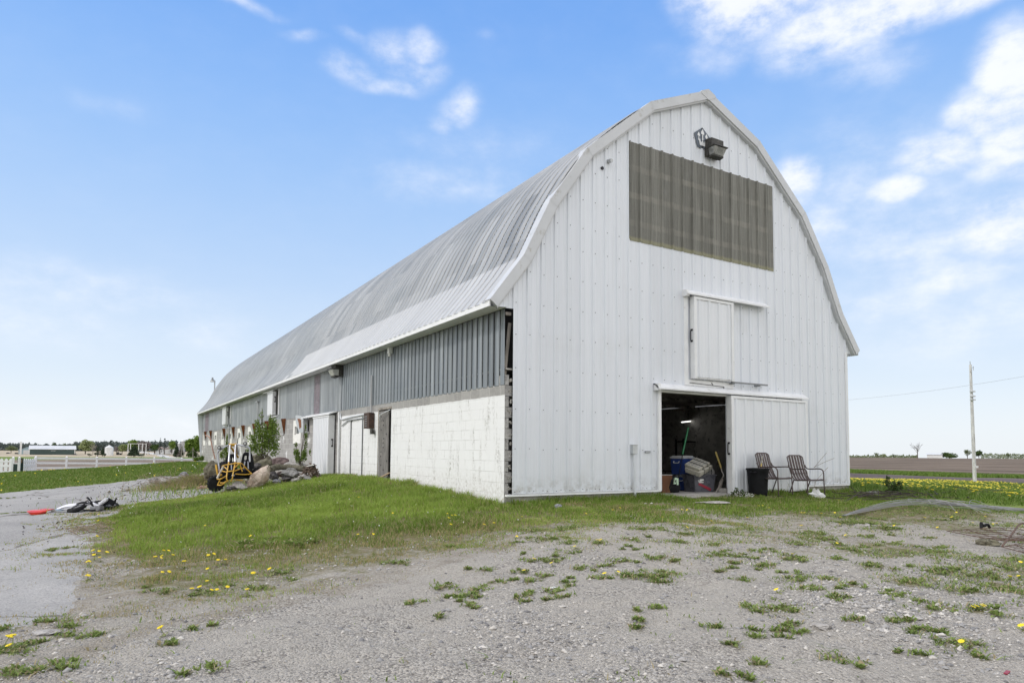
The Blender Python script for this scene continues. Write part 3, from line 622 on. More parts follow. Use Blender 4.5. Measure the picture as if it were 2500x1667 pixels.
# rakes: one band each side, with a turned cap over the roof edge
def rake(pts, name):
    P = [Vector(p) for p in pts]; off = []
    for i, p in enumerate(P):
        d = (P[min(i+1, len(P)-1)]-P[max(i-1, 0)]).normalized(); n = Vector((d.y, -d.x))
        if n.y > 0: n = -n
        c = max(.6, abs(n.dot(Vector(((P[min(i+1, len(P)-1)]-P[i] if i < len(P)-1 else P[i]-P[i-1]).normalized().y, -(P[min(i+1, len(P)-1)]-P[i] if i < len(P)-1 else P[i]-P[i-1]).normalized().x)))))
        off.append(n/c)
    mb = MB(); w = .165
    for i in range(len(P)-1):
        a, b, na, nb = P[i], P[i+1], off[i], off[i+1]; q = lambda p, n, k, y: (p.x+n.x*k, y, p.y+n.y*k)
        mb.quad(q(a, na, -.03, -.135), q(b, nb, -.03, -.135), q(b, nb, w, -.135), q(a, na, w, -.135))
        mb.quad(q(a, na, w, -.135), q(b, nb, w, -.135), q(b, nb, w, -.105), q(a, na, w, -.105))
        mb.quad(q(a, na, w, -.105), q(b, nb, w, -.105), q(b, nb, w+.035, -.098), q(a, na, w+.035, -.098))
        mb.quad(q(a, na, w+.035, -.098), q(b, nb, w+.035, -.098), q(b, nb, w+.035, -.0), q(a, na, w+.035, -.0))
        mb.quad(q(a, na, -.03, -.135), q(b, nb, -.03, -.135), q(b, nb, -.03, .10), q(a, na, -.03, .10))
        d = (b-a).normalized(); L_ = (b-a).length
        for s_ in ((.0,) if i else ()):   # lapped joints
            p = a; mb.add([q(p-d*.012, na, -.034, -.139), q(p+d*.012, na, -.034, -.139), q(p+d*.012, na, w, -.139), q(p-d*.012, na, w, -.139)], [(0, 1, 2, 3)])
    e, n = P[0], off[0]; mb.quad((e.x-n.x*.03, -.135, e.y-n.y*.03), (e.x+n.x*w, -.135, e.y+n.y*w), (e.x+n.x*w, .1, e.y+n.y*w), (e.x-n.x*.03, .1, e.y-n.y*.03))
    return B(mb, name, 'rake_metal')
plain('rake_metal', (.56, .57, .585), .45, .1, .05, 2, dirt=(.40, .39, .36), dirt_amt=.15)
B(MB().prism([(5.12, 9.10), (5.345, 9.0), (5.57, 9.10), (5.57, 9.165), (5.345, 9.262), (5.12, 9.165)], 'y', -.142, -.10), 'rake_cap', 'rake_metal')
rake(RP, 'rake_trim'); rake([(10.69-x, z) for x, z in RP], 'rake_trim')
# roof sheets
def roof_sheet(mir):
    pitch = .305; n = int((BL+.5)/pitch); ys = []; hs = []
    for k in range(n):
        for dy, h in ((0, 0), (.10, .014), (.236, .014), (.238, .0), (.298, .0), (.300, .014)): ys.append(-.08+k*pitch+dy); hs.append(h)
    ys = np.array(ys); hs = np.array(hs)
    V = []; Q = []; base = 0
    RC = [(v.x, v.y) for v in arc([(x, z, 0) for x, z in RP], 4)]
    for i in range(len(RC)-1):
        a, b = np.array(RC[i]), np.array(RC[i+1]); d = (b-a)/np.linalg.norm(b-a); nrm = np.array([-d[1], d[0]]); ext = a-d*(.004 if i else .03)
        rows = []
        for tt in (0, 1):
            p = ext if tt == 0 else b
            x = p[0]+nrm[0]*(hs+0.); z = p[1]+nrm[1]*(hs+0.)
            rows.append(np.stack([x if not mir else 10.69-x, ys, z], 1))
        V += rows; m = len(ys); k = np.arange(m-1); k = k[(k % 6) != 3]; q = np.stack([base+k, base+k+1, base+m+k+1, base+m+k], 1)  # open slits left along the ribs stand in for their shadow lines
        Q.append(q if not mir else q[:, ::-1]); base += 2*m
    return np_mesh('roof', np.concatenate(V), quads=np.concatenate(Q))
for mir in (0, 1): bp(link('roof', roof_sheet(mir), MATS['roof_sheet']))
B(MB().prism([(5.1, 9.12), (5.345, 9.225), (5.59, 9.12), (5.59, 9.145), (5.345, 9.262), (5.1, 9.145)], 'y', -.14, BL+.4), 'ridge_cap', 'galvanised')
B(MB().box((-.42, -.09, 3.475), (-.395, BL+.38, 3.575)), 'eave_fascia', 'white_trim')
B(MB().quad((-.40, -.08, 3.478), (-.02, -.08, 3.50), (-.02, BL+.36, 3.50), (-.40, BL+.36, 3.478)), 'soffit', 'white_trim')
B(MB().box((11.085, -.09, 3.475), (11.11, BL+.38, 3.575)), 'eave_fascia', 'white_trim')
# long block wall with its openings
WIN = [16.22, 22.95, 26.50, 29.88, 33.18, 36.40, 39.78, 42.85, 46.13]
WH = [(y-.36, y+.36, 1.375, 1.69) for y in WIN]; OPEN = (5.925, 6.875, -.08, 1.89)
plain('grey_block', (.38, .37, .355), .9, 0, .2, 8, .004, dirt=(.14, .13, .12), dirt_amt=.4)
def block_wall():
    holes = WH+[OPEN]; ys = sorted({.03, BL}|{round(v, 4) for h in holes for v in h[:2]}); zs = sorted({-.8, 2.07}|{h for H in holes for h in H[2:]}); mb = MB()
    for a, b in zip(ys, ys[1:]):
        for c, d in zip(zs, zs[1:]):
            if any(h[0] < (a+b)/2 < h[1] and h[2] < (c+d)/2 < h[3] for h in holes): continue
            mb.quad((0, a, c), (0, b, c), (0, b, d), (0, a, d))
    for a, b, c, d in holes:
        for p, q in (((a, c), (b, c)), ((b, c), (b, d)), ((b, d), (a, d)), ((a, d), (a, c))): mb.quad((0, *p), (0, *q), (.2, *q), (.2, *p))
    mb.quad((0, .03, 2.07), (0, BL, 2.07), (.25, BL, 2.07), (.25, .03, 2.07))
    mb.quad((0, BL, -.8), (.3, BL, -.8), (.3, BL, 2.07), (0, BL, 2.07))
    tb = MB()
    for k in range(13):          # toothed end of the wall seen in the gap beside the gable sheets
        z = -.40+k*.2032; w = .155 if k % 2 else .085; tb.box((.004, .026, z+.004), (w, .33, z+.199))
    mb.quad((.0, .04, -.8), (.30, .33, -.8), (.30, .33, 2.07), (.0, .04, 2.07))
    B(mb, 'block_wall', 'block_masonry'); B(tb, 'corner_blocks', 'grey_block')
block_wall()
rr = random.Random(5); mb = MB()
for k in range(13):
    for j in range(3):
        z = -.30+k*.2032+rr.uniform(-.03, .03); x = .07+rr.uniform(0, .06); mb.bar((x, .02, z), (x+rr.uniform(.02, .05), .035, z+rr.uniform(-.02, .03)), .03, .03)
B(mb, 'mortar_lumps', 'concrete')['kind'] = 'stuff'
mb = MB(); mb.bar((.035, .12, 2.17), (.15, .12, 3.25), .02, .065); B(mb, 'attic_brace', 'old_wood')
B(MB().box((.0, .05, 2.10), (.16, .2, 2.17)), 'wall_plate', 'old_wood'); B(MB().box((.02, .05, 3.38), (.14, .12, 3.44)), 'wall_plate', 'old_wood')
B(MB().quad((.15, .42, 2.05), (.15, BL, 2.05), (.15, BL, 3.6), (.15, .42, 3.6)).quad((-.02, .42, 2.05), (1.6, .42, 2.05), (1.6, .42, 4.2), (-.02, .42, 3.6)), 'attic_light_block', 'dark_interior')  # dark sheets added to stop light leaking through the slits
# upper siding of the long wall
def side_sheet(y0, y1, z0, z1, prof, x=-.012):
    ys = [p[0] for p in prof]; xs = [x-p[1] for p in prof]; m = len(ys)
    rr = random.Random(int(y0*10)); V = [(xs[i], ys[i], z0+rr.uniform(-.006, .006)) for i in range(m)]+[(xs[i], ys[i], z1) for i in range(m)]
    return np_mesh('side_siding', np.array(V), quads=np.array([(i+1, i, m+i, m+i+1) for i in range(m-1) if not (prof[i][1] < -.02 and prof[i+1][1] < -.02)]))  # slot backs left open to the dark attic, imitating shade between ribs
pr = [(.03, 0)]; y = .03
while y < 10.3:
    for dy, d in ((.158, 0), (.160, -.021), (.224, -.021), (.226, 0)): pr.append((y+dy, d))
    y += .2295
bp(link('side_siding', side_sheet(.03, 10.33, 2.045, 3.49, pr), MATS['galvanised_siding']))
pr = []; y = 10.34
while y < BL:
    for dy, d in ((0, 0), (.096, 0), (.098, -.021), (.144, -.021), (.146, 0)): pr.append((y+dy, d))
    y += .152
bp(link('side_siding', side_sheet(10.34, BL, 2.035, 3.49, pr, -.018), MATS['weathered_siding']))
for ya, yb, za in ((12.92, 13.62, 2.05), (43.70, 45.75, 2.05)):
    pr = []; y = ya
    while y < yb:
        for dy, d in ((0, 0), (.096, 0), (.098, -.021), (.144, -.021), (.146, 0)): pr.append((y+dy, d))
        y += .152
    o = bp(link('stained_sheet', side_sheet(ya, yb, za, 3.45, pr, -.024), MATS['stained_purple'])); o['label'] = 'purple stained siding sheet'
# far gable, right-hand wall, floor and inner lining
mb = MB(); mb.add([(x, BL, z-.03) for x, z in RPF]+[(10.69, BL, -.8), (0, BL, -.8)], [tuple(range(len(RPF)+2))]); B(mb, 'far_gable', 'white_sheet')
B(MB().quad((10.68, .0, -.8), (10.68, BL, -.8), (10.68, BL, 3.5), (10.68, .0, 3.5)), 'right_side_wall', 'white_sheet')
B(MB().box((.3, .02, -.4), (10.4, 9.4, -.125)).box((3.87, -.16, -.4), (5.99, .02, -.135)), 'interior_floor', 'concrete')
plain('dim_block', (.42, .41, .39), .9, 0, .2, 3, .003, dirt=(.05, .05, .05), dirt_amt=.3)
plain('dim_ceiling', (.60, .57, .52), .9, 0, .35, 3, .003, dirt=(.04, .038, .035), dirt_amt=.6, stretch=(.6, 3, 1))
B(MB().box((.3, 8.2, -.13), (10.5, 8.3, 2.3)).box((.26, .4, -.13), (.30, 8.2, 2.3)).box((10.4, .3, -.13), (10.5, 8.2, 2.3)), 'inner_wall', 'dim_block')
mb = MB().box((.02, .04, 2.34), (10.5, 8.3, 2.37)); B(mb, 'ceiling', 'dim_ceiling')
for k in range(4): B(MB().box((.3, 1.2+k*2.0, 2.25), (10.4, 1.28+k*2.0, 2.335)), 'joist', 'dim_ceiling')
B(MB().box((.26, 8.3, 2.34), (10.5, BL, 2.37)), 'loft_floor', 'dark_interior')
# gable: openings, doors, hoods
def hood(x0, x1, z, proj=.19, d=.13):
    return MB().prism([(0, z+d), (-.05, z+d), (-proj, z+.03), (-proj, z-.005), (-proj+.02, z-.005), (-.05, z+d-.03), (0, z+d-.03)], 'x', x0, x1)
def gable_door(name, x0, x1, z0, z1, y0, y1, label, hz):
    b = MB().box((x0, y1+.012, z0), (x1, y0, z1)); d = B(b, name, 'white_trim', label=label)
    s_ = ribbed(x0+.02, x1-.02, lambda x: z0+.03, lambda x: z1-.06, y1, off=x0+.17); sub(s_, 'door_sheet', 'white_door_sheet', d)
    tr = MB().box((x0-.004, y1-.026, z0-.003), (x0+.075, y1+.05, z1+.003)).box((x1-.075, y1-.026, z0-.003), (x1+.004, y1+.05, z1+.003)).box((x0+.076, y1-.026, z1-.055), (x1-.076, y1+.05, z1+.003)); sub(tr, 'edge_trim', 'white_trim', d)
    hx = x0-.005; ym = (y0+y1)/2; hm = MB().tube(arc([(hx, ym, hz-.12), (hx-.035, ym, hz-.10), (hx-.04, ym, hz), (hx-.035, ym, hz+.10), (hx, ym, hz+.12)]), .011, 8)
    for zz in (hz-.125, hz+.125): hm.box((hx-.008, ym-.03, zz-.022), (hx+.004, ym+.03, zz+.022))
    sub(hm, 'handle', 'dark_iron', d); return d
gable_door('sliding_door', 5.93, 8.71, -.13, 2.115, -.045, -.17, 'white ribbed sliding door pushed open', .90)
gable_door('loft_door', 4.79, 6.075, 2.455, 4.30, -.035, -.14, 'small white ribbed sliding door above the entrance', 3.42)
for n_, a in (('track_hood', (3.70, 8.775, 2.155)), ('track_hood', (4.575, 7.34, 4.325))): B(hood(*a), n_, 'white_trim')
B(MB().box((3.80, -.05, -.02), (3.888, -.001, 2.15)).box((3.70, -.16, 2.13), (3.78, -.002, 2.28)), 'door_post', 'white_trim')
B(MB().box((3.89, -.04, 2.105), (5.95, .10, 2.155)), 'door_header', 'white_trim')
B(MB().box((4.60, -.04, 2.30), (4.72, -.002, 4.30)).box((4.57, -.15, 4.29), (4.66, -.002, 4.43)), 'loft_post', 'white_trim')
B(MB().box((4.72, -.032, 2.30), (6.2, -.002, 2.43)), 'loft_sill', 'white_trim')
B(MB().box((6.02, -.15, 2.418), (7.27, -.10, 2.452)).box((6.05, -.11, 2.40), (6.15, -.0, 2.43)).box((6.95, -.11, 2.40), (7.05, -.0, 2.43)), 'lower_rail', 'box_grey')
B(MB().bar((4.76, -.036, 2.36), (5.86, -.036, 2.325), .008, .014).bar((5.50, -.038, 2.345), (5.45, -.038, 2.395), .008, .012).bar((5.86, -.036, 2.325), (5.86, -.036, 2.27), .01, .02), 'trim_slot_dark', 'dark_iron')  # dark bars stand in for the thin dark slot in the trim
# holes with short pipes high on the gable
B(MB().tube([(2.29, -.005, 6.72), (2.29, -.03, 6.72)], .035, 10), 'vent_pipe', 'dark_iron')
B(MB().tube([(2.44, 0, 6.90), (2.46, -.12, 6.885)], .042, 10), 'vent_pipe', 'grey_pipe')
# windows: white painted surround, recessed dark pane
for y, (a, b, c, d) in zip(WIN, WH):
    s_ = MB()
    for q in (((y-.63, 1.03), (y+.63, c-.005)), ((y-.63, d+.005), (y+.63, 1.945)), ((y-.63, c-.005), (a-.005, d+.005)), ((b+.005, c-.005), (y+.63, d+.005))): s_.box((-.006, q[0][0], q[0][1]), (-.001, q[1][0], q[1][1]))
    w = B(s_, 'window_surround', 'white_paint')
    f = MB()
    for q in (((a, c), (b, c+.035)), ((a, d-.035), (b, d)), ((a, c+.035), (a+.05, d-.035)), ((b-.05, c+.035), (b, d-.035))): f.box((.03, q[0][0]+.001, q[0][1]+.001), (.09, q[1][0]-.001, q[1][1]-.001))
    sub(f, 'frame', 'white_paint', w); sub(MB().box((.07, a+.04, c+.03), (.075, b-.04, d-.03)), 'pane', 'window_glass', w)
# hooded fan outlets: galvanised scoops with rusty cheeks
def vent_hood(y, z0, z1, w, proj, rust=True, label=None):
    w2 = w*.36; p2 = proj*.18; T = [(-.01, y-w/2, z1), (-.01, y+w/2, z1), (-proj, y+w/2*.9, z1-.02), (-proj, y-w/2*.9, z1-.02)]; Bt = [(-.01, y-w2/2, z0), (-.01, y+w2/2, z0), (-p2, y+w2/2, z0), (-p2, y-w2/2, z0)]
    m = MB(); m.cur = 0; m.add(T+Bt, [(2, 3, 7, 6), (1, 2, 6, 5)]); m.cur = 1; m.add(T+Bt, [(0, 3, 7, 4)]); m.cur = 0; m.box((-p2-.03, y-w2/2-.03, z0-.03), (-.01, y+w2/2+.03, z0)); m.box((-.02, y-w/2-.05, z0), (-.008, y-w/2-.02, z1))
    return B(m, 'vent_hood', ('galvanised', 'rusty_iron'), label=label)
for y in (18.55, 25.2, 28.45, 31.85, 35.6, 42.1, 45.2): vent_hood(y, 1.44, 2.08, .80, .21)
vent_hood(21.4, 1.5, 2.08, .75, .34)
m = MB(); m.cur = 0; m.prism([(14.35, 1.42), (14.95, 1.42), (15.5, 1.80), (15.62, 2.10), (15.2, 2.09), (14.6, 2.02), (14.36, 1.9)], 'x', -.22, -.06)
m.cur = 1; m.add([(-.225, 14.62, 1.62), (-.225, 14.9, 1.56), (-.225, 15.05, 1.80), (-.225, 15.28, 1.96), (-.225, 14.95, 1.95), (-.225, 14.70, 1.90)], [(0, 1, 2, 5), (2, 3, 4, 5)])
m.cur = 0; m.box((-.10, 14.3, 1.38), (-.01, 14.95, 1.46)); B(m, 'vent_hood', ('galvanised', 'rusty_iron'), label='broken white vent hood with peeling rusty front')
# small sliding hatches and the low sliding door on the long wall (hung well off the wall)
def side_door(name, y0, y1, z0, z1, proj, hz, label, hood_ext, post):
    d = B(MB().box((-proj+.012, y0, z0), (-.04, y1, z1)), name, 'white_trim', label=label)
    pr = rib_profile(y0+.03, y1-.03, .2, y0+.1, .02, False); m = MB()
    for (a, da), (b, db) in zip(pr, pr[1:]): m.quad((-proj-da, a, z0+.02), (-proj-db, b, z0+.02), (-proj-db, b, z1-.05), (-proj-da, a, z1-.05))
    sub(m, 'door_sheet', 'white_door_sheet', d); sub(MB().box((-proj-.024, y0+.002, z1-.045), (-proj+.02, y1-.002, z1+.004)).box((-proj-.024, y0-.004, z0), (-proj+.03, y0+.028, z1-.046)), 'edge_trim', 'white_trim', d)
    xm = -proj*.5; hy = y0-.006; h = MB().tube(arc([(xm, hy, hz-.1), (xm, hy-.035, hz-.085), (xm, hy-.035, hz+.085), (xm, hy, hz+.1)]), .012, 8).box((xm-.03, hy-.004, hz-.13), (xm+.03, hy+.004, hz-.08)).box((xm-.03, hy-.004, hz+.08), (xm+.03, hy+.004, hz+.13)); sub(h, 'handle', 'dark_iron', d)
    B(MB().prism([(-.02, z1+.13), (-.06, z1+.13), (-proj-.05, z1+.05), (-proj-.05, z1+.015), (-.02, z1+.10)], 'y', y0-hood_ext[0], y1+hood_ext[1]), 'track_hood', 'white_trim')
    B(MB().box((-.06, post, z0-.02), (-.001, post+.10, z1+.08)), 'door_post', 'white_trim'); return d
side_door('side_hatch', 20.10, 21.35, 2.31, 3.36, .17, 3.0, 'larger white hatch hung off the wall under the eave', (.1, .9), 19.45)
side_door('side_hatch', 34.0, 35.6, 2.29, 3.36, .17, 2.95, 'white hatch hung off the wall near the far end', (.1, .9), 33.0)
side_door('side_sliding_door', 10.95, 12.95, -.16, 1.92, .22, 1.02, 'white ribbed sliding door on the grey block wall', (.15, 1.5), 10.42)
for y in (19.75, 33.55): B(MB().box((-.021, y, 2.30), (-.019, y+.34, 3.40)), 'hatch_gap_shade', 'dark_interior')  # dark sheet laid over the siding as the shaded gap beside each hatch
for y, z in ((20.0, 2.26), (34.4, 2.24)): B(MB().box((-.10, y-.3, z-.03), (-.02, y+1.2, z)), 'hatch_sill', 'white_trim')
# opening with a plywood door standing half across it
p = B(MB().box((.02, 6.17, -.03), (.04, 6.872, 1.86)), 'plywood_door', 'plywood', label='weathered grey plywood door standing ajar')
m = MB(); rr = random.Random(8)
for k in range(14): y, z = rr.choice((6.30, 6.55, 6.75))+rr.uniform(-.05, .05), .15+k*.12; m.box((.012, y-.018, z-.018), (.022, y+.018, z+.018))
sub(m, 'nail_holes', 'dark_iron', p)['kind'] = 'stuff'
B(MB().box((-.004, 6.876, -.05), (.05, 6.93, 1.90)).box((-.004, 5.90, 1.89), (.05, 6.93, 1.95)), 'opening_frame', 'old_wood')
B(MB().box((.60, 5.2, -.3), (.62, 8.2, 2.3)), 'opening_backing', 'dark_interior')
B(MB().tube(arc([(-.02, 6.75, 1.62), (-.08, 6.55, 1.74), (-.06, 6.3, 1.80), (-.01, 6.0, 1.86)]), .012, 6), 'loose_cable', 'pvc')
# conduits on the painted blocks
for y, z1 in ((9.28, 1.66), (8.19, 1.70)):
    pts = [(-.02, y, .0), (-.02, y, z1)]+([(-.02, y-.10, z1+.04), (-.02, 7.75, z1+.06)] if y > 9 else [(-.02, y, 1.78)])
    B(MB().tube(pts, .016, 6), 'conduit', 'box_grey')
B(MB().tube(arc([(-.02, 10.36, 1.95), (-.03, 10.33, 1.80), (-.03, 10.1, 1.76), (-.03, 9.2, 1.80), (-.03, 7.8, 1.83)], 5), .024, 8), 'conduit', 'pvc')
B(MB().tube([(-.03, 10.2, 1.55), (-.03, 9.6, 1.70), (-.03, 8.6, 1.71)], .018, 6), 'conduit', 'grey_pipe')
B(MB().tube([(-.055, 7.38, 1.80), (-.055, 7.38, 2.9)], .022, 8), 'conduit', 'grey_pipe')
B(MB().tube([(-.05, 24.28, 2.2), (-.05, 24.28, 3.13)], .02, 6).box((-.14, 24.1, 3.11), (-.03, 24.45, 3.16)), 'conduit', 'grey_pipe')
B(MB().tube([(-.06, 33.2, .2), (-.06, 33.2, 2.6)], .03, 6).box((-.10, 33.1, 2.3), (-.02, 33.3, 2.62)), 'conduit', 'box_grey')

# ------------------------------------------------------------------ things fixed to the barn
plain('fresh_wood', (.50, .37, .25), .8, 0, .15, 6, .002, stretch=(1, .2, 1)); plain('pink_bark', (.36, .22, .17), .85, 0, .3, 7, .003, dirt=(.12, .07, .05), dirt_amt=.3)
def place(o, p, rz=0.): o.location = tuple(float(v) for v in p); o.rotation_euler = (0, 0, rz); return o
plain('lamp_bronze', (.055, .052, .048), .6, .2, .3, 12, dirt=(.16, .155, .14), dirt_amt=.3)
t_ = NT('lamp_glass'); v_ = t_.map(); n_ = t_.noise(v_, 9, 6, .7); t_.fin(t_.mix(t_.rng(n_, .3, .7), (.16, .16, .155), (.40, .40, .385)), .2, 0, .5)
t_ = NT('lamp_glass_clean'); n_ = t_.noise(t_.map(), 7, 6, .7); t_.fin(t_.mix(t_.rng(n_, .3, .7), (.42, .42, .40), (.66, .66, .63)), .2, 0, .5)
def wall_pack(name, label, loc, rz, glass, s=1.):
    """Box lamp: square housing against the wall, sloping glass refractor below a lip. Local -y faces out."""
    r = empty(name, loc, rz, label, 'lamp'); r.scale = (s, s, s)
    MB().box((-.19, -.10, -.17), (.19, 0, .20)).box((-.185, -.20, .02), (.185, -.10, .19)).build('housing', MATS['lamp_bronze'], r, bevel=.008)
    MB().prism([(-.10, .02), (-.30, .015), (-.31, -.01), (-.10, -.015)], 'x', -.205, .205).build('lip', MATS['lamp_bronze'], r)
    g = MB(); g.add([(-.185, -.102, -.016), (.185, -.102, -.016), (.185, -.285, -.016), (-.185, -.285, -.016), (-.15, -.102, -.17), (.15, -.102, -.17), (.15, -.215, -.165), (-.15, -.215, -.165)],
                    [(0, 1, 2, 3), (7, 6, 5, 4), (0, 3, 7, 4), (1, 5, 6, 2), (3, 2, 6, 7), (0, 4, 5, 1)]); g.build('lens', MATS[glass], r, bevel=.006)
    MB().prism([(-.10, -.172), (-.215, -.166), (-.21, -.20), (-.10, -.215)], 'x', -.16, .16).build('lower_rim', MATS['lamp_bronze'], r)
    return r
wall_pack('wall_lamp', 'dark weathered box lamp on the gable just above the grey panel', (5.53, -.012, 7.87), 0, 'lamp_glass', 1.08)
wall_pack('wall_lamp', 'box lamp with pale lens on the siding under the long eave', (-.03, 10.42, 3.36), -pi/2, 'lamp_glass_clean', 1.25)
# pentagon plate with three cut-out spade shapes
plain('plate_blue', (.115, .135, .165), .5, .3, .1, 8)
def emblem():
    o = [(4.98, 8.17), (5.25, 8.36), (5.50, 8.17), (5.42, 7.86), (5.09, 7.86)]
    r = MB().prism(o, 'y', -.028, -.023).build('emblem_plate', MATS['plate_blue'])
    def spade(cx, cz, s):
        m = MB(); pts = [(cx, cz+.11*s), (cx-.055*s, cz+.02*s), (cx-.045*s, cz-.03*s), (cx-.012*s, cz-.02*s), (cx-.02*s, cz-.17*s), (cx+.02*s, cz-.17*s), (cx+.012*s, cz-.02*s), (cx+.045*s, cz-.03*s), (cx+.055*s, cz+.02*s)]
        m.prism(pts, 'y', -.034, -.0285); m.build('white_mark', MATS['white_trim'], r)
    spade(5.25, 8.215, .95); spade(5.125, 8.15, .72); spade(5.375, 8.15, .72)
    MB().prism([(5.13, 8.06), (5.17, 8.07), (5.19, 7.98), (5.245, 8.05), (5.30, 7.98), (5.33, 8.07), (5.37, 8.06), (5.34, 7.92), (5.16, 7.92)], 'y', -.034, -.0285).build('white_mark', MATS['white_trim'], r)
    tag(r, 'dark pentagon plate with white spade emblem near the gable peak', 'plate')
emblem()
r = MB().box((3.428, -.030, .785), (3.588, -.022, .828)).build('name_plate', MATS['box_grey'], bevel=.003); tag(r, 'small grey plate screwed on the gable beside the entrance', 'plate')
MB().box((3.445, -.033, .80), (3.57, -.0305, .812)).build('worn_lettering', MATS['galvanised'], r)
r = empty('junction_box', (3.09, -.02, .76), 0, 'grey electrical box with white pipe on the gable left of the entrance', 'electric box')
MB().box((-.065, -.09, 0), (.065, -.0, .195)).box((-.07, -.098, .185), (.07, -.0, .20)).build('box', MATS['galvanised'], r, bevel=.005)
MB().tube([(-.005, -.05, .0), (.0, -.05, -.06), (.02, -.06, -.95)], .026, 10).build('pipe', MATS['pvc'], r)
r = empty('meter_box', (-.02, 7.42, 1.40), 0, 'rusty brown meter box on the white block wall', 'electric box')
plain('meter_brown', (.07, .045, .038), .7, .2, .4, 9, dirt=(.14, .075, .045), dirt_amt=.4)
MB().box((-.15, -.21, 0), (-.0, .21, .43)).box((-.155, -.22, .40), (0, .22, .44)).build('box', MATS['meter_brown'], r, bevel=.006)
m = MB()
for k in range(5): m.box((-.156, -.05, .06+k*.065), (-.151, .12, .085+k*.065))
m.build('slots', MATS['box_grey'], r)
MB().box((-.10, -.30, -.16), (-.01, -.18, -.04)).tube([(-.05, -.20, .02), (-.05, -.22, -.06)], .02, 8).build('fuse_box', MATS['lamp_bronze'], r, bevel=.004)
r = empty('sensor_lamp', (-.05, 5.84, 3.25), 0, 'small white sensor lamp high on the near siding', 'lamp')
MB().box((-.10, -.06, .08), (0, .08, .25)).build('box', MATS['white_trim'], r, bevel=.008); MB().lathe([(.035, 0), (.045, .05), (.04, .08)], 10, (-.06, 0, .0)).build('sensor', MATS['white_paint'], r)
# yard lamp standing up behind the far end of the roof
r = empty('yard_lamp', (-.1, BL+.9, -.2), 0, 'yard lamp with conical shade on a pole behind the far roof end', 'lamp')
p0 = at_d(525, 955, 58.); px_ = 1635/58
hp = at_d(524.5, 929, 58.); r.location = tuple(float(v) for v in (hp[0], hp[1], -.2)); zt_ = float(hp[2])+.2
MB().tube([(0, 0, 0), (0, 0, zt_)], .05, 8).tube(arc([(0, 0, zt_-.02), (-.05, 0, zt_+.03), (-.18, 0, zt_+.02)]), .035, 6).build('pole', MATS['grey_pipe'], r)
MB().lathe([(.06, zt_+.26), (.09, zt_+.10), (.13, zt_+.02), (.16, zt_-.02)], 14, (-.19, 0, 0)).build('housing', MATS['box_grey'], r, True); MB().lathe([(.16, zt_-.03), (.20, zt_-.10), (.17, zt_-.12)], 14, (-.19, 0, 0)).build('shade', MATS['lamp_glass_clean'], r, True)

# ------------------------------------------------------------------ inside the entrance
plain('cooler_blue', (.035, .07, .26), .4, 0, .1, 5); plain('cooler_white', (.66, .67, .68), .4, 0, .06, 6, dirt=(.4, .38, .33), dirt_amt=.2)
plain('crate_beige', (.50, .475, .40), .55, 0, .1, 8, dirt=(.25, .22, .17), dirt_amt=.3); plain('tub_grey', (.10, .10, .115), .3, 0, .2, 4)
plain('black_plastic', (.013, .0135, .015), .6, 0, .25, 6, spec=.12); plain('red_plastic', (.30, .03, .05), .4, 0, .1, 5)
plain('yellow_wood', (.62, .47, .15), .5, 0, .12, 9); plain('green_handle', (.035, .20, .085), .45, 0, .1, 9); plain('mint_plastic', (.50, .66, .48), .45, 0, .1, 7)
plain('shovel_steel', (.50, .47, .43), .5, .3, .2, 7, dirt=(.25, .14, .08), dirt_amt=.4); plain('cardboard', (.13, .055, .025), .8, 0, .15, 5); plain('bag_grey', (.34, .335, .32), .8, 0, .2, 7)
FZ = -.125
def P5(X, Y): return 1560+X/4.9, 920+Y/4.9
def P6(X, Y): return 1600+X/6.815, 1000+Y/6.815
def cooler(name, label, c, w, d, h, rz):
    r = empty(name, c, rz, label, 'cooler')
    m = MB(); m.add([(-w*.45, -d*.45, 0), (w*.45, -d*.45, 0), (w*.45, d*.45, 0), (-w*.45, d*.45, 0), (-w/2, -d/2, h*.84), (w/2, -d/2, h*.84), (w/2, d/2, h*.84), (-w/2, d/2, h*.84)], [(0, 3, 2, 1), (4, 5, 6, 7), (0, 1, 5, 4), (1, 2, 6, 5), (2, 3, 7, 6), (3, 0, 4, 7)])
    m.build('body', MATS['cooler_blue'], r, bevel=.015); MB().box((-w*.53, -d*.54, h*.845), (w*.53, d*.54, h*.93)).box((-w*.46, -d*.46, h*.93), (w*.46, d*.46, h)).build('lid', MATS['cooler_white'], r, bevel=.012)
    MB().tube(arc([(-w*.52, -d*.2, h*.7), (-w*.6, -d*.15, h*.62), (-w*.6, d*.15, h*.62), (-w*.52, d*.2, h*.7)]), .012, 6).build('handle', MATS['cooler_white'], r); return r
a = at_y(*P5(600, 1395), 1.05); cooler('cooler', 'lower blue cooler standing on the barn floor behind the grey tub', (a[0]+.02, 1.2, FZ), .36, .36, .38, .2)
a = at_y(*P5(545, 1200), 1.05); cooler('cooler', 'upper blue cooler with a white lid on top of the other cooler', (a[0]+.08, 1.2, FZ+.385), .42, .40, .46, .12)
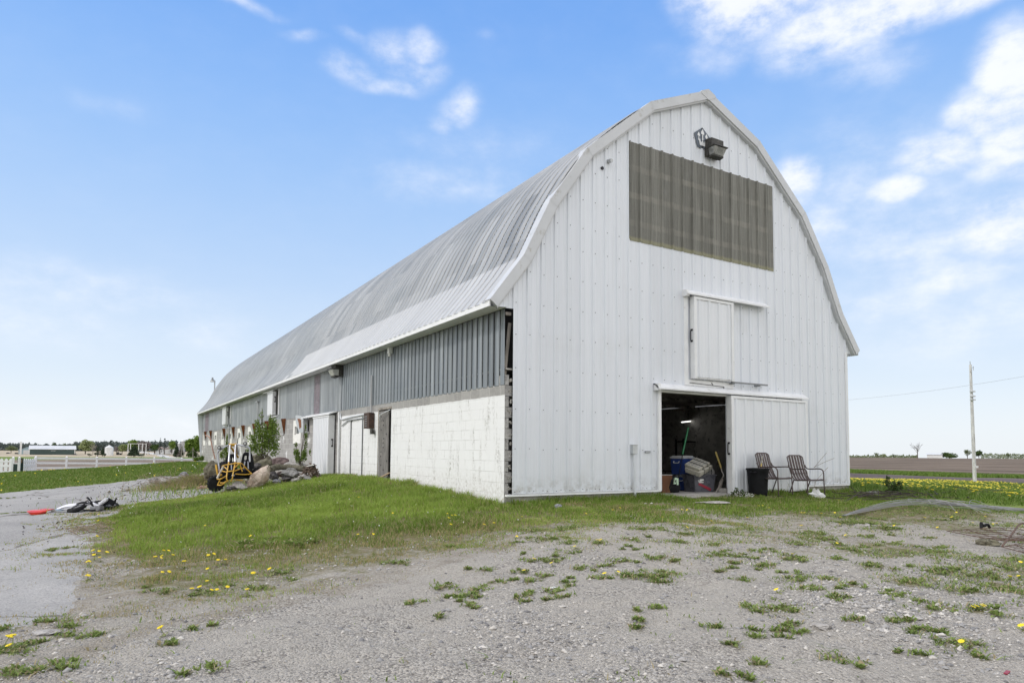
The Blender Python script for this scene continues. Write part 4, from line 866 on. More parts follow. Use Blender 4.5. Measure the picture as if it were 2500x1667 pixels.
# grey translucent tub heaped with things
a = at_y(*P5(745, 1400), .55); TX = a[0]
r = empty('storage_tub', (TX, .62, FZ), -.12, 'dark grey tub full of odds and ends inside the entrance', 'tub')
def tub(w, d, h, t=.012):
    m = MB(); o = [(-.42, -.42, 0), (.42, -.42, 0), (.42, .42, 0), (-.42, .42, 0), (-.5, -.5, 1), (.5, -.5, 1), (.5, .5, 1), (-.5, .5, 1)]
    O = [(x*w, y*d, z*h) for x, y, z in o]; I = [(x*w*.94, y*d*.94, t+z*(h-t)) for x, y, z in o]
    m.add(O+I, [(0, 3, 2, 1), (0, 1, 5, 4), (1, 2, 6, 5), (2, 3, 7, 6), (3, 0, 4, 7), (8, 9, 10, 11), (8, 12, 13, 9), (9, 13, 14, 10), (10, 14, 15, 11), (11, 15, 12, 8), (4, 5, 13, 12), (5, 6, 14, 13), (6, 7, 15, 14), (7, 4, 12, 15)]); return m
tub(.64, .45, .40).build('tub', MATS['tub_grey'], r, bevel=.006)
for y_ in (-.24, .222): MB().box((-.335, y_, .385), (.335, y_+.018, .41)).build('rim', MATS['tub_grey'], r)
m = MB()
for x, z, w, h in ((-.19, .275, .03, .012), (-.15, .285, .014, .04), (-.125, .285, .028, .04), (-.09, .285, .03, .04), (-.055, .285, .026, .036), (-.15, .25, .10, .014), (-.11, .228, .12, .018)): m.box((x-w/2, -.222, z-h/2), (x+w/2, -.2, z+h/2))
m.build('white_lettering', MATS['white_paint'], r)
m = MB(); m.bar((-.18, -.207, .20), (.18, -.200, .05), .012, .06); m.build('red_stripe', MATS['red_plastic'], r)
MB().lathe([(.0, .0), (.05, .01), (.06, .05), (.03, .09), (0, .1)], 12, (.10, -.19, .17)).build('jar', MATS['tub_grey'], r, True)
# two beige louvred crates tied with cord, lying across the tub
for nm, lb, c, rx, ry, sz in (('plastic_crate', 'beige slatted crate lid uppermost on the heap in the tub', (TX-.13, .55, FZ+.60), .35, -.30, (.50, .36, .085)), ('plastic_crate', 'beige crate tied with black cord resting on the tub', (TX-.08, .56, FZ+.49), .30, -.30, (.56, .38, .12))):
    r = empty(nm, c, .25, lb, 'crate', 'beige crates on the tub'); r.rotation_euler = (rx, ry, .22)
    w, d, h = sz; MB().box((-w/2, -d/2, 0), (w/2, d/2, h*.45)).box((-w/2-.01, -d/2-.01, h*.45), (w/2+.01, d/2+.01, h)).build('shell', MATS['crate_beige'], r, bevel=.008)
    m = MB()
    for k in range(6):
        for j in range(4): m.box((-w*.42+k*w*.15, -d*.40+j*d*.22, h), (-w*.42+k*w*.15+w*.10, -d*.40+j*d*.22+d*.10, h+.004))
    m.build('slots', MATS['bag_grey'], r)
    m = MB()
    for x in (-w*.18, w*.22): m.tube([(x, -d/2-.015, -.01), (x+.01, -d/2-.018, h+.01), (x, d/2, h+.01)], .006, 5)
    m.build('cord', MATS['black_plastic'], r)
r = MB().lathe([(0, -.02), (.13, 0), (.17, .09), (.15, .20), (.09, .27), (0, .29)], 14).build('grey_sack', MATS['bag_grey'], smooth=True); tag(r, 'rumpled grey sack behind the crates on the tub', 'sack'); r.location = (TX+.27, .72, FZ+.36); r.rotation_euler = (.3, .9, 0)
r = MB().tube(arc([(TX+.12, .52, FZ+.56), (TX+.22, .50, FZ+.57), (TX+.30, .49, FZ+.48), (TX+.27, .48, FZ+.38)]), .008, 6).build('black_hose', MATS['black_plastic']); tag(r, 'thin black hose curling over the grey sack', 'hose')
# shovel with a pale yellow handle leaning in the corner of the opening
def P(X, Y, y): return tuple(float(v) for v in at_y(*P5(X, Y), y))
r = empty('shovel', P(900, 1400, .25), 0, 'shovel with pale yellow handle leaning in the entrance', 'shovel'); o_ = np.array(r.location)
loc = lambda p: tuple(np.array(p)-o_)
MB().tube([loc(P(917, 895, .45)), loc(P(983, 1085, .36))], .021, 8).build('handle', MATS['yellow_wood'], r); MB().tube(arc([loc(P(983, 1085, .36)), loc(P(993, 1130, .33)), loc(P(1012, 1165, .30)), loc(P(1010, 1200, .28))]), .012, 8).build('shaft', MATS['shovel_steel'], r)
m = MB(); bl = [loc(P(x, y_, .26)) for x, y_ in ((1005, 1190), (960, 1260), (945, 1340), (955, 1362), (985, 1330), (1003, 1270))]; m.add(bl+[(p[0]+.02, p[1]+.03, p[2]) for p in bl], [tuple(range(6)), tuple(range(11, 5, -1))]+[(i, (i+1) % 6, 6+(i+1) % 6, 6+i) for i in range(6)]); m.build('blade', MATS['shovel_steel'], r)
r = MB().tube([P(1008, 1230, .22), P(905, 1402, .2)], .014, 8).build('wooden_stick', MATS['old_wood']); tag(r, 'brown stick leaning beside the shovel blade in the entrance', 'stick')
# long green-handled broom and a mint dustpan
r = empty('broom', P(470, 1290, .45), 0, 'long broom with a green handle grip standing behind the entrance', 'broom'); o_ = np.array(r.location)
MB().tube([loc(P(590, 605, .75)), loc(P(520, 925, .62))], .021, 8).build('grip', MATS['green_handle'], r); MB().tube([loc(P(520, 925, .62)), loc(P(462, 1270, .45))], .009, 6).build('shaft', MATS['black_plastic'], r)
MB().bar(loc(P(458, 1210, .45)), loc(P(462, 1290, .45)), .05, .02, (0, 1, 0)).build('head', MATS['mint_plastic'], r)
m = MB(); c_ = [P(*q, .42) for q in ((432, 1205), (452, 1203), (446, 1278), (420, 1282))]; m.add(c_+[(p[0], p[1]+.03, p[2]) for p in c_], [(0, 1, 2, 3), (7, 6, 5, 4), (0, 4, 5, 1), (1, 5, 6, 2), (2, 6, 7, 3), (3, 7, 4, 0)])
r = m.build('dustpan', MATS['mint_plastic']); tag(r, 'pale green dustpan beside the broom in the entrance', 'dustpan')
c_ = [P(*q, .415) for q in ((435, 1230), (446, 1230), (442, 1258), (431, 1260))]; MB().add(c_, [(0, 1, 2, 3)]).build('hole', MATS['black_plastic'], r)
# brown carton, dark bag, office chair back and rack further in
a = at_y(*P5(285, 1400), .7); r = empty('carton', (a[0], .75, FZ), .1, 'orange brown carton on the floor at the left of the entrance', 'box')
MB().box((-.20, -.2, 0), (.15, .2, .40)).build('body', MATS['cardboard'], r, bevel=.004); MB().box((-.205, -.205, .40), (.155, .205, .415)).build('lid', MATS['bag_grey'], r)
a = at_y(*P5(450, 1390), .5); r = MB().lathe([(0, 0), (.24, .01), (.28, .12), (.22, .30), (.12, .40), (0, .42)], 12).build('black_bag', MATS['black_plastic'], smooth=True); r.location = (a[0], .75, FZ); tag(r, 'black plastic bag slumped on the barn floor', 'bag')
a = at_y(*P5(325, 1240), 2.2); r = empty('wooden_chair', (a[0], 2.3, FZ), .3, 'dark hoop-backed wooden chair in the gloom of the barn', 'chair')
plain('dark_wood', (.04, .032, .026), .6, 0, .3, 8)
MB().tube(arc([(-.22, .2, .45), (-.25, .22, .75), (-.14, .25, 1.0), (0, .26, 1.05), (.14, .25, 1.0), (.25, .22, .75), (.22, .2, .45)]), .016, 6).build('back_hoop', MATS['dark_wood'], r)
m = MB()
for k in range(7): x = -.16+k*.053; m.tube([(x*.8, .2, .46), (x, .24, 1.02-abs(x)*.5)], .008, 5)
m.build('spindles', MATS['dark_wood'], r); MB().box((-.23, -.22, .42), (.23, .22, .46)).build('seat', MATS['dark_wood'], r, bevel=.02)
for sx, sy in ((-1, -1), (1, -1), (-1, 1), (1, 1)): MB().tube([(sx*.17, sy*.15, .42), (sx*.22, sy*.21, 0)], .018, 6).build('leg', MATS['dark_wood'], r)
r = empty('metal_rack', (5.5, 5.2, FZ), 0, 'black open metal rack standing deep inside the barn', 'rack')
x0, x1 = at_y(*P5(445, 900), 5.2)[0]-5.5, at_y(*P5(800, 900), 5.2)[0]-5.5
for x in (x0, x0+(x1-x0)*.24, x0+(x1-x0)*.76, x1): MB().box((x-.02, -.02, 0), (x+.02, .02, 1.36)).build('post', MATS['black_plastic'], r)
for z in (.35, .75, 1.25): MB().box((x0, -.018, z), (x1, .018, z+.04)).build('rail', MATS['black_plastic'], r)
a, b = at_y(*P5(665, 480), 8.15), at_y(*P5(915, 650), 8.15); r = MB().box((a[0], 8.12, b[2]), (b[0], 8.19, a[2])).build('black_board', MATS['black_plastic'], bevel=.01); tag(r, 'black rectangular board on the back wall inside the barn', 'board')
MB().box((a[0]+.03, 8.115, b[2]+.03), (b[0]-.03, 8.119, a[2]-.03)).build('face', MATS['dark_iron'], r)
t_ = NT('lamp_tube'); t_.b.inputs['Emission Color'].default_value = (1, .98, .93, 1); t_.b.inputs['Emission Strength'].default_value = 1.3; t_.fin((.8, .8, .8), .4, 0)
a = at_y(*P5(512, 541), 4.2); b = at_y(*P5(628, 528), 5.6); r = empty('tube_lamp', tuple(a), 0, 'lit tube lamp hanging inside the barn', 'lamp')
d = tuple(np.array(b)-np.array(a)); MB().tube([(0, 0, 0), d], .02, 8).build('tube', MATS['lamp_tube'], r); MB().bar((0, 0, .05), (d[0], d[1], d[2]+.05), .10, .03).tube([(.02, .05, .06), (.02, .05, 2.17-a[2])], .008, 5).build('housing', MATS['white_trim'], r)
a = at_y(*P5(490, 480), 3.6); r = empty('hanging_duct', (a[0], 3.6, a[2]-.12), 0, 'short pale duct hanging from the barn ceiling', 'duct'); MB().box((-.11, -.1, 0), (.11, .1, .36)).build('duct', MATS['bag_grey'], r); MB().box((-.13, -.12, .30), (.13, .12, .34)).build('collar', MATS['old_wood'], r)

# ------------------------------------------------------------------ against the gable
def gr(px, py):
    p = ground(px, py); return np.array([p[0], p[1], gz(p[0], p[1])])
p = np.array([6.42, -.50, gz(6.42, -.50)])
r = empty('trash_can', p, .3, 'black plastic trash can standing in the grass beside the lawn chairs', 'trash can')
k_ = .285
m = MB(); m.lathe([(.0, -.03), (.205, -.03), (.21, .0), (.235, .30), (.24, .315), (.236, .33), (.242, .35), (.237, .365), (.255, .55), (.262, .56), (.262, .585), (.265, .60), (.252, .60), (.225, .05), (0, .04)], 28); m.build('body', MATS['black_plastic'], r, True)
MB().lathe([(.262, .60), (.285, .60), (.288, .635), (.272, .645), (.255, .64), (.252, .60)], 28).build('rim', MATS['black_plastic'], r, True)
for s_ in (-1, 1): MB().tube(arc([(s_*.27, -.06, .56), (s_*.33, -.05, .545), (s_*.335, 0, .54), (s_*.33, .05, .545), (s_*.27, .06, .56)]), .018, 8).build('handle', MATS['black_plastic'], r)
r.scale = (.92, .92, .95)
r = MB().bar((0, 0, 0), (.03, 0, .12), .03, .012, (0, 1, 0)).build('yellow_stake', MATS['yellow_wood']); r.location = (p[0]+.08, p[1]-.02, p[2]+.60); tag(r, 'pale splintered stake sticking out of the trash can', 'stake')
MB().bar((.03, 0, .12), (.065, 0, .30), .015, .008, (0, 1, 0)).build('splinter', MATS['crate_beige'], r)
# lawn chairs: tube frame, five metal slats running down the back and over the seat
def mat_chairpaint():
    t = NT('chair_paint'); v = t.map(); n = t.noise(v, 9, 7, .7); c = t.mix(t.rng(n, .35, .65), (.06, .04, .038), (.10, .075, .07)); c = t.mix(t.rng(t.noise(v, 21, 6, .75), .60, .68), c, (.17, .07, .035)); t.fin(c, .55, .2, .4)
mat_chairpaint()
def lawn_chair():
    r = empty('lawn_chair'); W2 = .265
    prof = [(-.33, .93), (-.305, .84), (-.26, .66), (-.205, .50), (-.14, .395), (-.06, .365), (.08, .375), (.20, .39), (.245, .375)]    # (forward, up)
    pr = [(q.x, q.y) for q in arc([(a, b, 0) for a, b in prof], 5)]
    loop = [(x, -W2+.02, z) for x, z in pr]; rim = arc([(x, y, z) for x, y, z in [(pr[-1][0], -W2+.02, pr[-1][1])]+[]], 1) if 0 else None
    fr = [(x, -W2, z) for x, z in pr[::-1]][0:-2]+[(-.325, -W2+.03, .92), (-.335, -W2+.09, .945), (-.335, W2-.09, .945), (-.325, W2-.03, .92)]+[(x, W2, z) for x, z in pr][2:]
    MB().tube(fr+[(pr[-1][0]+.01, 0.0, pr[-1][1])]+[fr[0]], .0135, 8).build('frame', MATS['chair_paint'], r, True)
    for k in range(5):
        yc = -W2+.075+k*(2*W2-.15)/4; m = MB(); w = .036
        n = len(pr); T = [(x, yc-w, z) for x, z in pr]+[(x, yc+w, z) for x, z in pr]; d = .006
        m.add(T+[(x+d*.6, y, z+d) for x, y, z in T], [(i, i+1, n+i+1, n+i) for i in range(n-1)]+[(3*n+i, 3*n+i+1, 2*n+i+1, 2*n+i) for i in range(n-1)]+[(i, 2*n+i, 2*n+i+1, i+1) for i in range(n-1)]+[(n+i+1, 3*n+i+1, 3*n+i, n+i) for i in range(n-1)])
        m.build('slat', MATS['chair_paint'], r)
    for s_ in (-1, 1):
        y = s_*(W2+.022)
        MB().tube(arc([(-.275, y, .72), (-.235, y, .655), (-.16, y, .625), (.10, y, .635), (.19, y, .62), (.235, y, .55), (.24, y, .40), (.255, y, .0)], 5), .0135, 8).build('arm_and_front_leg', MATS['chair_paint'], r, True)
        MB().tube([(-.12, y, .385), (-.27, y, .0)], .0135, 8).tube([(.235, y, .375), (-.13, y, .37)], .010, 6).build('rear_leg', MATS['chair_paint'], r, True)
    m = MB(); m.tube([(-.20, -W2-.02, .52), (-.20, W2+.02, .52)], .009, 6).tube([(.10, -W2-.02, .365), (.10, W2+.02, .365)], .009, 6).build('crossbar', MATS['chair_paint'], r); return r
ch = lawn_chair(); tag(ch, 'rusty slatted lawn chair on the right, above the torn white sack', 'lawn chair', 'metal lawn chairs by the gable')
fdir = atan2(-1.0, -.05)
q = gr(1993, 1213); q = q-np.array([cos(fdir), sin(fdir), 0])*.25; q[2] = gz(q[0], q[1]); place(ch, q, fdir)
ch2 = copy_tree(ch); ch2['label'] = 'rusty slatted lawn chair partly hidden behind the trash can'
q2 = q+np.array([-1.0, .10, 0]); q2[2] = gz(q2[0], q2[1])+.035; place(ch2, q2, fdir+.16)
# torn white sack under the chair, flowering clump by the door, stones and concrete
plain('white_sack', (.74, .74, .73), .6, 0, .06, 5)
p = gr(2000, 1216); rr = random.Random(4); m = MB(); ring = [(.30, .06), (.20, .16), (.11, .19), (.02, .33), (-.03, .22), (-.12, .36), (-.16, .20), (-.33, .15), (-.20, .08), (-.12, -.04), (.02, -.10), (.20, -.05)]
V = [(x, -.03+rr.uniform(-.05, .05), z+.02) for x, z in ring]+[(0, -.10, .12)]; V2 = [(x*.9, .10+rr.uniform(-.03, .03), z*.8+.02) for x, z in ring]+[(0, .16, .10)]; n = len(ring)
m.add(V+V2, [(i, (i+1) % n, n) for i in range(n)]+[(n+1+(i+1) % n, n+1+i, n+1+n) for i in range(n)]+[(i, n+1+i, n+1+(i+1) % n, (i+1) % n) for i in range(n)])
r = m.build('torn_sack', MATS['white_sack']); r.location = tuple(p+np.array([0, .05, 0])); r.rotation_euler = (0, 0, -.5); r.scale = (.62, .62, .62); tag(r, 'torn white plastic sack crumpled under a lawn chair', 'sack')
def mat_rock(name, a, b, c3, sc=5):
    t = NT(name); v = t.map(); n = t.noise(v, sc, 8, .68); n2 = t.noise(v, sc*5, 5, .7); c = t.mix(t.rng(n, .32, .66), a, b); c = t.mix(t.rng(n2, .55, .7, 0, .7), c, c3); c = t.mix(t.rng(t.vor(t.map((1, 1, 1)), sc*1.1, 'DISTANCE_TO_EDGE', 'Distance'), .012, .035, .55, 0), c, tuple(x*.35 for x in a))
    t.bump(t.math('ADD', n, t.math('MULTIPLY', n2, .5)), .7, .03); t.fin(c, .92, 0, .15)
mat_rock('rock_grey', (.19, .185, .18), (.36, .35, .34), (.40, .39, .37)); mat_rock('rock_pale', (.30, .28, .26), (.46, .44, .42), (.20, .18, .17)); mat_rock('rock_pink', (.40, .30, .24), (.56, .48, .41), (.30, .16, .10), 4)
mat_rock('rock_dark', (.055, .05, .055), (.13, .12, .12), (.20, .19, .18)); mat_rock('rock_red', (.11, .075, .075), (.22, .165, .155), (.30, .26, .24)); mat_rock('rock_moss', (.11, .10, .075), (.20, .185, .13), (.30, .29, .26)); mat_rock('rock_slate', (.20, .20, .22), (.32, .32, .34), (.40, .40, .42))
def rock(name, label, loc, size, seed, mat, rot=(0, 0, 0), cuts=8, rough=.24, group=None, sink=.15, cat='rock'):
    bm = bmesh.new(); bmesh.ops.create_icosphere(bm, subdivisions=4, radius=1); rr = random.Random(seed)
    planes = []
    for _ in range(cuts): d = Vector((rr.gauss(0, 1), rr.gauss(0, 1), rr.gauss(0, 1))).normalized(); planes.append((d, rr.uniform(.55, .88)))
    off = Vector((seed*3.1, seed*1.7, 2.))
    for v in bm.verts:
        p = v.co.copy()
        for d, h in planes:
            e = p.dot(d)-h
            if e > 0: p -= d*e*.92
        p += v.co*(mnoise.fractal(v.co*1.3+off, .8, 2, 5)*rough); v.co = Vector((p.x*size[0]/2, p.y*size[1]/2, p.z*size[2]/2))
    me = bpy.data.meshes.new(name); bm.to_mesh(me); bm.free(); o = link(name, me, MATS[mat])
    o.location = (loc[0], loc[1], loc[2]+size[2]*(.5-sink)); o.rotation_euler = rot; return tag(o, label, cat, group)
def rock_px(label, px, py, wpx, hpx, y_depth, seed, mat, rot=(0, 0, 0), k=.8, name='rock', **kw):
    """A stone whose outline spans wpx by hpx in the photograph with its middle at (px, py), y_depth metres away along the ground."""
    dd = y_depth; c = at_d(px, py, dd); s = dd/F_PX; w, h = wpx*s, hpx*s
    return rock(name, label, (c[0], c[1], c[2]-h*.5), (w*1.12, w*k, h*1.15), seed, mat, rot, sink=0.07, **kw)
G_ = 'stones of the rubble heap by the wall'; CY = atan2(FW[1], FW[0])-pi/2
R = lambda rx=0, ry=0, rz=0: (rx, ry, CY+rz)
rock_px('long pinkish slab tilted on end at the front of the rubble', 633, 1168, 84, 36, 17.8, 11, 'rock_pink', R(.25, -.72, .1), .5, cuts=11, rough=.10, group=G_)
rock_px('pale broken stone lying in front of the yellow kart', 583, 1187, 42, 20, 17.6, 12, 'rock_pale', R(0, .05), .8, cuts=8, group=G_)
rock_px('grey pitted stone resting right of the pinkish slab', 711, 1157, 46, 25, 19.0, 13, 'rock_grey', R(0, .3), .8, group=G_)
rock_px('dark reddish domed boulder under the tall shrub', 680, 1131, 48, 26, 21.4, 14, 'rock_red', R(), .9, cuts=2, group=G_)
rock_px('large grey boulder behind the right seat of the kart', 637, 1121, 46, 26, 22.0, 15, 'rock_moss', R(0, -.1), .9, cuts=6, group=G_)
rock_px('mossy boulder between the kart and the reddish boulder', 645, 1139, 42, 34, 20.5, 16, 'rock_moss', R(0, -.5), .8, cuts=4, group=G_)
rock_px('flat pale stone against the wall behind the log', 728, 1138, 52, 16, 20.8, 17, 'rock_pale', R(0, .12), .7, group=G_)
rock_px('small pink stone at the foot of the slab', 607, 1176, 14, 10, 18.0, 18, 'rock_pink', R(), .9, group=G_)
rock_px('dark stone wedged beside the slab', 668, 1162, 24, 18, 19.0, 19, 'rock_dark', R(0, .4), .9, cuts=6, group=G_)
rock_px('brown stone under the left end of the log', 688, 1158, 24, 15, 19.3, 20, 'rock_red', R(), .9, group=G_)
rock_px('pale round stone near the bark heap', 738, 1163, 18, 13, 18.8, 21, 'rock_pale', R(), .9, group=G_)
rock_px('small bluish stone in the grass below the log', 676, 1174, 18, 12, 18.5, 22, 'rock_slate', R(), .9, group=G_)
rock_px('dark stone behind the slab below the kart', 655, 1152, 26, 20, 19.6, 23, 'rock_dark', R(0, .2), .9, group=G_)
rock_px('dark stone in the shade under the grey pitted stone', 700, 1168, 26, 12, 18.9, 24, 'rock_dark', R(), .9, group=G_)
rock_px('rounded mossy boulder behind the left wheel of the kart', 515, 1149, 32, 42, 20.5, 25, 'rock_moss', R(0, .2), .8, cuts=4, group=G_)
for i, (lb, px, py, w, h, dd, mt) in enumerate([('grey stone tucked behind the right wheel of the kart', 612, 1142, 26, 20, 20.4, 'rock_grey'), ('dark stone above the pinkish slab', 626, 1138, 24, 18, 20.3, 'rock_dark'), ('brown stone leaning on the mossy boulder', 660, 1133, 22, 20, 21.0, 'rock_red'),
    ('pale angular stone between the log and the wall', 703, 1135, 26, 14, 21.2, 'rock_pale'), ('grey stone at the low right end of the rubble', 752, 1168, 20, 10, 18.5, 'rock_grey'), ('dark flat stone below the pale broken stone', 560, 1192, 26, 9, 17.4, 'rock_dark'), ('grey brown stone at the far left foot of the rubble', 604, 1160, 22, 14, 18.9, 'rock_moss'), ('pale stone peeping from the grass under the pitted stone', 722, 1172, 20, 10, 18.3, 'rock_pale')]):
    rock_px(lb, px, py, w, h, dd, 60+i, mt, R(0, .2*(-1)**i), .8, cuts=9, group=G_)
def rock_g(label, px, py, w, d, h, seed, mat, rz=0, name='rock', group=None, sink=.25, **kw):
    p = gr(px, py); return rock(name, label, p, (w, d, h), seed, mat, (0, 0, CY+rz), group=group, sink=sink, **kw)
GL = 'stones at the left edge of the asphalt'
def wpx(px, py, n): p = ground(px, py); return n*depth(p)/F_PX
rock_px('long flat grey slab at the edge of the lawn', 394, 1170, 52, 17, depth(ground(394, 1180)), 31, 'rock_grey', R(0, -.15), .7, group=GL, cuts=6)
rock_px('big pale rounded stone on the edge of the asphalt', 417, 1177, 50, 27, depth(ground(417, 1190)), 32, 'rock_pale', R(), .8, group=GL, cuts=4)
rock_px('dark stone sitting behind the pale rounded stone', 448, 1163, 26, 20, depth(ground(448, 1178)), 33, 'rock_slate', R(), .8, group=GL)
rock_px('low brownish stone right of the pale rounded stone', 440, 1170, 24, 12, depth(ground(440, 1182)), 34, 'rock_moss', R(), .8, group=GL)
rock_px('thin flat stone lying in front of the pale rounded stone', 413, 1190, 18, 6, depth(ground(413, 1192)), 35, 'rock_pale', R(), .8, group=GL)
rock_px('small flat stone lying in front of the grey slab', 379, 1190, 14, 5, depth(ground(379, 1192)), 36, 'rock_pale', R(), .8, group=GL)
rock_px('small pale stone left of the grey slab', 365, 1184, 11, 5, depth(ground(365, 1187)), 37, 'rock_pale', R(), .8, group=GL)
rock_px('small brown stone alone on the asphalt', 267, 1200, 8, 5, depth(ground(267, 1203)), 38, 'rock_moss', R(), .8)
rock_px('flat broken piece of asphalt lying on the lot', 309, 1195, 22, 7, depth(ground(309, 1198)), 39, 'rock_pale', R(0, -.08), .8)
rock_g('rounded purple grey stone in the grass before the gable', 1361, 1240, .17, .14, .10, 41, 'rock_slate', cuts=4)
rock_g('flat pale flagstone in the weeds before the entrance', 1736, 1228, .78, .42, .06, 42, 'rock_pale', cuts=3, rough=.1)
rock_g('pale flat stone on the gravel at the lower right', 2007, 1533, .15, .10, .045, 43, 'rock_pale')
rock_g('small pink grey stone on the gravel at the right', 2116, 1284, .10, .08, .06, 44, 'rock_pale')
rock_g('small whitish stone right of the pale flat stone', 2191, 1543, .09, .05, .03, 45, 'rock_pale')
rock_g('brown grey stone beside the rusty wire panel', 2412, 1330, .32, .25, .12, 46, 'rock_moss')
rock_g('whitish slab set in the gravel at the lower left', 110, 1545, .22, .15, .03, 47, 'rock_pale')
# mossy log across the rubble and a second broken one
def log_(label, pts, r0, r1, mat, name='log'):
    q = arc(pts, 6); m = MB(); n = len(q); rr = random.Random(len(label)); m.tube(q, [r0+(r1-r0)*i/(n-1)+rr.uniform(-.008, .008) for i in range(n)], 12); o = m.build(name, MATS[mat], smooth=True); return tag(o, label, 'log', 'logs in the rubble')
mat_rock('bark_moss', (.10, .095, .07), (.19, .175, .13), (.25, .24, .20), 8)
D_ = lambda px, py, d: tuple(float(v) for v in at_d(px, py, d))
log_('thick mossy log lying across the rubble stones', [D_(661, 1147, 19.0), D_(675, 1140, 19.2), D_(710, 1141, 19.3), D_(742, 1144, 19.2)], .095, .085, 'bark_moss')
log_('shorter weathered log beneath the mossy log', [D_(700, 1156, 19.4), D_(725, 1158, 19.3), D_(746, 1163, 19.1)], .07, .06, 'old_wood')
# heap of bark and split sticks at the door
plain('bark', (.16, .115, .09), .95, 0, .45, 14, .004, dirt=(.38, .33, .29), dirt_amt=.3)
m = MB(); rr = random.Random(12); c = np.array(D_(758, 1170, 19.0)); c[2] = gz(c[0], c[1])
for k in range(170):
    u = rr.random()**.6; a = rr.uniform(0, 2*pi); R0 = .42*(1-u*.85); p = Vector((c[0]+cos(a)*R0*rr.random()**.5, c[1]+sin(a)*R0*.8, c[2]+.02+u*.42)); d = Vector((rr.gauss(0, 1), rr.gauss(0, 1), rr.gauss(0, .5))).normalized()*rr.uniform(.04, .13); m.bar(p-d, p+d, rr.uniform(.02, .06), rr.uniform(.008, .02))
o = m.build('bark_heap', MATS['bark']); tag(o, 'heap of bark and splinters beside the white sliding door', 'heap', kind='stuff')
r = MB().bar(D_(748, 1138, 18.9), D_(767, 1134, 18.9), .05, .03).build('broken_board', MATS['white_paint']); tag(r, 'short white board lying on top of the bark heap', 'board')
r = MB().tube([D_(766, 1132, 18.9), D_(767, 1141, 18.95)], .025, 7).build('dark_peg', MATS['dark_iron']); tag(r, 'dark peg standing at the end of the short white board', 'peg')
r = MB().box((-.14, -.03, 0), (.14, .03, .05)).build('white_chip', MATS['white_paint']); r.location = D_(640, 1113, 21.9); r.rotation_euler = (0, .9, CY); tag(r, 'white plastic piece lying on the large grey boulder', 'scrap')
r = empty('plastic_tray', D_(624, 1170, 18.4), CY, 'small pale green slotted tray beside the pinkish slab', 'tray'); MB().box((-.18, -.05, -.04), (.16, .05, .05)).build('tray', MATS['mint_plastic'], r)
m = MB()
for k in range(6): m.box((-.16+k*.055, -.053, -.02), (-.135+k*.055, -.0505, .03))
m.build('slots', MATS['black_plastic'], r)
r = MB().bar(tuple(at_x(923, 1168, -.12)), tuple(at_x(951, 1154, .0)), .05, .03).build('pale_board', MATS['fresh_wood']); tag(r, 'pale board leaning at the foot of the plywood door', 'board')
# boards of bark on the asphalt
for lb, mt, pts in (('pale orange splintered board lying on the asphalt', 'fresh_wood', [(425, 1197), (433, 1193), (448, 1191), (465, 1187), (462, 1191), (455, 1194), (447, 1195), (440, 1194)]), ('curled pinkish bark board near the kart wheel', 'pink_bark', [(480, 1195), (492, 1189), (508, 1186), (527, 1184), (527, 1190), (515, 1192), (502, 1193), (490, 1194)])):
    P0 = [gr(*q) for q in pts]; n = len(P0); m = MB(); m.add([(p[0], p[1], p[2]+.05+.03*(i % 2)) for i, p in enumerate(P0)]+[(p[0], p[1], p[2]+.01) for p in P0], [tuple(range(n)), tuple(range(2*n-1, n-1, -1))]+[(i, n+i, n+(i+1) % n, (i+1) % n) for i in range(n)])
    o = m.build('bark_board', MATS[mt]); tag(o, lb, 'board')

# ------------------------------------------------------------------ the yellow kart in front of the rubble
plain('kart_yellow', (.50, .29, .03), .45, .1, .15, 7, dirt=(.25, .12, .04), dirt_amt=.3); plain('kart_silver', (.42, .43, .47), .35, .5, .12, 7); plain('tyre_rubber', (.018, .018, .019), .85, 0, .3, 12, .003, spec=.1)
plain('seat_black', (.012, .0125, .015), .6, 0, .25, 6, spec=.12); plain('rim_grey', (.22, .22, .23), .45, .4, .2, 8)
KD = 17.9; kc = at_d(548, 1193, KD); kart = empty('go_kart', kc, CY, 'yellow two-seat tube-frame kart parked before the rubble heap', 'kart')
KU = 1/7.13*KD/F_PX
def K3(X, Y, w=0.): return ((X-485)*KU, -w, (1372-Y)*KU)
def kt(name, lines, r, mat): 
    m = MB()
    for l in lines: m.tube(arc(l, 4) if len(l) > 2 else l, r, 8)
    return m.build(name, MATS[mat], kart, True)
kt('roll_cage', [[K3(420, 1110, .1), K3(375, 985, 0), K3(333, 790, -.05), K3(335, 735, -.05), K3(365, 700, -.05), K3(525, 605, -.05)], [K3(660, 597, -.05), K3(860, 645, -.05), K3(888, 675, -.05), K3(893, 760, -.05), K3(912, 900, 0)], [K3(628, 600, -.15), K3(640, 780, -.3)]], .021, 'kart_silver')
kt('front_strut', [[K3(553, 610, -.02), K3(600, 760, .18), K3(640, 900, .35)], [K3(650, 605, -.02), K3(700, 760, .18), K3(752, 900, .35)]], .021, 'kart_silver')
kt('roof_bar', [[K3(525, 603, -.05), K3(660, 597, -.05)], [K3(540, 618, -.06), K3(650, 612, -.06)], [K3(540, 640, -.1), K3(588, 830, -.45)], [K3(616, 630, -.1), K3(590, 760, -.4)]], .026, 'kart_yellow')
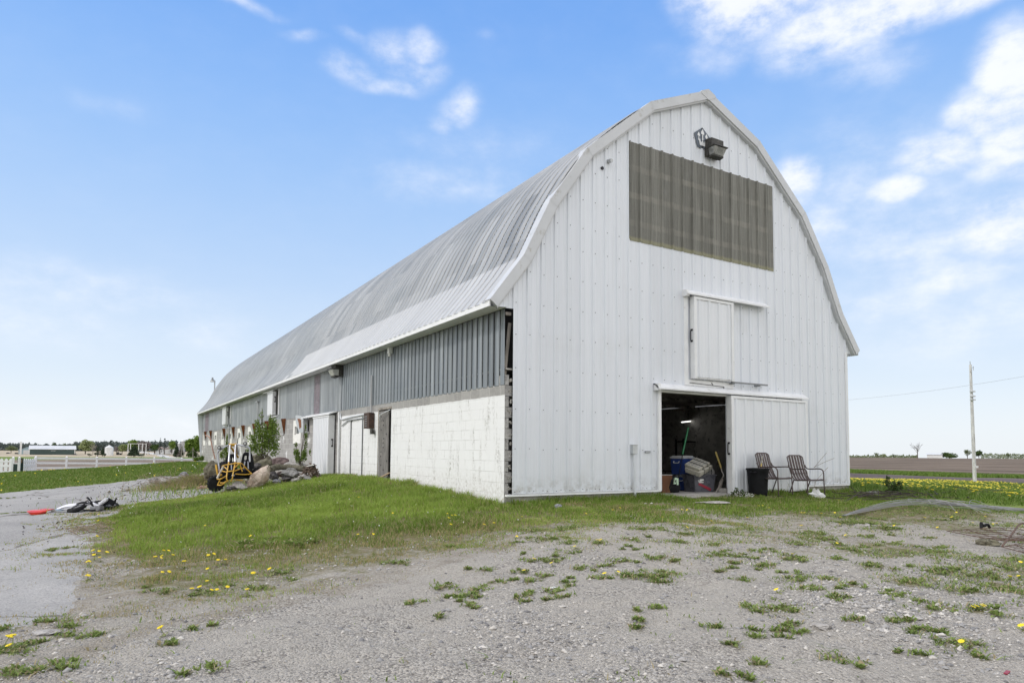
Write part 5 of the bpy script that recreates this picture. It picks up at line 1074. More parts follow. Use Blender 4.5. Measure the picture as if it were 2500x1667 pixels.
kt('nose_frame', [[K3(640, 900, .35), K3(690, 1110, .62), K3(705, 1180, .68), K3(728, 1218, .66)], [K3(752, 900, .35), K3(795, 1090, .62), K3(800, 1170, .68), K3(772, 1220, .66)], [K3(515, 1035, .3), K3(530, 985, .35), K3(565, 960, .4), K3(700, 935, .42), K3(830, 915, .4), K3(875, 935, .35), K3(905, 985, .3)],
   [K3(515, 1035, .3), K3(560, 1052, .45), K3(670, 1070, .56)], [K3(570, 975, .4), K3(668, 1030, .5)], [K3(670, 1062, .56), K3(790, 1045, .58)], [K3(795, 1050, .55), K3(900, 990, .3)], [K3(780, 1000, .5), K3(840, 920, .4)],
   [K3(905, 985, .3), K3(985, 1075, .25), K3(1018, 1100, .25)], [K3(1018, 1100, .25), K3(930, 1110, .4), K3(815, 1100, .55)], [K3(480, 1190, .45), K3(560, 1185, .5), K3(680, 1125, .6)], [K3(490, 1290, .45), K3(580, 1285, .52), K3(690, 1222, .62)], [K3(490, 1290, .45), K3(545, 1170, .45)], [K3(550, 1250, .5), K3(640, 1245, .56), K3(690, 1210, .62)], [K3(820, 1195, .55), K3(900, 1210, .4)], [K3(840, 920, .4), K3(890, 1060, .4)]], .016, 'kart_yellow')
kt('side_rail', [[K3(338, 955, .05), K3(380, 1070, .12), K3(418, 1165, .15)], [K3(420, 1110, .1), K3(480, 1135, .3), K3(520, 1120, .3)]], .026, 'kart_yellow')
kt('steering_arm', [[K3(575, 975, .42), K3(482, 1175, .45)]], .030, 'shovel_steel')
for X0, Y0, W_, H_, w in ((480, 765, 200, 330, -.35), (765, 730, 215, 330, -.38)):
    s_ = empty('seat'); s_.parent = kart; s_.name = 'seat'
    def q(u, v, d=0.): return K3(X0+u*W_, Y0+v*H_, w+d)
    out = [(-.28, .02), (.22, .0), (.36, .14), (.52, .55), (.56, .9), (-.56, .9), (-.52, .55), (-.40, .14)]; h1 = [(-.28, .22), (-.06, .18), (-.06, .40), (-.22, .46), (-.30, .40)]; h2 = [(.06, .18), (.24, .22), (.28, .40), (.18, .46), (.06, .40)]
    bm = bmesh.new()
    def ringv(p): return [bm.verts.new(q(*t)) for t in p]
    vs = [ringv(out), ringv(h1), ringv(h2)]; ed = []
    for v in vs: ed += [bm.edges.new((v[i], v[(i+1) % len(v)])) for i in range(len(v))]
    bmesh.ops.triangle_fill(bm, use_beauty=True, use_dissolve=False, edges=ed)
    ret = bmesh.ops.extrude_face_region(bm, geom=bm.faces[:]); bmesh.ops.translate(bm, vec=(0, .07, 0), verts=[v for v in ret['geom'] if isinstance(v, bmesh.types.BMVert)])
    bmesh.ops.recalc_face_normals(bm, faces=bm.faces); me = bpy.data.meshes.new('seat_back'); bm.to_mesh(me); bm.free(); o = link('seat_back', me, MATS['seat_black'], s_); o.modifiers.new('b', 'BEVEL').width = .015
    MB().box((q(-.5, .9)[0], q(0, .9)[1]-.35, q(0, 1.02)[2]-.04), (q(.5, .9)[0], q(0, .9)[1]+.02, q(0, .9)[2])).build('cushion', MATS['seat_black'], s_, bevel=.03)
    m = MB()
    for u in (-.12, .13): m.bar(q(u, .50, .045), q(u*1.6, .92, .06), .03, .008, (0, 1, 0))
    m.build('belt', MATS['kart_silver'], s_)
MB().box(K3(470, 1190, .4), K3(860, 1180, -.5)).box(K3(520, 1110, .1), K3(840, 1040, -.2)).build('floor_pan', MATS['seat_black'], kart, bevel=.01)
MB().box(K3(560, 1190, -.3), K3(850, 1060, -.75)).build('engine', MATS['black_plastic'], kart, bevel=.03)
MB().tube(arc([K3(470, 1040, .1), K3(520, 1020, .15), K3(560, 1060, .2)]), .02, 8).build('steering_column', MATS['seat_black'], kart)
def wheel(c, r, w, ang):
    e = empty('wheel', c); e.parent = kart; e.rotation_euler = (0, 0, ang)
    MB().lathe([(r*.55, -w/2), (r*.88, -w/2), (r*.97, -w*.38), (r, -w*.2), (r, w*.2), (r*.97, w*.38), (r*.88, w/2), (r*.55, w/2)], 28, axis='x').build('tyre', MATS['tyre_rubber'], e, True)
    m = MB().lathe([(0, -w*.1), (r*.18, -w*.16), (r*.3, -w*.1), (r*.56, -w*.36), (r*.57, w*.36), (0, w*.36)], 20, axis='x'); m.build('rim', MATS['rim_grey'], e, True)
    m = MB()
    for k in range(16):
        a = 2*pi*k/16; m.bar((-w*.3, cos(a)*r*.99, sin(a)*r*.99), (w*.3, cos(a+.12)*r*.99, sin(a+.12)*r*.99), .03, .03)
    m.build('tread', MATS['tyre_rubber'], e)
wheel(K3(410, 1268, .28), .205, .16, -.95); wheel(K3(330, 1060, -.55), .24, .2, -.25); wheel(K3(890, 1150, -.6), .20, .16, .1)
for X, Y in ((372, 658), (822, 585)):
    e = empty('headlamp', K3(X, Y, .0)); e.parent = kart
    MB().lathe([(0, .05), (.035, .045), (.052, .0), (.054, -.015), (.047, -.02)], 18, axis='y').build('shell', MATS['black_plastic'], e, True); MB().lathe([(.046, -.016), (.03, -.026), (0, -.03)], 18, axis='y').build('lens', MATS['lamp_glass'], e, True)
kt('engine_hoses', [[K3(560, 1080, .2), K3(640, 1120, .35), K3(720, 1090, .3), K3(800, 1130, .3)], [K3(600, 1180, .3), K3(700, 1150, .4), K3(860, 1170, .2)], [K3(540, 1010, .1), K3(620, 1060, .25), K3(760, 1030, .2), K3(860, 1090, .1)], [K3(500, 1120, .2), K3(560, 1210, .35), K3(660, 1180, .3)]], .022, 'seat_black')
kt('whip_aerial', [[K3(632, 600, -.2), K3(640, 480, -.2)], [K3(752, 690, -.3), K3(750, 740, -.3)]], .010, 'black_plastic')
MB().lathe([(0, -.03), (.028, -.02), (.03, .01), (.015, .03), (0, .032)], 12, K3(450, 1052, .2)).build('gear_knob', MATS['pink_bark'], kart, True)

# ------------------------------------------------------------------ on the asphalt: small motorbike on its side, red scoop
p = gr(222, 1246); bd = depth(p); bu = bd/F_PX/7.84
plain('bike_white', (.72, .72, .76), .35, 0, .05, 6); plain('bike_blue', (.40, .52, .64), .4, 0, .1, 5); plain('red_scoop', (.62, .045, .025), .35, 0, .08, 4)
bike = empty('dirt_bike', p, CY, 'small white and black dirt bike lying on its side on the asphalt', 'motorbike')
def Q3(X, Y, w=0.): return ((X-1560)*bu, -w, (485-Y)*bu)
def tilted_wheel(c, r, w, nrm, name):
    e = empty(name, c); e.parent = bike; e.rotation_euler = Vector(nrm).to_track_quat('Z', 'Y').to_euler()
    m = MB(); n = 28; k = 10; vs = []
    for i in range(n):
        a = 2*pi*i/n
        for j in range(k): b = 2*pi*j/k; R0 = r-w+w*cos(b); vs.append((R0*cos(a), R0*sin(a), w*sin(b)))
    m.add(vs, [(i*k+j, i*k+(j+1) % k, ((i+1) % n)*k+(j+1) % k, ((i+1) % n)*k+j) for i in range(n) for j in range(k)]); m.build('tyre', MATS['tyre_rubber'], e, True)
    m = MB().lathe([(0, -.03), (.03, -.03), (.03, .03), (0, .03)], 10)
    for i in range(18): a = 2*pi*i/18; m.tube([(.02*cos(a), .02*sin(a), .02*(-1)**i), ((r-2*w)*cos(a+.3), (r-2*w)*sin(a+.3), 0)], .004, 4)
    m.build('spokes', MATS['rim_grey'], e)
    m = MB().lathe([(r-2*w-.006, -.015), (r-2*w+.012, -.02), (r-2*w+.012, .02), (r-2*w-.006, .015), (r-2*w-.006, -.015)], 24); m.build('rim', MATS['rim_grey'], e); return e
tilted_wheel(Q3(1325, 425, .05), .215, .045, (-.25, -.42, .87), 'wheel'); tilted_wheel(Q3(1780, 415, -.30), .17, .04, (.15, -.30, .94), 'wheel')
m = MB(); q = arc([Q3(900, 470, -.02), Q3(1040, 420, .02), Q3(1150, 390, .05), Q3(1290, 372, .02)], 4); n = len(q); wd = [.02+.075*sin(pi*min(1, (i+1)/n*.8+.1)) for i in range(n)]
m.add([(v.x, v.y-wd[i], v.z-.02) for i, v in enumerate(q)]+[(v.x, v.y, v.z+.035) for v in q]+[(v.x, v.y+wd[i], v.z-.02) for i, v in enumerate(q)], [(i, i+1, n+i+1, n+i) for i in range(n-1)]+[(n+i, n+i+1, 2*n+i+1, 2*n+i) for i in range(n-1)]+[(2*n+i, 2*n+i+1, i+1, i) for i in range(n-1)]); m.build('front_fender', MATS['bike_white'], bike, True)
MB().prism([(Q3(1020, 420)[0], Q3(0, 455)[2]), (Q3(1180, 400)[0], Q3(0, 390)[2]), (Q3(1320, 400)[0], Q3(0, 372)[2]), (Q3(1230, 400)[0], Q3(0, 440)[2]), (Q3(1120, 0)[0], Q3(0, 475)[2])], 'y', -.10, .02).build('number_plate', MATS['bike_white'], bike, bevel=.012)
MB().prism([(Q3(905, 0)[0], Q3(0, 462)[2]), (Q3(1010, 0)[0], Q3(0, 430)[2]), (Q3(1045, 0)[0], Q3(0, 490)[2]), (Q3(940, 0)[0], Q3(0, 492)[2])], 'y', -.06, .06).build('blue_shield', MATS['bike_blue'], bike, bevel=.008)
kb = lambda name, lines, r, mat: [MB().tube(arc(l, 4) if len(l) > 2 else l, r, 8).build(name, MATS[mat], bike, True) for l in lines]
kb('fork', [[Q3(1300, 430, .12), Q3(1560, 350, .05)], [Q3(1280, 400, -.02), Q3(1540, 320, -.08)]], .016, 'rim_grey'); kb('handlebar', [[Q3(1430, 245, -.1), Q3(1500, 290, -.06), Q3(1570, 350, -.02), Q3(1640, 410, .06), Q3(1660, 440, .1)]], .013, 'black_plastic'); kb('grip', [[Q3(1428, 243, -.1), Q3(1500, 290, -.06)]], .022, 'black_plastic')
kb('brake_lever', [[Q3(1470, 235, -.14), Q3(1520, 280, -.1)], [Q3(1400, 340, -.06), Q3(1430, 295, -.1), Q3(1460, 325, -.08)]], .008, 'black_plastic')
m = MB().box(Q3(1600, 470, .12), Q3(1720, 400, -.1)).lathe([(0, -.1), (.06, -.1), (.065, .06), (0, .06)], 12, Q3(1740, 430, .02), 'y'); m.build('engine', MATS['rim_grey'], bike, bevel=.01)
kb('frame', [[Q3(1540, 340, 0), Q3(1640, 430, .02), Q3(1760, 440, .05)], [Q3(1540, 330, -.06), Q3(1660, 350, -.1), Q3(1800, 300, -.12)], [Q3(1720, 450, .1), Q3(1640, 470, .14), Q3(1420, 450, .16)]], .015, 'black_plastic')
MB().prism([(Q3(1590, 0)[0], Q3(0, 320)[2]), (Q3(1660, 0)[0], Q3(0, 365)[2]), (Q3(1720, 0)[0], Q3(0, 380)[2]), (Q3(1700, 0)[0], Q3(0, 340)[2]), (Q3(1830, 0)[0], Q3(0, 245)[2]), (Q3(1860, 0)[0], Q3(0, 255)[2]), (Q3(1850, 0)[0], Q3(0, 300)[2]), (Q3(1720, 0)[0], Q3(0, 395)[2]), (Q3(1620, 0)[0], Q3(0, 390)[2])], 'y', -.03, .10).build('tank_and_side_panel', MATS['bike_white'], bike, bevel=.012)
MB().prism([(Q3(1420, 0)[0], Q3(0, 350)[2]), (Q3(1540, 0)[0], Q3(0, 320)[2]), (Q3(1690, 0)[0], Q3(0, 290)[2]), (Q3(1700, 0)[0], Q3(0, 310)[2]), (Q3(1560, 0)[0], Q3(0, 350)[2])], 'y', .02, .14).build('seat', MATS['seat_black'], bike, bevel=.015)
MB().prism([(Q3(1850, 0)[0], Q3(0, 240)[2]), (Q3(1960, 0)[0], Q3(0, 300)[2]), (Q3(2005, 0)[0], Q3(0, 235)[2]), (Q3(1990, 0)[0], Q3(0, 340)[2]), (Q3(1940, 0)[0], Q3(0, 400)[2]), (Q3(1860, 0)[0], Q3(0, 360)[2]), (Q3(1780, 0)[0], Q3(0, 400)[2]), (Q3(1740, 0)[0], Q3(0, 380)[2]), (Q3(1830, 0)[0], Q3(0, 310)[2])], 'y', .05, .09).build('rear_fender', MATS['seat_black'], bike, bevel=.01)
p = gr(98, 1254); s_ = depth(p)/F_PX/7.84
scoop = empty('red_scoop', p, CY, 'bright red plastic scoop lying upside down on the asphalt', 'scoop')
m = MB(); U = lambda X, Y, w=0.: ((X-620)*s_, w, (525-Y)*s_)
rows = [[U(405, 458, -.05), U(520, 452, -.12), U(640, 455, -.14), U(760, 448, -.1), U(825, 435, -.02)], [U(440, 480, -.12), U(540, 475, -.22), U(640, 478, -.24), U(740, 478, -.2), U(800, 470, -.08)], [U(490, 522, -.1), U(560, 524, -.2), U(640, 524, -.22), U(720, 522, -.18), U(760, 515, -.06)]]
back = [[U(420, 455, .12), U(520, 450, .14), U(620, 432, .15), U(760, 436, .14), U(825, 432, .1)]]
V = sum(back+rows, []); m.add(V, [(r_*5+i, r_*5+i+1, (r_+1)*5+i+1, (r_+1)*5+i) for r_ in range(3) for i in range(4)]); o = m.build('blade', MATS['red_scoop'], scoop); md = o.modifiers.new('s', 'SOLIDIFY'); md.thickness = .012
m = MB()
for X in (610, 650, 690): m.bar(U(X, 440, .05), U(X+6, 520, -.235), .014, .012, (1, 0, 0))
m.build('ribs', MATS['red_scoop'], scoop)
MB().tube([U(800, 470, .05), U(1010, 440, .12)], .018, 8).build('handle_stub', MATS['old_wood'], scoop)

# ------------------------------------------------------------------ foliage helpers
leafy('leaf_spring', (.10, .17, .025), (.22, .30, .06), transl=.3); leafy('leaf_deep', (.045, .085, .022), (.10, .15, .04), transl=.2); leafy('leaf_pale', (.22, .27, .10), (.36, .40, .20), transl=.3)
leafy('leaf_far', (.12, .16, .075), (.22, .25, .13), transl=.2); leafy('needle_dark', (.022, .04, .022), (.055, .08, .04), transl=.1); leafy('twig_grey', (.17, .14, .14), (.30, .26, .25), transl=.1); leafy('needle_far', (.075, .10, .095), (.13, .155, .14), transl=.1)
plain('trunk_bark', (.10, .08, .065), .9, 0, .3, 6, .01); plain('trunk_pale', (.26, .235, .21), .9, 0, .25, 6)
def leaf_cloud(pts, size, rng, squash=.55, up=.0):
    """One small rhombus per point, each turned its own way; returns verts, quads, tint."""
    n = len(pts); a = rng.normal(size=(n, 3)); a[:, 2] += up; a /= np.linalg.norm(a, axis=1)[:, None]
    b = rng.normal(size=(n, 3)); b -= a*(a*b).sum(1)[:, None]; b /= np.linalg.norm(b, axis=1)[:, None]; s = size*rng.uniform(.6, 1.35, (n, 1))
    V = np.stack([pts-a*s, pts-b*s*squash, pts+a*s, pts+b*s*squash], 1).reshape(-1, 3); Q = np.arange(4*n).reshape(n, 4); return V, Q, np.repeat(rng.random(n), 4)
def lobes(rng, n, lob, shell=.35):
    """Points in ellipsoid lobes (cx, cy, cz, rx, ry, rz), denser to the outside, thinned by noise so that gaps show."""
    L_ = np.array(lob); vol = (L_[:, 3]*L_[:, 4]*L_[:, 5])**.8; k = rng.choice(len(L_), n, p=vol/vol.sum()); d = rng.normal(size=(n, 3)); d /= np.linalg.norm(d, axis=1)[:, None]
    r = rng.random((n, 1))**shell; p = L_[k, :3]+d*r*L_[k, 3:]; w = fbm(p[:, 0]*1.7/L_[:, 3].mean()+p[:, 2], p[:, 1]*1.7/L_[:, 3].mean()-p[:, 2]*.7, 1.6, 3, 2); return p[w > .40]
def tree(label, px, top, base, wpx, dep, mat, kind='round', n=700, name='tree', group=None, trunk='trunk_bark', seed=None, depth_k=.8, leaf=None):
    b = at_d(px, base, dep); H = 1.12*(base-top)/F_PX*dep; Wd = 1.12*wpx/F_PX*dep/2; rg = np.random.default_rng(seed or int(px*13+top)); r = empty(name, b, float(rg.uniform(0, 6)), label, 'tree', group)
    lob = []
    if kind == 'round':
        for i in range(11):
            a = rg.uniform(0, 2*pi); q = rg.uniform(.15, .72); zc = rg.uniform(.36, .80); k = 1-.45*abs(zc-.55)/.4; lob.append((cos(a)*q*Wd*k, sin(a)*q*Wd*k, H*zc, Wd*rg.uniform(.30, .5), Wd*rg.uniform(.30, .5), H*rg.uniform(.13, .22)))
        lob.append((0, 0, H*.55, Wd*.6, Wd*.6, H*.36))
    elif kind == 'shrubby':
        for i in range(9): a = rg.uniform(0, 2*pi); q = rg.uniform(.2, .7); lob.append((cos(a)*q*Wd, sin(a)*q*Wd, H*rg.uniform(.25, .75), Wd*.4, Wd*.4, H*.24))
        lob.append((0, 0, H*.45, Wd*.7, Wd*.7, H*.45))
    elif kind == 'cone':
        for i in range(9): t = i/8; lob.append((0, 0, H*(.10+.82*t), Wd*(1.02-.93*t), Wd*(1.02-.93*t), H*.085))
    elif kind == 'column':
        for i in range(6): t = i/5; lob.append((0, 0, H*(.12+.74*t), Wd*(1.0-.45*t**2), Wd*(1.0-.45*t**2), H*.13))
    elif kind == 'ragged':
        for i in range(13): t = rg.uniform(.25, .97); a = rg.uniform(0, 2*pi); lob.append((cos(a)*Wd*.55*(1.1-t), sin(a)*Wd*.55*(1.1-t), H*t, Wd*(.75-.5*t), Wd*(.75-.5*t), H*.035))
    n = int(n*1.6); ls = leaf or max(.10, .088*(Wd*H)**.5); P_ = lobes(rg, n, lob); V, Q, T = leaf_cloud(P_, ls, rg)
    link('crown', np_mesh('crown', V, quads=Q, attrs={'tint': T}), MATS_L[mat], r)
    m = MB(); m.tube([(0, 0, -.5), (0, 0, H*.45), (Wd*.06, 0, H*.85)], [H*.028+.05, H*.02+.04, .03], 7)
    for i in range(4): a = rg.uniform(0, 6.28); z = H*rg.uniform(.3, .5); m.tube([(0, 0, z), (cos(a)*Wd*.35, sin(a)*Wd*.35, z+H*.2)], [H*.012+.02, .02], 5)
    m.build('trunk', MATS[trunk], r, True); return r
MATS_L = {k: bpy.data.materials[k] for k in ('leaf_spring', 'leaf_deep', 'leaf_pale', 'leaf_far', 'needle_dark', 'twig_grey', 'needle_far')}
def bare_tree(label, px, top, base, wpx, dep, name='bare_tree', seed=1, mat='trunk_bark', thick=1.):
    b = at_d(px, base, dep); H = (base-top)/F_PX*dep; Wd = wpx/F_PX*dep/2; r = empty(name, b, 0, label, 'tree'); rr = random.Random(seed); m = MB(); br = MB()
    m.tube([(0, 0, -.5), (.02*H, 0, H*.3), (0, 0, H*.55)], [H*.03*thick, H*.022*thick, H*.014*thick], 7); m.build('trunk', MATS[mat], r, True)
    def grow(p, d, L_, rad, lev):
        q = p+d*L_; br.tube([p, (p+q)/2+Vector((rr.gauss(0, .06), rr.gauss(0, .06), 0))*L_, q], [rad, rad*.8, rad*.6], 5, False)
        if lev:
            for _ in range(rr.choice((2, 3, 3))): grow(q, (d+Vector((rr.gauss(0, .45), rr.gauss(0, .45), rr.gauss(.05, .3)))).normalized(), L_*rr.uniform(.62, .85), max(.022, rad*.6), lev-1)
    for i in range(8):
        a = i*2.4; z = H*(.25+.035*i); grow(Vector((0, 0, z)), Vector((cos(a)*Wd/H*1.4, sin(a)*Wd/H*1.4, .75)).normalized(), H*.22, H*.011*thick, 3)
    br.build('branches', MATS[mat], r); return r

# ------------------------------------------------------------------ far left: the neighbours' farm beyond the fence
FD = 330.
plain('shed_green', (.055, .085, .08), .6, .1, .12, .3); plain('shed_roof', (.62, .62, .62), .5, .1, .06, .3); plain('shed_blue', (.36, .47, .52), .55, .1, .08, .3); plain('house_white', (.70, .70, .69), .6, 0, .05, .4); plain('roof_brown', (.22, .17, .15), .8, 0, .15, .6)
plain('silo_grey', (.36, .36, .37), .7, 0, .12, .4); plain('bin_white', (.68, .69, .70), .45, .1, .05, .3)
def far_box(name, label, cat, px0, px1, ytop, yeave, ybase, dep, wall, roof, dp, ridge_across=False, parts=()):
    """A gabled building: px0..px1 is its front, ytop the ridge. Built at its own size, square to the view direction there."""
    c = at_d((px0+px1)/2, ybase, dep); s = dep/F_PX; w = (px1-px0)*s; he = (ybase-yeave)*s; hr = (ybase-ytop)*s; dv = c-CAM; a = atan2(dv[1], dv[0])-pi/2; r = empty(name, c, a, label, cat)
    m = MB(); m.box((-w/2, 0, -1), (w/2, dp, he))
    if ridge_across: m.add([(-w/2, 0, he), (w/2, 0, he), (0, 0, hr-.05), (-w/2, dp, he), (w/2, dp, he), (0, dp, hr-.05)], [(0, 1, 2), (5, 4, 3)])
    else: m.add([(-w/2, 0, he), (-w/2, dp, he), (-w/2, dp/2, hr-.05), (w/2, 0, he), (w/2, dp, he), (w/2, dp/2, hr-.05)], [(0, 1, 2), (5, 4, 3)])
    m.build('wall', MATS[wall], r); o = .3; m = MB()
    if ridge_across:
        for s_ in (-1, 1): k = (hr-he)/(w/2); m.add([(s_*(w/2+o), -o, he-o*k), (s_*(w/2+o), dp+o, he-o*k), (0, dp+o, hr), (0, -o, hr), (s_*(w/2+o), -o, he-o*k+.15), (s_*(w/2+o), dp+o, he-o*k+.15), (0, dp+o, hr+.15), (0, -o, hr+.15)], [(0, 1, 2, 3), (7, 6, 5, 4), (0, 4, 5, 1), (0, 3, 7, 4), (1, 5, 6, 2)])
    else:
        k = (hr-he)/(dp/2)
        for y0, y1 in ((-o, dp/2), (dp+o, dp/2)): m.add([(-w/2-o, y0, he-o*k), (w/2+o, y0, he-o*k), (w/2+o, y1, hr), (-w/2-o, y1, hr), (-w/2-o, y0, he-o*k+.15), (w/2+o, y0, he-o*k+.15), (w/2+o, y1, hr+.15), (-w/2-o, y1, hr+.15)], [(0, 1, 2, 3), (7, 6, 5, 4), (0, 1, 5, 4), (0, 4, 7, 3), (1, 2, 6, 5)])
    m.build('roof', MATS[roof], r)
    for nm, mt, u0, u1, v0, v1 in parts: MB().box((u0*w-w/2, -.06, v0*hr), (u1*w-w/2, -.01, v1*hr)).build(nm, MATS[mt], r)
    return r
far_box('green_shed', 'long low dark green shed with a white roof beyond the fence', 'shed', 81.5, 175, 1088, 1096.5, 1110, FD, 'shed_green', 'shed_roof', 14, parts=[('corner_trim', 'house_white', 0, .012, 0, .62), ('corner_trim', 'house_white', .975, .99, 0, .62), ('white_sign', 'house_white', .46, .56, .44, .47)])
far_box('blue_shed', 'pale blue shed with white doors beside the green shed', 'shed', 49, 83, 1091.5, 1099, 1110, FD+12, 'shed_blue', 'shed_blue', 20, True, parts=[('door', 'house_white', .27, .95, 0, .62)])
MB().box((-.4, -.4, -1), (.4, .4, 6.6)).build('corner_post', MATS['house_white']) and None
o = bpy.data.objects['corner_post']; o.name = 'white_post'; o.location = tuple(at_d(50, 1110, FD+8)); tag(o, 'tall white post at the left corner of the pale blue shed', 'post')
c = at_d(266, 1110, FD); s_ = FD/F_PX; r = empty('grain_bin', c, 0, 'round white grain bin with conical top', 'grain bin'); R0 = 9.2*s_
MB().lathe([(R0, -1), (R0, 18*s_)], 26).build('wall', MATS['bin_white'], r, True); MB().lathe([(R0*1.02, 17.9*s_), (R0*.25, 22.5*s_), (R0*.2, 23.5*s_), (0, 24*s_)], 26).build('roof', MATS['bin_white'], r, True)
far_box('farm_house', 'low white house with a brown roof beside the far road', 'house', 382, 409, 1091, 1095.5, 1104, FD+40, 'house_white', 'roof_brown', 9, parts=[('window', 'box_grey', .2, .28, .25, .5), ('window', 'box_grey', .6, .68, .25, .5), ('door', 'box_grey', .42, .48, 0, .45)])
far_box('white_barn', 'tall white gabled barn behind the low white house', 'barn', 407, 428, 1085, 1094, 1104, FD+45, 'house_white', 'house_white', 16, True, parts=[('door', 'box_grey', .38, .66, 0, .34)])
for lb, x0, x1, yt in (('left grey concrete silo of a pair behind the far trees', 433.5, 441.5, 1079), ('right grey concrete silo taller than its neighbour', 442, 451, 1073)):
    dd = FD+90; c = at_d((x0+x1)/2, 1104, dd); s_ = dd/F_PX; r = empty('silo', c, 0, lb, 'silo', 'twin silos'); R0 = (x1-x0)/2*s_; h = (1104-yt)*s_
    MB().lathe([(R0, -2), (R0, h*.88)], 20).build('wall', MATS['silo_grey'], r, True); MB().lathe([(R0*1.02, h*.88), (R0*.7, h*.97), (0, h)], 20).build('cap', MATS['bin_white'], r, True)
# white steel frame of posts
c = at_d(334, 1106, FD-20); s_ = (FD-20)/F_PX; r = empty('steel_frame', c, CY, 'open frame of tall white steel posts near the far conifer', 'frame')
for px, yb in ((312, 1106), (318, 1105), (338, 1104), (347, 1106), (356, 1106)): MB().box(((px-334)*s_-.12, -.12, -1), ((px-334)*s_+.12, .12, (1106-1083+(px-312)*.02)*s_)).build('post', MATS['house_white'], r)
MB().box(((312-334)*s_, -.1, 22.6*s_), ((356-334)*s_, .1, 23.6*s_)).build('beam', MATS['house_white'], r)
for lb, px, tp, bs, w, kd, mt, n in [
    ('round pale green tree at the far left behind the fence', 27, 1088, 1104, 26, 'round', 'leaf_far', 500), ('small tree top showing over the left half of the green shed', 133, 1081, 1106, 14, 'round', 'leaf_deep', 300), ('second small tree top showing over the green shed roof', 157, 1083, 1106, 12, 'round', 'leaf_far', 300),
    ('broad pale willow right of the green shed', 208, 1074, 1108, 38, 'round', 'leaf_pale', 900), ('dark tree between the green shed and the willow', 182, 1085, 1108, 14, 'round', 'leaf_deep', 300), ('narrow dark cedar left of the grain bin', 238.5, 1092, 1111, 8, 'column', 'needle_dark', 500),
    ('cone-shaped dark cedar against the grain bin', 250, 1093, 1111, 12, 'cone', 'needle_dark', 600), ('tall dark spruce behind the cedars', 253, 1077, 1106, 14, 'cone', 'needle_far', 500), ('tall dark spruce behind the grain bin', 270, 1077, 1106, 18, 'ragged', 'needle_far', 500),
    ('pale bushy tree right of the grain bin', 298, 1085, 1107, 30, 'round', 'leaf_pale', 600), ('grey leafless tree right of the grain bin', 284, 1089, 1106, 16, 'round', 'twig_grey', 350), ('wide green tree behind the steel frame', 325, 1076, 1107, 34, 'round', 'leaf_spring', 900),
    ('grey brown tree inside the steel frame', 352, 1078, 1106, 34, 'round', 'twig_grey', 700), ('dark green tree right of the steel frame', 378, 1084, 1106, 26, 'round', 'leaf_deep', 600), ('big dark juniper before the steel frame', 327, 1087, 1113, 27, 'cone', 'needle_dark', 1100),
    ('thin ragged spruce standing highest above the low house', 390, 1072, 1106, 9, 'ragged', 'needle_far', 300), ('thin ragged spruce right of the highest one', 401, 1074, 1106, 12, 'ragged', 'needle_far', 300), ('slim ragged spruce left of the low house', 377, 1077, 1106, 9, 'ragged', 'needle_far', 260),
    ('green tree behind the white barn', 419, 1077, 1104, 24, 'round', 'leaf_spring', 600), ('dark conifer right of the white barn', 431, 1084, 1115, 16, 'cone', 'needle_dark', 800), ('smaller dark conifer beside the silo', 443, 1086, 1112, 9, 'cone', 'needle_dark', 500),
    ('grey brown brush below the silos', 440, 1098, 1118, 18, 'shrubby', 'twig_grey', 500), ('tall yellow green tree beside the barn end', 478, 1064, 1116, 40, 'round', 'leaf_spring', 1800), ('leafy green tree left of the tall yellow green one', 460, 1071, 1117, 24, 'round', 'leaf_spring', 1000), ('dark shrubs under the tall yellow green tree', 470, 1100, 1119, 30, 'shrubby', 'leaf_deep', 700)]:
    dd = FD-30 if bs > 1109 else FD+30
    tree(lb, px, tp, bs, w, dd, mt, kd, n)
for lb, px, py, w, h in (('low dark round bush before the green shed end', 219, 1112, 12, 5), ('low dark bush left of the narrow cedar', 233, 1110, 6, 5), ('low dark bush at the foot of the grain bin', 255, 1113, 10, 6), ('wide low juniper right of the big juniper', 345, 1114, 22, 7)): tree(lb, px, py-h, py, w, FD-60, 'needle_dark', 'shrubby', 350, name='bush')
bare_tree('small grey leafless tree on a thin trunk left of the cedars', 226, 1083, 1110, 20, FD, seed=5, mat='trunk_pale')
# distant woods, one mass along the skyline
def wood(name, segs, mat, n, sz):
    rg = np.random.default_rng(len(name)+n); Vs, Qs, Ts = [], [], []; k0 = 0
    for px0, px1, yt0, yt1, yb, dd in segs:
        w = (px1-px0); N = int(n*w/100); px = rg.uniform(px0, px1, N); tp = np.interp(px, [px0, px1], [yt0, yt1])+(fbm(px*.35, px*0, 1, 4, 8)-.5)*9; t = rg.random(N)**.8; py = yb+(tp-yb)*t
        P_ = np.array([at_d(a, b, dd+c) for a, b, c in zip(px, py, rg.uniform(0, 25, N))]); V, Q, T = leaf_cloud(P_, sz*dd/F_PX, rg); Vs.append(V); Qs.append(Q+k0); Ts.append(T); k0 += len(V)
    o = link(name, np_mesh(name, np.concatenate(Vs), quads=np.concatenate(Qs), attrs={'tint': np.concatenate(Ts)}), MATS_L[mat]); o['kind'] = 'stuff'; o['label'] = 'distant woods along the horizon'; o['category'] = 'woods'; return o
wood('distant_woods', [(-60, 90, 1082, 1083, 1104, 520), (90, 250, 1086, 1083, 1104, 540), (180, 500, 1080, 1076, 1106, 540)], 'needle_far', 6500, 1.5)
wood('distant_woods', [(2060, 2240, 1112, 1111.5, 1118, 520), (2395, 2620, 1108, 1107, 1121, 520)], 'leaf_far', 2200, 1.3)
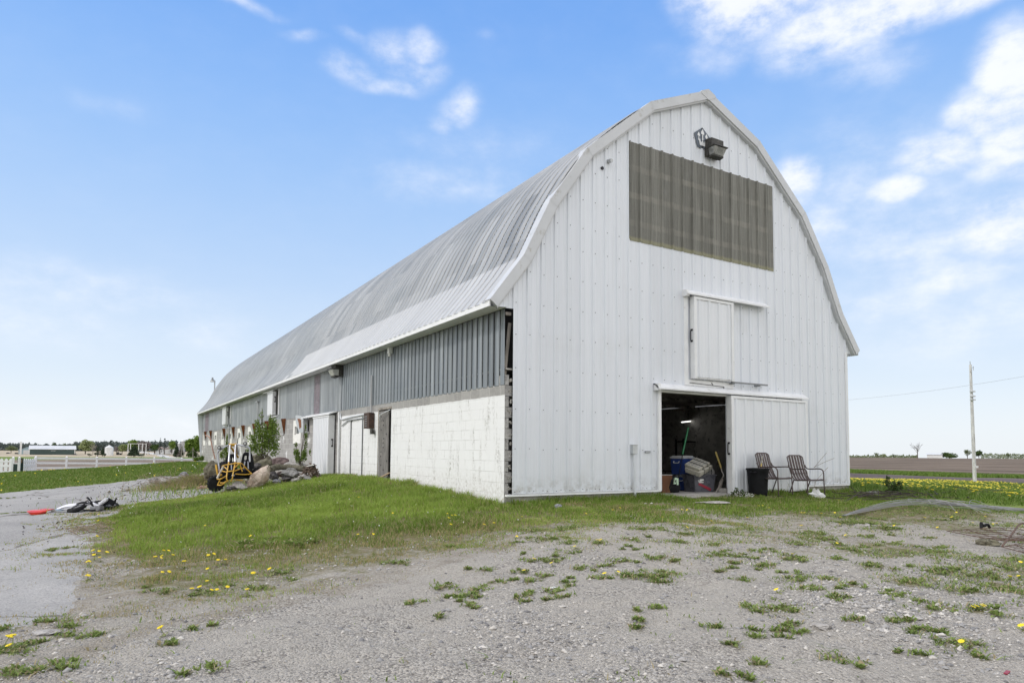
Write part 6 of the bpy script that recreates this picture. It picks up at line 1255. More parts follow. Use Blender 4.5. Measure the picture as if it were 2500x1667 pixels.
# vehicles by the road
plain('car_white', (.66, .67, .69), .3, .1, .04, 1); plain('car_dark', (.03, .035, .045), .3, .2, .1, 1); plain('car_silver', (.42, .43, .45), .3, .3, .05, 1); plain('car_glass', (.03, .035, .04), .1, 0, .1, 1)
def vehicle(name, label, cat, px, py, wpx, dep, mat, kind='car', face=0.):
    c = at_d(px, py, dep); s = wpx/F_PX*dep/4.5; r = empty(name, c, CY+face, label, cat); r.scale = (s, s, s)
    if kind == 'car':
        MB().prism([(-2.2, .3), (2.2, .3), (2.25, .75), (1.3, .92), (-1.9, .95), (-2.25, .7)], 'y', -.85, .85).build('body', MATS[mat], r, bevel=.06); MB().prism([(-1.7, .95), (1.15, .93), (.55, 1.42), (-1.2, 1.45)], 'y', -.75, .75).build('cabin', MATS['car_glass'], r, bevel=.05)
    elif kind == 'truck':
        MB().box((-2.25, -.9, .5), (.4, .9, 1.9)).build('box', MATS[mat], r, bevel=.05); MB().prism([(.45, .4), (2.2, .4), (2.2, 1.0), (1.5, 1.1), (1.1, 1.75), (.45, 1.75)], 'y', -.85, .85).build('cab', MATS[mat], r, bevel=.05)
    elif kind == 'tractor':
        MB().box((-.2, -.35, .7), (1.9, .35, 1.45)).build('hood', MATS[mat], r, bevel=.05); MB().box((-1.3, -.6, .9), (-.1, .6, 2.3)).build('cab', MATS['car_glass'], r, bevel=.05); MB().box((-1.4, -.7, 2.3), (0, .7, 2.42)).build('roof', MATS[mat], r)
    elif kind == 'boat':
        MB().prism([(-2.2, .5), (1.6, .5), (2.25, 1.0), (-2.25, 1.0)], 'y', -.7, .7).build('hull', MATS[mat], r, bevel=.1); MB().prism([(-1., 1.0), (.8, 1.0), (.4, 1.5), (-.8, 1.5)], 'y', -.5, .5).build('cover', MATS['car_silver'], r)
    ws = ((-1.35, .42), (1.35, .42)) if kind != 'tractor' else ((-.9, .78), (1.5, .5))
    for x, R0 in ws:
        for y in (-.82, .82): MB().lathe([(0, -.12), (R0*.8, -.12), (R0, -.06), (R0, .06), (R0*.8, .12), (0, .12)], 14, (x, y, R0), 'y').build('wheel', MATS['tyre_rubber'], r, True)
    return r
vehicle('parked_car', 'dark car parked right of the green shed', 'car', 183, 1110, 9, FD, 'car_dark'); vehicle('tractor', 'dark tractor standing right of the grain bin', 'tractor', 290, 1110, 13, FD, 'car_dark', 'tractor')
vehicle('box_truck', 'white truck parked near the steel frame', 'truck', 361, 1108.5, 10, FD-10, 'car_white', 'truck', .2); vehicle('parked_car', 'small white and dark car beyond the white truck', 'car', 378, 1108, 6, FD, 'car_white')
vehicle('parked_car', 'silver car driving on the far road', 'car', 399, 1115.5, 8, FD-90, 'car_silver', face=.5); vehicle('parked_car', 'dark car half hidden beside the barn end', 'car', 477, 1118.5, 10, 230, 'car_dark')
vehicle('parked_car', 'dark vehicle at the far left behind the picket fence', 'car', 20, 1107, 9, FD-60, 'car_dark'); vehicle('parked_car', 'dark and white vehicle left of the pale blue shed', 'car', 41, 1108, 8, FD-60, 'car_dark', 'truck')
# utility poles with a sagging wire between them
pole_at = []
for lb, px, yt, yb, dd in (('thin pole left of the brush below the silos', 442.5, 1091, 1116, 220), ('short pole right of the brush', 448.5, 1101, 1118, 200), ('taller pole before the leafy trees', 470.5, 1092, 1119, 200), ('short pole beside the barn end', 482.5, 1100, 1119, 200)):
    c = at_d(px, yb, dd); h = (yb-yt)/F_PX*dd; r = empty('utility_pole', c, CY, lb, 'pole', 'poles by the far road'); MB().tube([(0, 0, -1), (0, 0, h)], [.14, .10], 8).build('post', MATS['trunk_pale'], r); MB().box((-.35, -.05, h-.35), (.35, .05, h-.27)).build('crossarm', MATS['trunk_pale'], r); pole_at.append(c+np.array([0, 0, h-.3]))
def wire(name, label, a, b, sag, r0, n=24, mat='dark_iron'):
    a = np.array(a); b = np.array(b); pts = []
    for i in range(n+1): t = i/n; p = a+(b-a)*t; p[2] -= sag*4*t*(1-t); pts.append(tuple(p))
    o = MB().tube(pts, r0, 5).build(name, MATS[mat]); return tag(o, label, 'wire')
wire('power_line', 'wire sagging from the short pole to the taller pole', pole_at[1], pole_at[2], 1.0, .03, mat='trunk_pale'); wire('power_line', 'wire sagging from the taller pole to the barn end pole', pole_at[2], pole_at[3], .5, .03, mat='trunk_pale')

# ------------------------------------------------------------------ the white fence across the lawn
plain('vinyl_white', (.78, .78, .80), .4, 0, .03, 2)
FP = [(87, 52.5), (162, 53.6), (236, 55.), (308, 56.4), (376, 58), (443, 59.5), (484, 60.6)]; FPOS = []
for px, dd in FP: p = at_d(px, 1130, dd); FPOS.append(np.array([p[0], p[1], 0.]))
tz = [float(at_d(px, 1114.2+(px-87)*.0095, dd)[2]) for px, dd in FP]
fence = empty('rail_fence', (FPOS[0][0], FPOS[0][1], tz[0]-1.25), 0, 'white three-rail fence running behind the lawn to the barn', 'fence'); fo = np.array(fence.location)
for q, z in zip(FPOS, tz):
    x, y = q[0]-fo[0], q[1]-fo[1]; zb = z-fo[2]; MB().box((x-.075, y-.075, zb-1.6), (x+.075, y+.075, zb-.02)).add([(x-.09, y-.09, zb-.02), (x+.09, y-.09, zb-.02), (x+.09, y+.09, zb-.02), (x-.09, y+.09, zb-.02), (x, y, zb+.06)], [(0, 1, 4), (1, 2, 4), (2, 3, 4), (3, 0, 4)]).build('post', MATS['vinyl_white'], fence)
for i in range(len(FPOS)-1):
    for dz in (.12, .50, .88, 1.15):
        a = FPOS[i]-fo; b = FPOS[i+1]-fo; a[2] = tz[i]-dz-fo[2]; b[2] = tz[i+1]-dz-fo[2]; d = (b-a)/np.linalg.norm(b-a); MB().bar(tuple(a+d*.076), tuple(b-d*.076), .045, .15).build('rail', MATS['vinyl_white'], fence)
def pickets(label, pa, pb, n, top, base):
    a = at_d(*pa); b = at_d(*pb); r = empty('picket_fence', a, 0, label, 'fence', 'white picket fences'); d = b-a; d[2] = 0; L_ = np.linalg.norm(d); d /= L_; h = top
    for k in range(n):
        t = (k+.5)/n*L_; x, y = d[0]*t, d[1]*t; z0 = gz(a[0]+x, a[1]+y)-a[2]; w = L_/n*.33; m = MB(); nx, ny = -d[1]*.012, d[0]*.012
        P_ = [(x-d[0]*w, y-d[1]*w, z0-.1), (x+d[0]*w, y+d[1]*w, z0-.1), (x+d[0]*w, y+d[1]*w, z0+h-.08), (x, y, z0+h), (x-d[0]*w, y-d[1]*w, z0+h-.08)]
        m.add([(q[0]-nx, q[1]-ny, q[2]) for q in P_]+[(q[0]+nx, q[1]+ny, q[2]) for q in P_], [(0, 1, 2, 3, 4), (9, 8, 7, 6, 5)]+[(i, (i+1) % 5, 5+(i+1) % 5, 5+i) for i in range(5)]); m.build('picket', MATS['vinyl_white'], r)
    for z in (.18, .60, h-.22):
        z0 = gz(a[0], a[1])-a[2]; z1 = gz(b[0], b[1])-a[2]; MB().bar((-ny*3, nx*3, z0+z), (d[0]*L_-ny*3, d[1]*L_+nx*3, z1+z), .04, .15 if z < .7 else .10).build('rail', MATS['vinyl_white'], r)
    for t in (0, L_): x, y = d[0]*t, d[1]*t; z0 = gz(a[0]+x, a[1]+y)-a[2]; MB().box((x-.075, y-.075, z0-.2), (x+.075, y+.075, z0+h+.04)).add([(x-.09, y-.09, z0+h+.04), (x+.09, y-.09, z0+h+.04), (x+.09, y+.09, z0+h+.04), (x-.09, y+.09, z0+h+.04), (x, y, z0+h+.12)], [(0, 1, 4), (1, 2, 4), (2, 3, 4), (3, 0, 4)]).build('post', MATS['vinyl_white'], r)
    return r
pickets('white picket fence at the far left left of the green bin', (-14, 1143, 46.5), (31, 1143, 46.5), 4, 1.13, 0); pickets('white picket fence joining the rail fence right of the green bin', (46, 1142, 46.5), (85, 1138, 52), 8, 1.12, 0)
p = gr(38, 1144); p = at_d(38, 1144, 46.5); r = empty('wheelie_bin', (p[0], p[1], gz(p[0], p[1])), CY, 'tall dark green bin standing in the gap of the picket fence', 'bin')
plain('bin_green', (.012, .03, .025), .5, 0, .2, 5); MB().box((-.17, -.05, 0), (.17, .45, .78)).build('body', MATS['bin_green'], r, bevel=.02); MB().box((-.19, .38, 0), (.19, .46, 1.14)).build('back_board', MATS['bin_green'], r); MB().box((-.19, -.06, .74), (.19, .0, .80)).build('rim', MATS['vinyl_white'], r)
m = MB()
for k in range(4): m.box((-.15+k*.085, .36, .80), (-.10+k*.085, .375, 1.05))
m.build('slats', MATS['fresh_wood'], r)

# ------------------------------------------------------------------ right: pole, wire, field edge
b = at_d(2380, 1176, 33.0); t_p = at_d(2369, 890, 33.0); r = empty('utility_pole', b, 0, 'weathered white wooden pole at the edge of the ploughed field', 'pole'); d = t_p-b
t2 = NT('pole_white'); n_ = t2.noise(t2.map((6, 6, 1.2)), 1.5, 7, .7); t2.bump(n_, .4, .01); c_ = t2.mix(t2.rng(n_, .40, .66), (.68, .68, .68), (.46, .455, .45)); t2.fin(t2.mix(t2.rng(t2.noise(t2.map((9, 9, 4)), 1.5, 6, .7), .60, .68), c_, (.16, .15, .14)), .8, 0, .2)
MB().tube([(0, 0, -.4), tuple(d*.33), tuple(d*.66), tuple(d)], [.085, .08, .07, .055], 14).build('post', MATS['pole_white'], r, True); MB().tube([tuple(d), tuple(d+np.array([-.02, 0, .16]))], .018, 6).tube(arc([tuple(d*.97+np.array([.09, -.05, 0])), tuple(d*.975+np.array([.16, -.06, .06])), tuple(d*.96+np.array([.15, -.05, -.06]))]), .012, 5).build('top_pin', MATS['galvanised'], r)
for f_ in (.70, .73, .77): MB().box((d[0]*f_-.14, d[1]*f_-.14, d[2]*f_-.03), (d[0]*f_+.10, d[1]*f_+.02, d[2]*f_+.03)).build('bracket', MATS['galvanised'], r)
MB().box((d[0]*.12-.10, -.14+d[1]*.12, d[2]*.12), (d[0]*.12+.10, -.11+d[1]*.12, d[2]*.12+.10)).build('tag', MATS['vinyl_white'], r)
wire('power_line', 'single thin power wire crossing the sky behind the white pole', at_d(2040, 978, 60), at_d(2620, 897, 40), .25, .009, mat='galvanised')
bare_tree('lone leafless tree on the horizon of the ploughed field', 2240, 1080, 1116, 24, 400, seed=9, thick=1.1)
far_box('farm_shed', 'long low white farm shed on the right horizon', 'shed', 2266, 2298, 1106.5, 1110, 1118, 430, 'house_white', 'shed_roof', 18)
for lb, px, tp, bs, w, mt, n in (('dark green trees right of the white farm shed', 2318, 1105, 1118, 44, 'leaf_deep', 1200), ('pale bare-topped tree left of the white pole', 2362, 1098, 1117, 16, 'leaf_far', 350), ('dark green tree just right of the white pole', 2390, 1100, 1118, 26, 'leaf_deep', 600), ('small tree on the horizon at the far right', 2461, 1104, 1119, 12, 'leaf_far', 250), ('pale green tree beside the barn on the right horizon', 2142, 1105, 1117, 14, 'leaf_far', 260), ('small grey tree left of the lone leafless tree', 2158, 1107, 1117, 12, 'leaf_pale', 220), ('small green tree left of the pale horizon trees', 2182, 1108, 1117, 9, 'leaf_far', 200)):
    tree(lb, px, tp, bs, w, 430, mt, 'round' if w < 40 else 'shrubby', n)

# ------------------------------------------------------------------ grass, weeds, flowers, gravel
leafy('grass_blade', (.11, .19, .022), (.34, .45, .085), (.38, .32, .16), .3); leafy('weed_leaf', (.12, .18, .04), (.31, .39, .12), (.38, .32, .19), .3); leafy('meadow_blade', (.09, .16, .02), (.21, .29, .06), (.34, .31, .13), .3)
plain('dandelion_yellow', (.82, .65, .03), .6, 0, .12, 90); plain('stalk', (.20, .22, .08), .7, 0, .2, 30); plain('puff_white', (.66, .65, .62), .8, 0, .1, 30); plain('dry_twig', (.26, .20, .15), .9, 0, .35, 20); plain('dark_twig', (.07, .055, .05), .9, 0, .35, 20)
def blades(name, x, y, z, h, w, tint, rng, lean=.45, mat='grass_blade', label=None, cat=None):
    n = len(x); a = rng.uniform(0, 2*pi, n); l = rng.uniform(.05, lean, n)*h*1.6; b = a+rng.normal(0, .5, n)+pi/2
    dx, dy = np.cos(a)*l, np.sin(a)*l; wx, wy = np.cos(b)*w/2, np.sin(b)*w/2
    V = np.stack([np.stack([x-wx, y-wy, z-.01], 1), np.stack([x+wx, y+wy, z-.01], 1), np.stack([x+dx*.35+wx*.8, y+dy*.35+wy*.8, z+h*.55], 1), np.stack([x+dx*.35-wx*.8, y+dy*.35-wy*.8, z+h*.55], 1), np.stack([x+dx, y+dy, z+h*.95], 1)], 1).reshape(-1, 3)
    k = np.arange(n)*5; o = link(name, np_mesh(name, V, quads=np.stack([k, k+1, k+2, k+3], 1), tris=np.stack([k+3, k+2, k+4], 1), attrs={'tint': np.repeat(tint, 5)}), bpy.data.materials[mat])
    return tag(o, label, cat, None, 'stuff')
def tints(n, rng, dry): return np.where(rng.random(n) < dry, .97, rng.random(n)*.85)
def bank_grass():
    rg = np.random.default_rng(11); N = 700000; x = rg.uniform(-8.5, 2.2, N); y = rg.uniform(-6.5, 13.5, N)
    keep = ~((x > -.01) & (y > .02)); x, y = x[keep], y[keep]; g = green_of(x, y); pn = fbm(x, y, 1.9, 4, 77); pm = fbm(x, y, .6, 3, 12)
    pr = np.clip(np.interp(g, [.05, .3, .6, .9], [.0, .10, .36, .62])+np.interp(g, [.05, .3, .6, .9], [0., 1.5, 2.6, 1.7])*(pn-.5)+np.interp(g, [.3, .6, .95], [0, .5, .15])*(pm-.5), 0, 1)
    k = rg.random(len(x)) < pr; x, y, g, pn, pm = x[k], y[k], g[k], pn[k], pm[k]; n = len(x); dep = np.hypot(x-CAM[0], y-CAM[1]); wall = np.exp(-np.maximum(0, -x)/1.3)*(y > 0)
    h = (np.interp(g, [.2, .5, .8, 1.], [.016, .026, .055, .085])*(.45+1.1*pn)+.09*wall*(g > .8))*rg.uniform(.55, 1.35, n)
    w = np.clip(dep*.00075, .005, .02)*rg.uniform(.7, 1.3, n); dry = np.clip(np.interp(g, [.2, .5, .75, .95], [.58, .45, .28, .07])+(pm < .42)*np.interp(g, [.5, .8, .98], [.3, .3, .06]), 0, .85)
    t = np.clip(rg.random(n)*.5+(pm-.40)*1.7+.1+.15*wall, 0, .85); t = np.where(rg.random(n) < dry, .97, t)
    blades('bank_grass', x, y, hgt(x, y), h, w, t, rg, .7, label='tall green grass on the bank beside the block wall', cat='grass')
bank_grass()
def front_grass():
    rg = np.random.default_rng(12); N = 150000; x = rg.uniform(-.3, 13.8, N); y = rg.uniform(-3.2, .5, N)
    k = ~((x > .02) & (x < 10.7) & (y > .0)); x, y = x[k], y[k]; g = green_of(x, y); pn = fbm(x, y, 2.1, 4, 5); wall = np.exp(-np.abs(y)/.42)*((x > .1) & (x < 3.85) | (x > 6.05) & (x < 10.9))
    pr = np.clip(np.interp(g, [.1, .45, .85], [0, .12, .32])+np.interp(g, [.1, .45, .85], [0, 1.2, 1.6])*(pn-.5), 0, .75)+wall*.75*(pn > .36); pr = np.where((x > 3.8) & (x < 6.0) & (y > -.22), 0, pr); k = rg.random(len(x)) < pr; x, y, pn, wall = x[k], y[k], pn[k], wall[k]; n = len(x)
    h = (.025+.05*pn+.13*wall*pn)*rg.uniform(.6, 1.5, n); w = rg.uniform(.006, .013, n); t = np.clip(rg.random(n)*.5, 0, .8); t = np.where(rg.random(n) < .12, .97, t)
    blades('front_grass', x, y, hgt(x, y), h, w, t, rg, .8, label='dark grass and weeds along the foot of the gable', cat='grass')
front_grass()
def lawn_grass():
    rg = np.random.default_rng(13); N = 330000; x = rg.uniform(-26, -.05, N); y = rg.uniform(-4, 56, N); k = inpoly(x, y, LAWN); x, y = x[k], y[k]; pn = fbm(x, y, .35, 4, 6); n = len(x)
    h = rg.uniform(.04, .09, n)*(1+.8*(pn-.4)); t = np.clip(rg.random(n)*.6+(pn-.35)*.9, 0, .85); t = np.where(rg.random(n) < .07, .97, t)
    blades('lawn_grass', x, y, hgt(x, y), h, rg.uniform(.018, .035, n), t, rg, .8, 'meadow_blade', 'mown lawn grass running up to the white fence', 'grass')
lawn_grass()
def meadow_grass():
    rg = np.random.default_rng(14); N = 260000; x = rg.uniform(10.7, 31.3, N); y = rg.uniform(-14, 18, N); k = inpoly(x+jit(x, y, 1.1, .8, 3), y+jit(x, y, 1.1, .8, 4), MEAD) & ~((y > 0) & (x < 10.75)); x, y = x[k], y[k]; pn = fbm(x, y, .5, 4, 16); n = len(x)
    h = rg.uniform(.05, .13, n)*(1+.8*(pn-.4)); t = np.clip(rg.random(n)*.6+(pn-.3)*.6, 0, .85); t = np.where(rg.random(n) < .05, .97, t)
    blades('meadow_grass', x, y, hgt(x, y), h, rg.uniform(.012, .026, n), t, rg, .8, 'meadow_blade', 'fresh green meadow grass full of dandelions right of the barn', 'grass')
    rg2 = np.random.default_rng(15); y2 = rg2.uniform(-20, 45, 60000); x2 = rg2.uniform(40.3, 45.4, 60000); blades('strip_grass', x2, y2, hgt(x2, y2), rg2.uniform(.08, .2, 60000), rg2.uniform(.03, .05, 60000), rg2.random(60000)*.8, rg2, .8, 'meadow_blade', 'bright green grass strip between the dark soil and the ploughed field', 'grass')
meadow_grass()

# weeds in the gravel: one low leafy tuft at each place
def tuft_mesh(r, seed, name='weed_tuft'):
    rg = np.random.default_rng(seed); n = int(np.clip(60+4600*r*r, 60, 1200)); ns = int(np.clip(3+r*38, 3, 26)); cx = rg.normal(0, r*.56, ns); cy = rg.normal(0, r*.48, ns); k = np.minimum(rg.integers(0, ns, n), rg.integers(0, ns, n)); a = rg.uniform(0, 2*pi, n)
    sp = min(r*.8, .085); L_ = rg.uniform(.018, .052, n)*rg.uniform(.7, 1.2, n); el = rg.uniform(.05, .95, n); w = np.clip(L_*.22, .004, .009); bx, by = cx[k]+rg.normal(0, sp*.22, n), cy[k]+rg.normal(0, sp*.22, n); dx, dy, dz = np.cos(a)*np.cos(el), np.sin(a)*np.cos(el), np.sin(el)
    px_, py_ = -np.sin(a)*w, np.cos(a)*w; zm = L_*.6*dz+.002; zt = L_*dz*.85+.004
    V = np.stack([np.stack([bx, by, bx*0-.004], 1), np.stack([bx+dx*L_*.55+px_, by+dy*L_*.55+py_, zm], 1), np.stack([bx+dx*L_, by+dy*L_, zt], 1), np.stack([bx+dx*L_*.55-px_, by+dy*L_*.55-py_, zm], 1)], 1).reshape(-1, 3)
    return np_mesh(name, V, quads=np.arange(4*n).reshape(n, 4), attrs={'tint': np.repeat(np.where(rg.random(n) < .18, .97, np.clip(rg.random(n)*.6+rg.uniform(0, .3), 0, .85)), 4)})
for i, (tx, ty, tr, tz_) in enumerate(TUFT_W):
    o = link('weed_tuft', tuft_mesh(tr*(.75+.6*((i*37) % 11)/10), 100+i), bpy.data.materials['weed_leaf']); o.location = (tx, ty, gz(tx, ty)); tag(o, 'low green weed tuft growing in the grey gravel', 'weed', 'weed tufts scattered over the gravel')
def low_weeds():
    rg = np.random.default_rng(21); N = 520000; x = rg.uniform(-9, 12, N); y = rg.uniform(-9.5, -.6, N); w = weed_of(x, y, 1.45); f = fbm(x, y, 1.1, 4, 61); f2 = fbm(x, y, 5.5, 3, 71); right = sst(x-y*.25, 0, 5)
    pr = .5*np.clip(w-.1, 0, 1)*(f2 > .42)+.28*np.clip(green_of(x, y)-.1, 0, .5)*(f2 > .45)*(x > -3)+np.clip((f-.50)*3.2, 0, .6)*(f2 > .47)*np.clip(right+.06, 0, 1); k = (rg.random(N) < pr*1.0) & ~inpoly(x, y, ASPH); x, y = x[k], y[k]; n = len(x); dry = np.where(rg.random(n) < .22, .97, rg.random(n)*.8)
    blades('low_weeds', x, y, hgt(x, y), rg.uniform(.012, .042, n), rg.uniform(.006, .014, n), dry, rg, 2.2, 'weed_leaf', 'scattered low weeds in the gravel yard', 'weeds')
low_weeds()

# dandelions: a head on a stalk with a few leaves, one object each
def dandelion_proto():
    m = MB(); m.tube([(0, 0, -.01), (.008, .003, .05), (.005, 0, .088)], .0028, 5); rr = random.Random(2)
    for k in range(6):
        a = k*1.05+rr.uniform(-.2, .2); L_ = rr.uniform(.05, .085); w = .011; c, s = cos(a), sin(a); m.add([(0, 0, 0), (c*L_*.55-s*w, s*L_*.55+c*w, .022), (c*L_, s*L_, .012), (c*L_*.55+s*w, s*L_*.55-c*w, .022)], [(0, 1, 2, 3)])
    root = m.build('dandelion', MATS['leaf_g'] if 'leaf_g' in MATS else MATS['stalk'])
    h = MB(); vs = [(0, 0, .108)]; nn = 16
    for ring, (R0, z) in enumerate(((.014, .107), (.023, .098))):
        for k in range(nn): t = 2*pi*(k+.5*ring)/nn; q = R0*(1+.10*(-1)**k); vs.append((q*cos(t)+.005, q*sin(t), z+.003*(-1)**k))
    vs.append((.005, 0, .086)); fs = [(0, 1+k, 1+(k+1) % nn) for k in range(nn)]+[(1+k, 1+nn+k, 1+nn+(k+1) % nn, 1+(k+1) % nn) for k in range(nn)]+[(1+nn+k, 2*nn+1, 1+nn+(k+1) % nn) for k in range(nn)]
    h.add(vs, fs); h.build('flower_head', MATS['dandelion_yellow'], root); return root
DPROTO = dandelion_proto(); DN = [0]
def put_dandelion(x, y, s, label, group, rz, zs=.8):
    d = DPROTO if DN[0] == 0 else copy_tree(DPROTO); DN[0] += 1; d.location = (x, y, gz(x, y)); d.scale = (s, s, s*zs); d.rotation_euler = (.38*sin(rz*5.3), .38*cos(rz*3.1), rz); tag(d, label, 'flower', group)
DB = R8([(945,118,0),(975,116,0),(945,258,0),(1170,270,0),(1190,268,0),(1160,310,0),(745,380,0),(765,378,0),(730,410,0),(715,415,0),(755,400,0),(785,400,0),(740,480,0),(768,480,0),(440,380,0),(455,380,0),(480,388,0),(405,425,0),(420,430,0),(460,410,0),(435,400,0),(400,500,0),(412,490,0),(455,205,0),(460,235,0),(435,312,0),(845,438,0),(962,463,0),(975,395,0),(1000,428,0),(1030,422,0),(960,400,0),(955,523,0),(1255,468,0),(1165,492,0),(1140,568,0),(880,565,0),(925,555,0),(960,565,0),(1000,562,0),(1040,550,0),(20,805,0),(55,792,0),(60,830,0),(760,748,0),(2058,203,0),(2070,210,0),(2085,215,0),(2055,228,0),(2062,258,0),(2215,255,0),(2270,250,0),(1705,298,0),(1725,300,0),(1650,300,0),(1805,200,0),(1650,128,0),(1780,160,0)])
DG = R4([(543,317,0),(750,290,0),(797,272,0),(1253,285,0),(1300,287,0),(1475,370,0),(1825,258,0),(1855,257,0),(1905,270,0),(1540,273,0),(1120,340,0),(1745,345,0),(1290,420,0),(630,515,0),(665,515,0),(470,560,0),(157,662,0),(297,688,0),(95,745,0),(695,770,0),(783,755,0),(35,485,0),(70,340,0)]) + R5([(395,262,0),(447,275,0),(470,315,0),(572,307,0),(612,340,0),(755,300,0),(595,212,0),(752,213,0),(85,272,0),(350,310,0),(320,310,0),(1015,405,0),(1340,418,0),(1590,382,0),(1748,390,0),(1768,388,0),(1230,345,0),(1445,342,0),(1470,303,0),(1680,338,0),(655,477,0),(580,535,0),(252,618,0),(155,890,0),(325,410,0),(605,393,0),(1605,1015,0),(1580,1018,0),(1660,1005,0),(1648,1012,0),(1520,1280,0),(1935,785,0),(1868,792,0),(1940,678,0),(1965,1165,0),(1170,220,0)])
rr = random.Random(31)
for px, py, _ in DB: p = ground(px, py+4); put_dandelion(p[0], p[1], rr.uniform(.75, 1.05), 'yellow dandelion flowering on the grassy bank or along its edge', 'dandelions on the bank', rr.uniform(0, 6))
for px, py, _ in DG: p = ground(px, py+4); put_dandelion(p[0], p[1], rr.uniform(.75, 1.0), 'yellow dandelion flowering among the weeds of the gravel yard', 'dandelions in the gravel yard', rr.uniform(0, 6), .45)
def meadow_flowers():
    rg = np.random.default_rng(41); N = 23000; x = rg.uniform(11, 31, N); y = rg.uniform(-14, 20, N); f = fbm(x, y, .45, 3, 9); k = inpoly(x, y, MEAD) & (rg.random(N) < np.clip((f-.30)*3.4, .08, 1)) & (rg.random(N) < sst(x, 12.5, 17)*.9+.05); x, y = x[k], y[k]
    vis = np.degrees(np.arctan2(x-CAM[0], y-CAM[1])); d = np.hypot(x-CAM[0], y-CAM[1]); inv = (vis > 55) & (vis < 69.5); order = np.argsort(np.where(inv, d, 1e6)); near = order[:190]
    for i in near: put_dandelion(float(x[i]), float(y[i]), float(rg.uniform(1.3, 1.7)), 'yellow dandelion at the near side of the flowering meadow', 'dandelions at the near side of the meadow', float(rg.uniform(0, 6)))
    m = np.ones(len(x), bool); m[near] = False; x, y = x[m], y[m]; n = len(x); z = hgt(x, y)+rg.uniform(.06, .13, n); R0 = rg.uniform(.028, .048, n); a = np.arange(6)*pi/3; V = np.concatenate([np.stack([x, y, z+.014], 1)[:, None], np.stack([x[:, None]+R0[:, None]*np.cos(a), y[:, None]+R0[:, None]*np.sin(a), np.repeat(z[:, None], 6, 1)], 2)], 1).reshape(-1, 3)
    b = np.arange(n)[:, None]*7; T = np.concatenate([np.stack([b[:, 0], b[:, 0]+1+k, b[:, 0]+1+(k+1) % 6], 1) for k in range(6)]); o = link('dandelion_meadow', np_mesh('dandelion_meadow', V, tris=T), MATS['dandelion_yellow']); tag(o, 'thousands of yellow dandelions across the meadow', 'flowers', None, 'stuff')
meadow_flowers()
def specks(name, label, n, region, mat, size, hz, seed):
    rg = np.random.default_rng(seed); x, y = region(rg, n); z = hgt(x, y)+rg.uniform(*hz, len(x)); V, Q, T = leaf_cloud(np.stack([x, y, z], 1), size, rg, .9); o = link(name, np_mesh(name, V, quads=Q), MATS[mat]); return tag(o, label, 'flowers' if 'flower' in name else None, None, 'stuff')
def reg_lawn(rg, n): x = rg.uniform(-22, -1, n); y = rg.uniform(8, 48, n); k = inpoly(x, y, LAWN); return x[k], y[k]
def reg_bank(rg, n): x = rg.uniform(-6.5, 0, n); y = rg.uniform(-4, 12, n); k = green_of(x, y) > .6; return x[k], y[k]
specks('lawn_flowers', 'tiny yellow flowers in the lawn', 420, reg_lawn, 'dandelion_yellow', .035, (.04, .09), 51); specks('lawn_flowers', 'tiny white seed heads in the lawn', 260, reg_lawn, 'puff_white', .032, (.06, .14), 52); specks('bank_flowers', 'tiny white seed heads in the bank grass', 260, reg_bank, 'puff_white', .010, (.08, .18), 53)
# dry stalks standing in the bank
def stalks(name, label, pts, h, mat, seed, cat='weeds', per=7, spread=.16, lean=.3, r0=.0022):
    rr = random.Random(seed); m = MB()
    for px, py in pts:
        p = gr(px, py)
        for _ in range(per): x, y = p[0]+rr.gauss(0, spread), p[1]+rr.gauss(0, spread); z = gz(x, y); hh = h*rr.uniform(.5, 1.2); dx, dy = rr.gauss(0, lean)*hh, rr.gauss(0, lean)*hh; m.tube([(x, y, z), (x+dx*.4, y+dy*.4, z+hh*.6), (x+dx, y+dy, z+hh)], [r0, r0*.8, r0*.5], 4, False)
    return tag(m.build(name, MATS[mat]), label, cat, None, 'stuff')
stalks('dry_stalks', 'pale dry stalks standing in the bank grass', [(234, 1320), (228, 1345), (410, 1335), (540, 1325), (560, 1330), (790, 1290), (890, 1300), (330, 1400), (1180, 1240), (640, 1310)], .17, 'dry_twig', 61)
stalks('tall_weeds', 'thin green weeds standing against the gable', [(1420, 1215), (1500, 1214), (1585, 1212), (1620, 1208), (1320, 1220), (1840, 1206), (1905, 1202), (1940, 1204), (1960, 1208), (2030, 1200)], .24, 'stalk', 62, per=9)
# dandelion-less broad leaves on the bank, as one patch
o = link('dock_leaves', tuft_mesh(.34, 77), bpy.data.materials['weed_leaf']); p = ground(720, 1322); o.location = (p[0], p[1], gz(p[0], p[1])+.02); o.scale = (2.2, 1.5, 2.0); tag(o, 'patch of broad bright leaves in the middle of the bank', 'weeds', None, 'stuff')

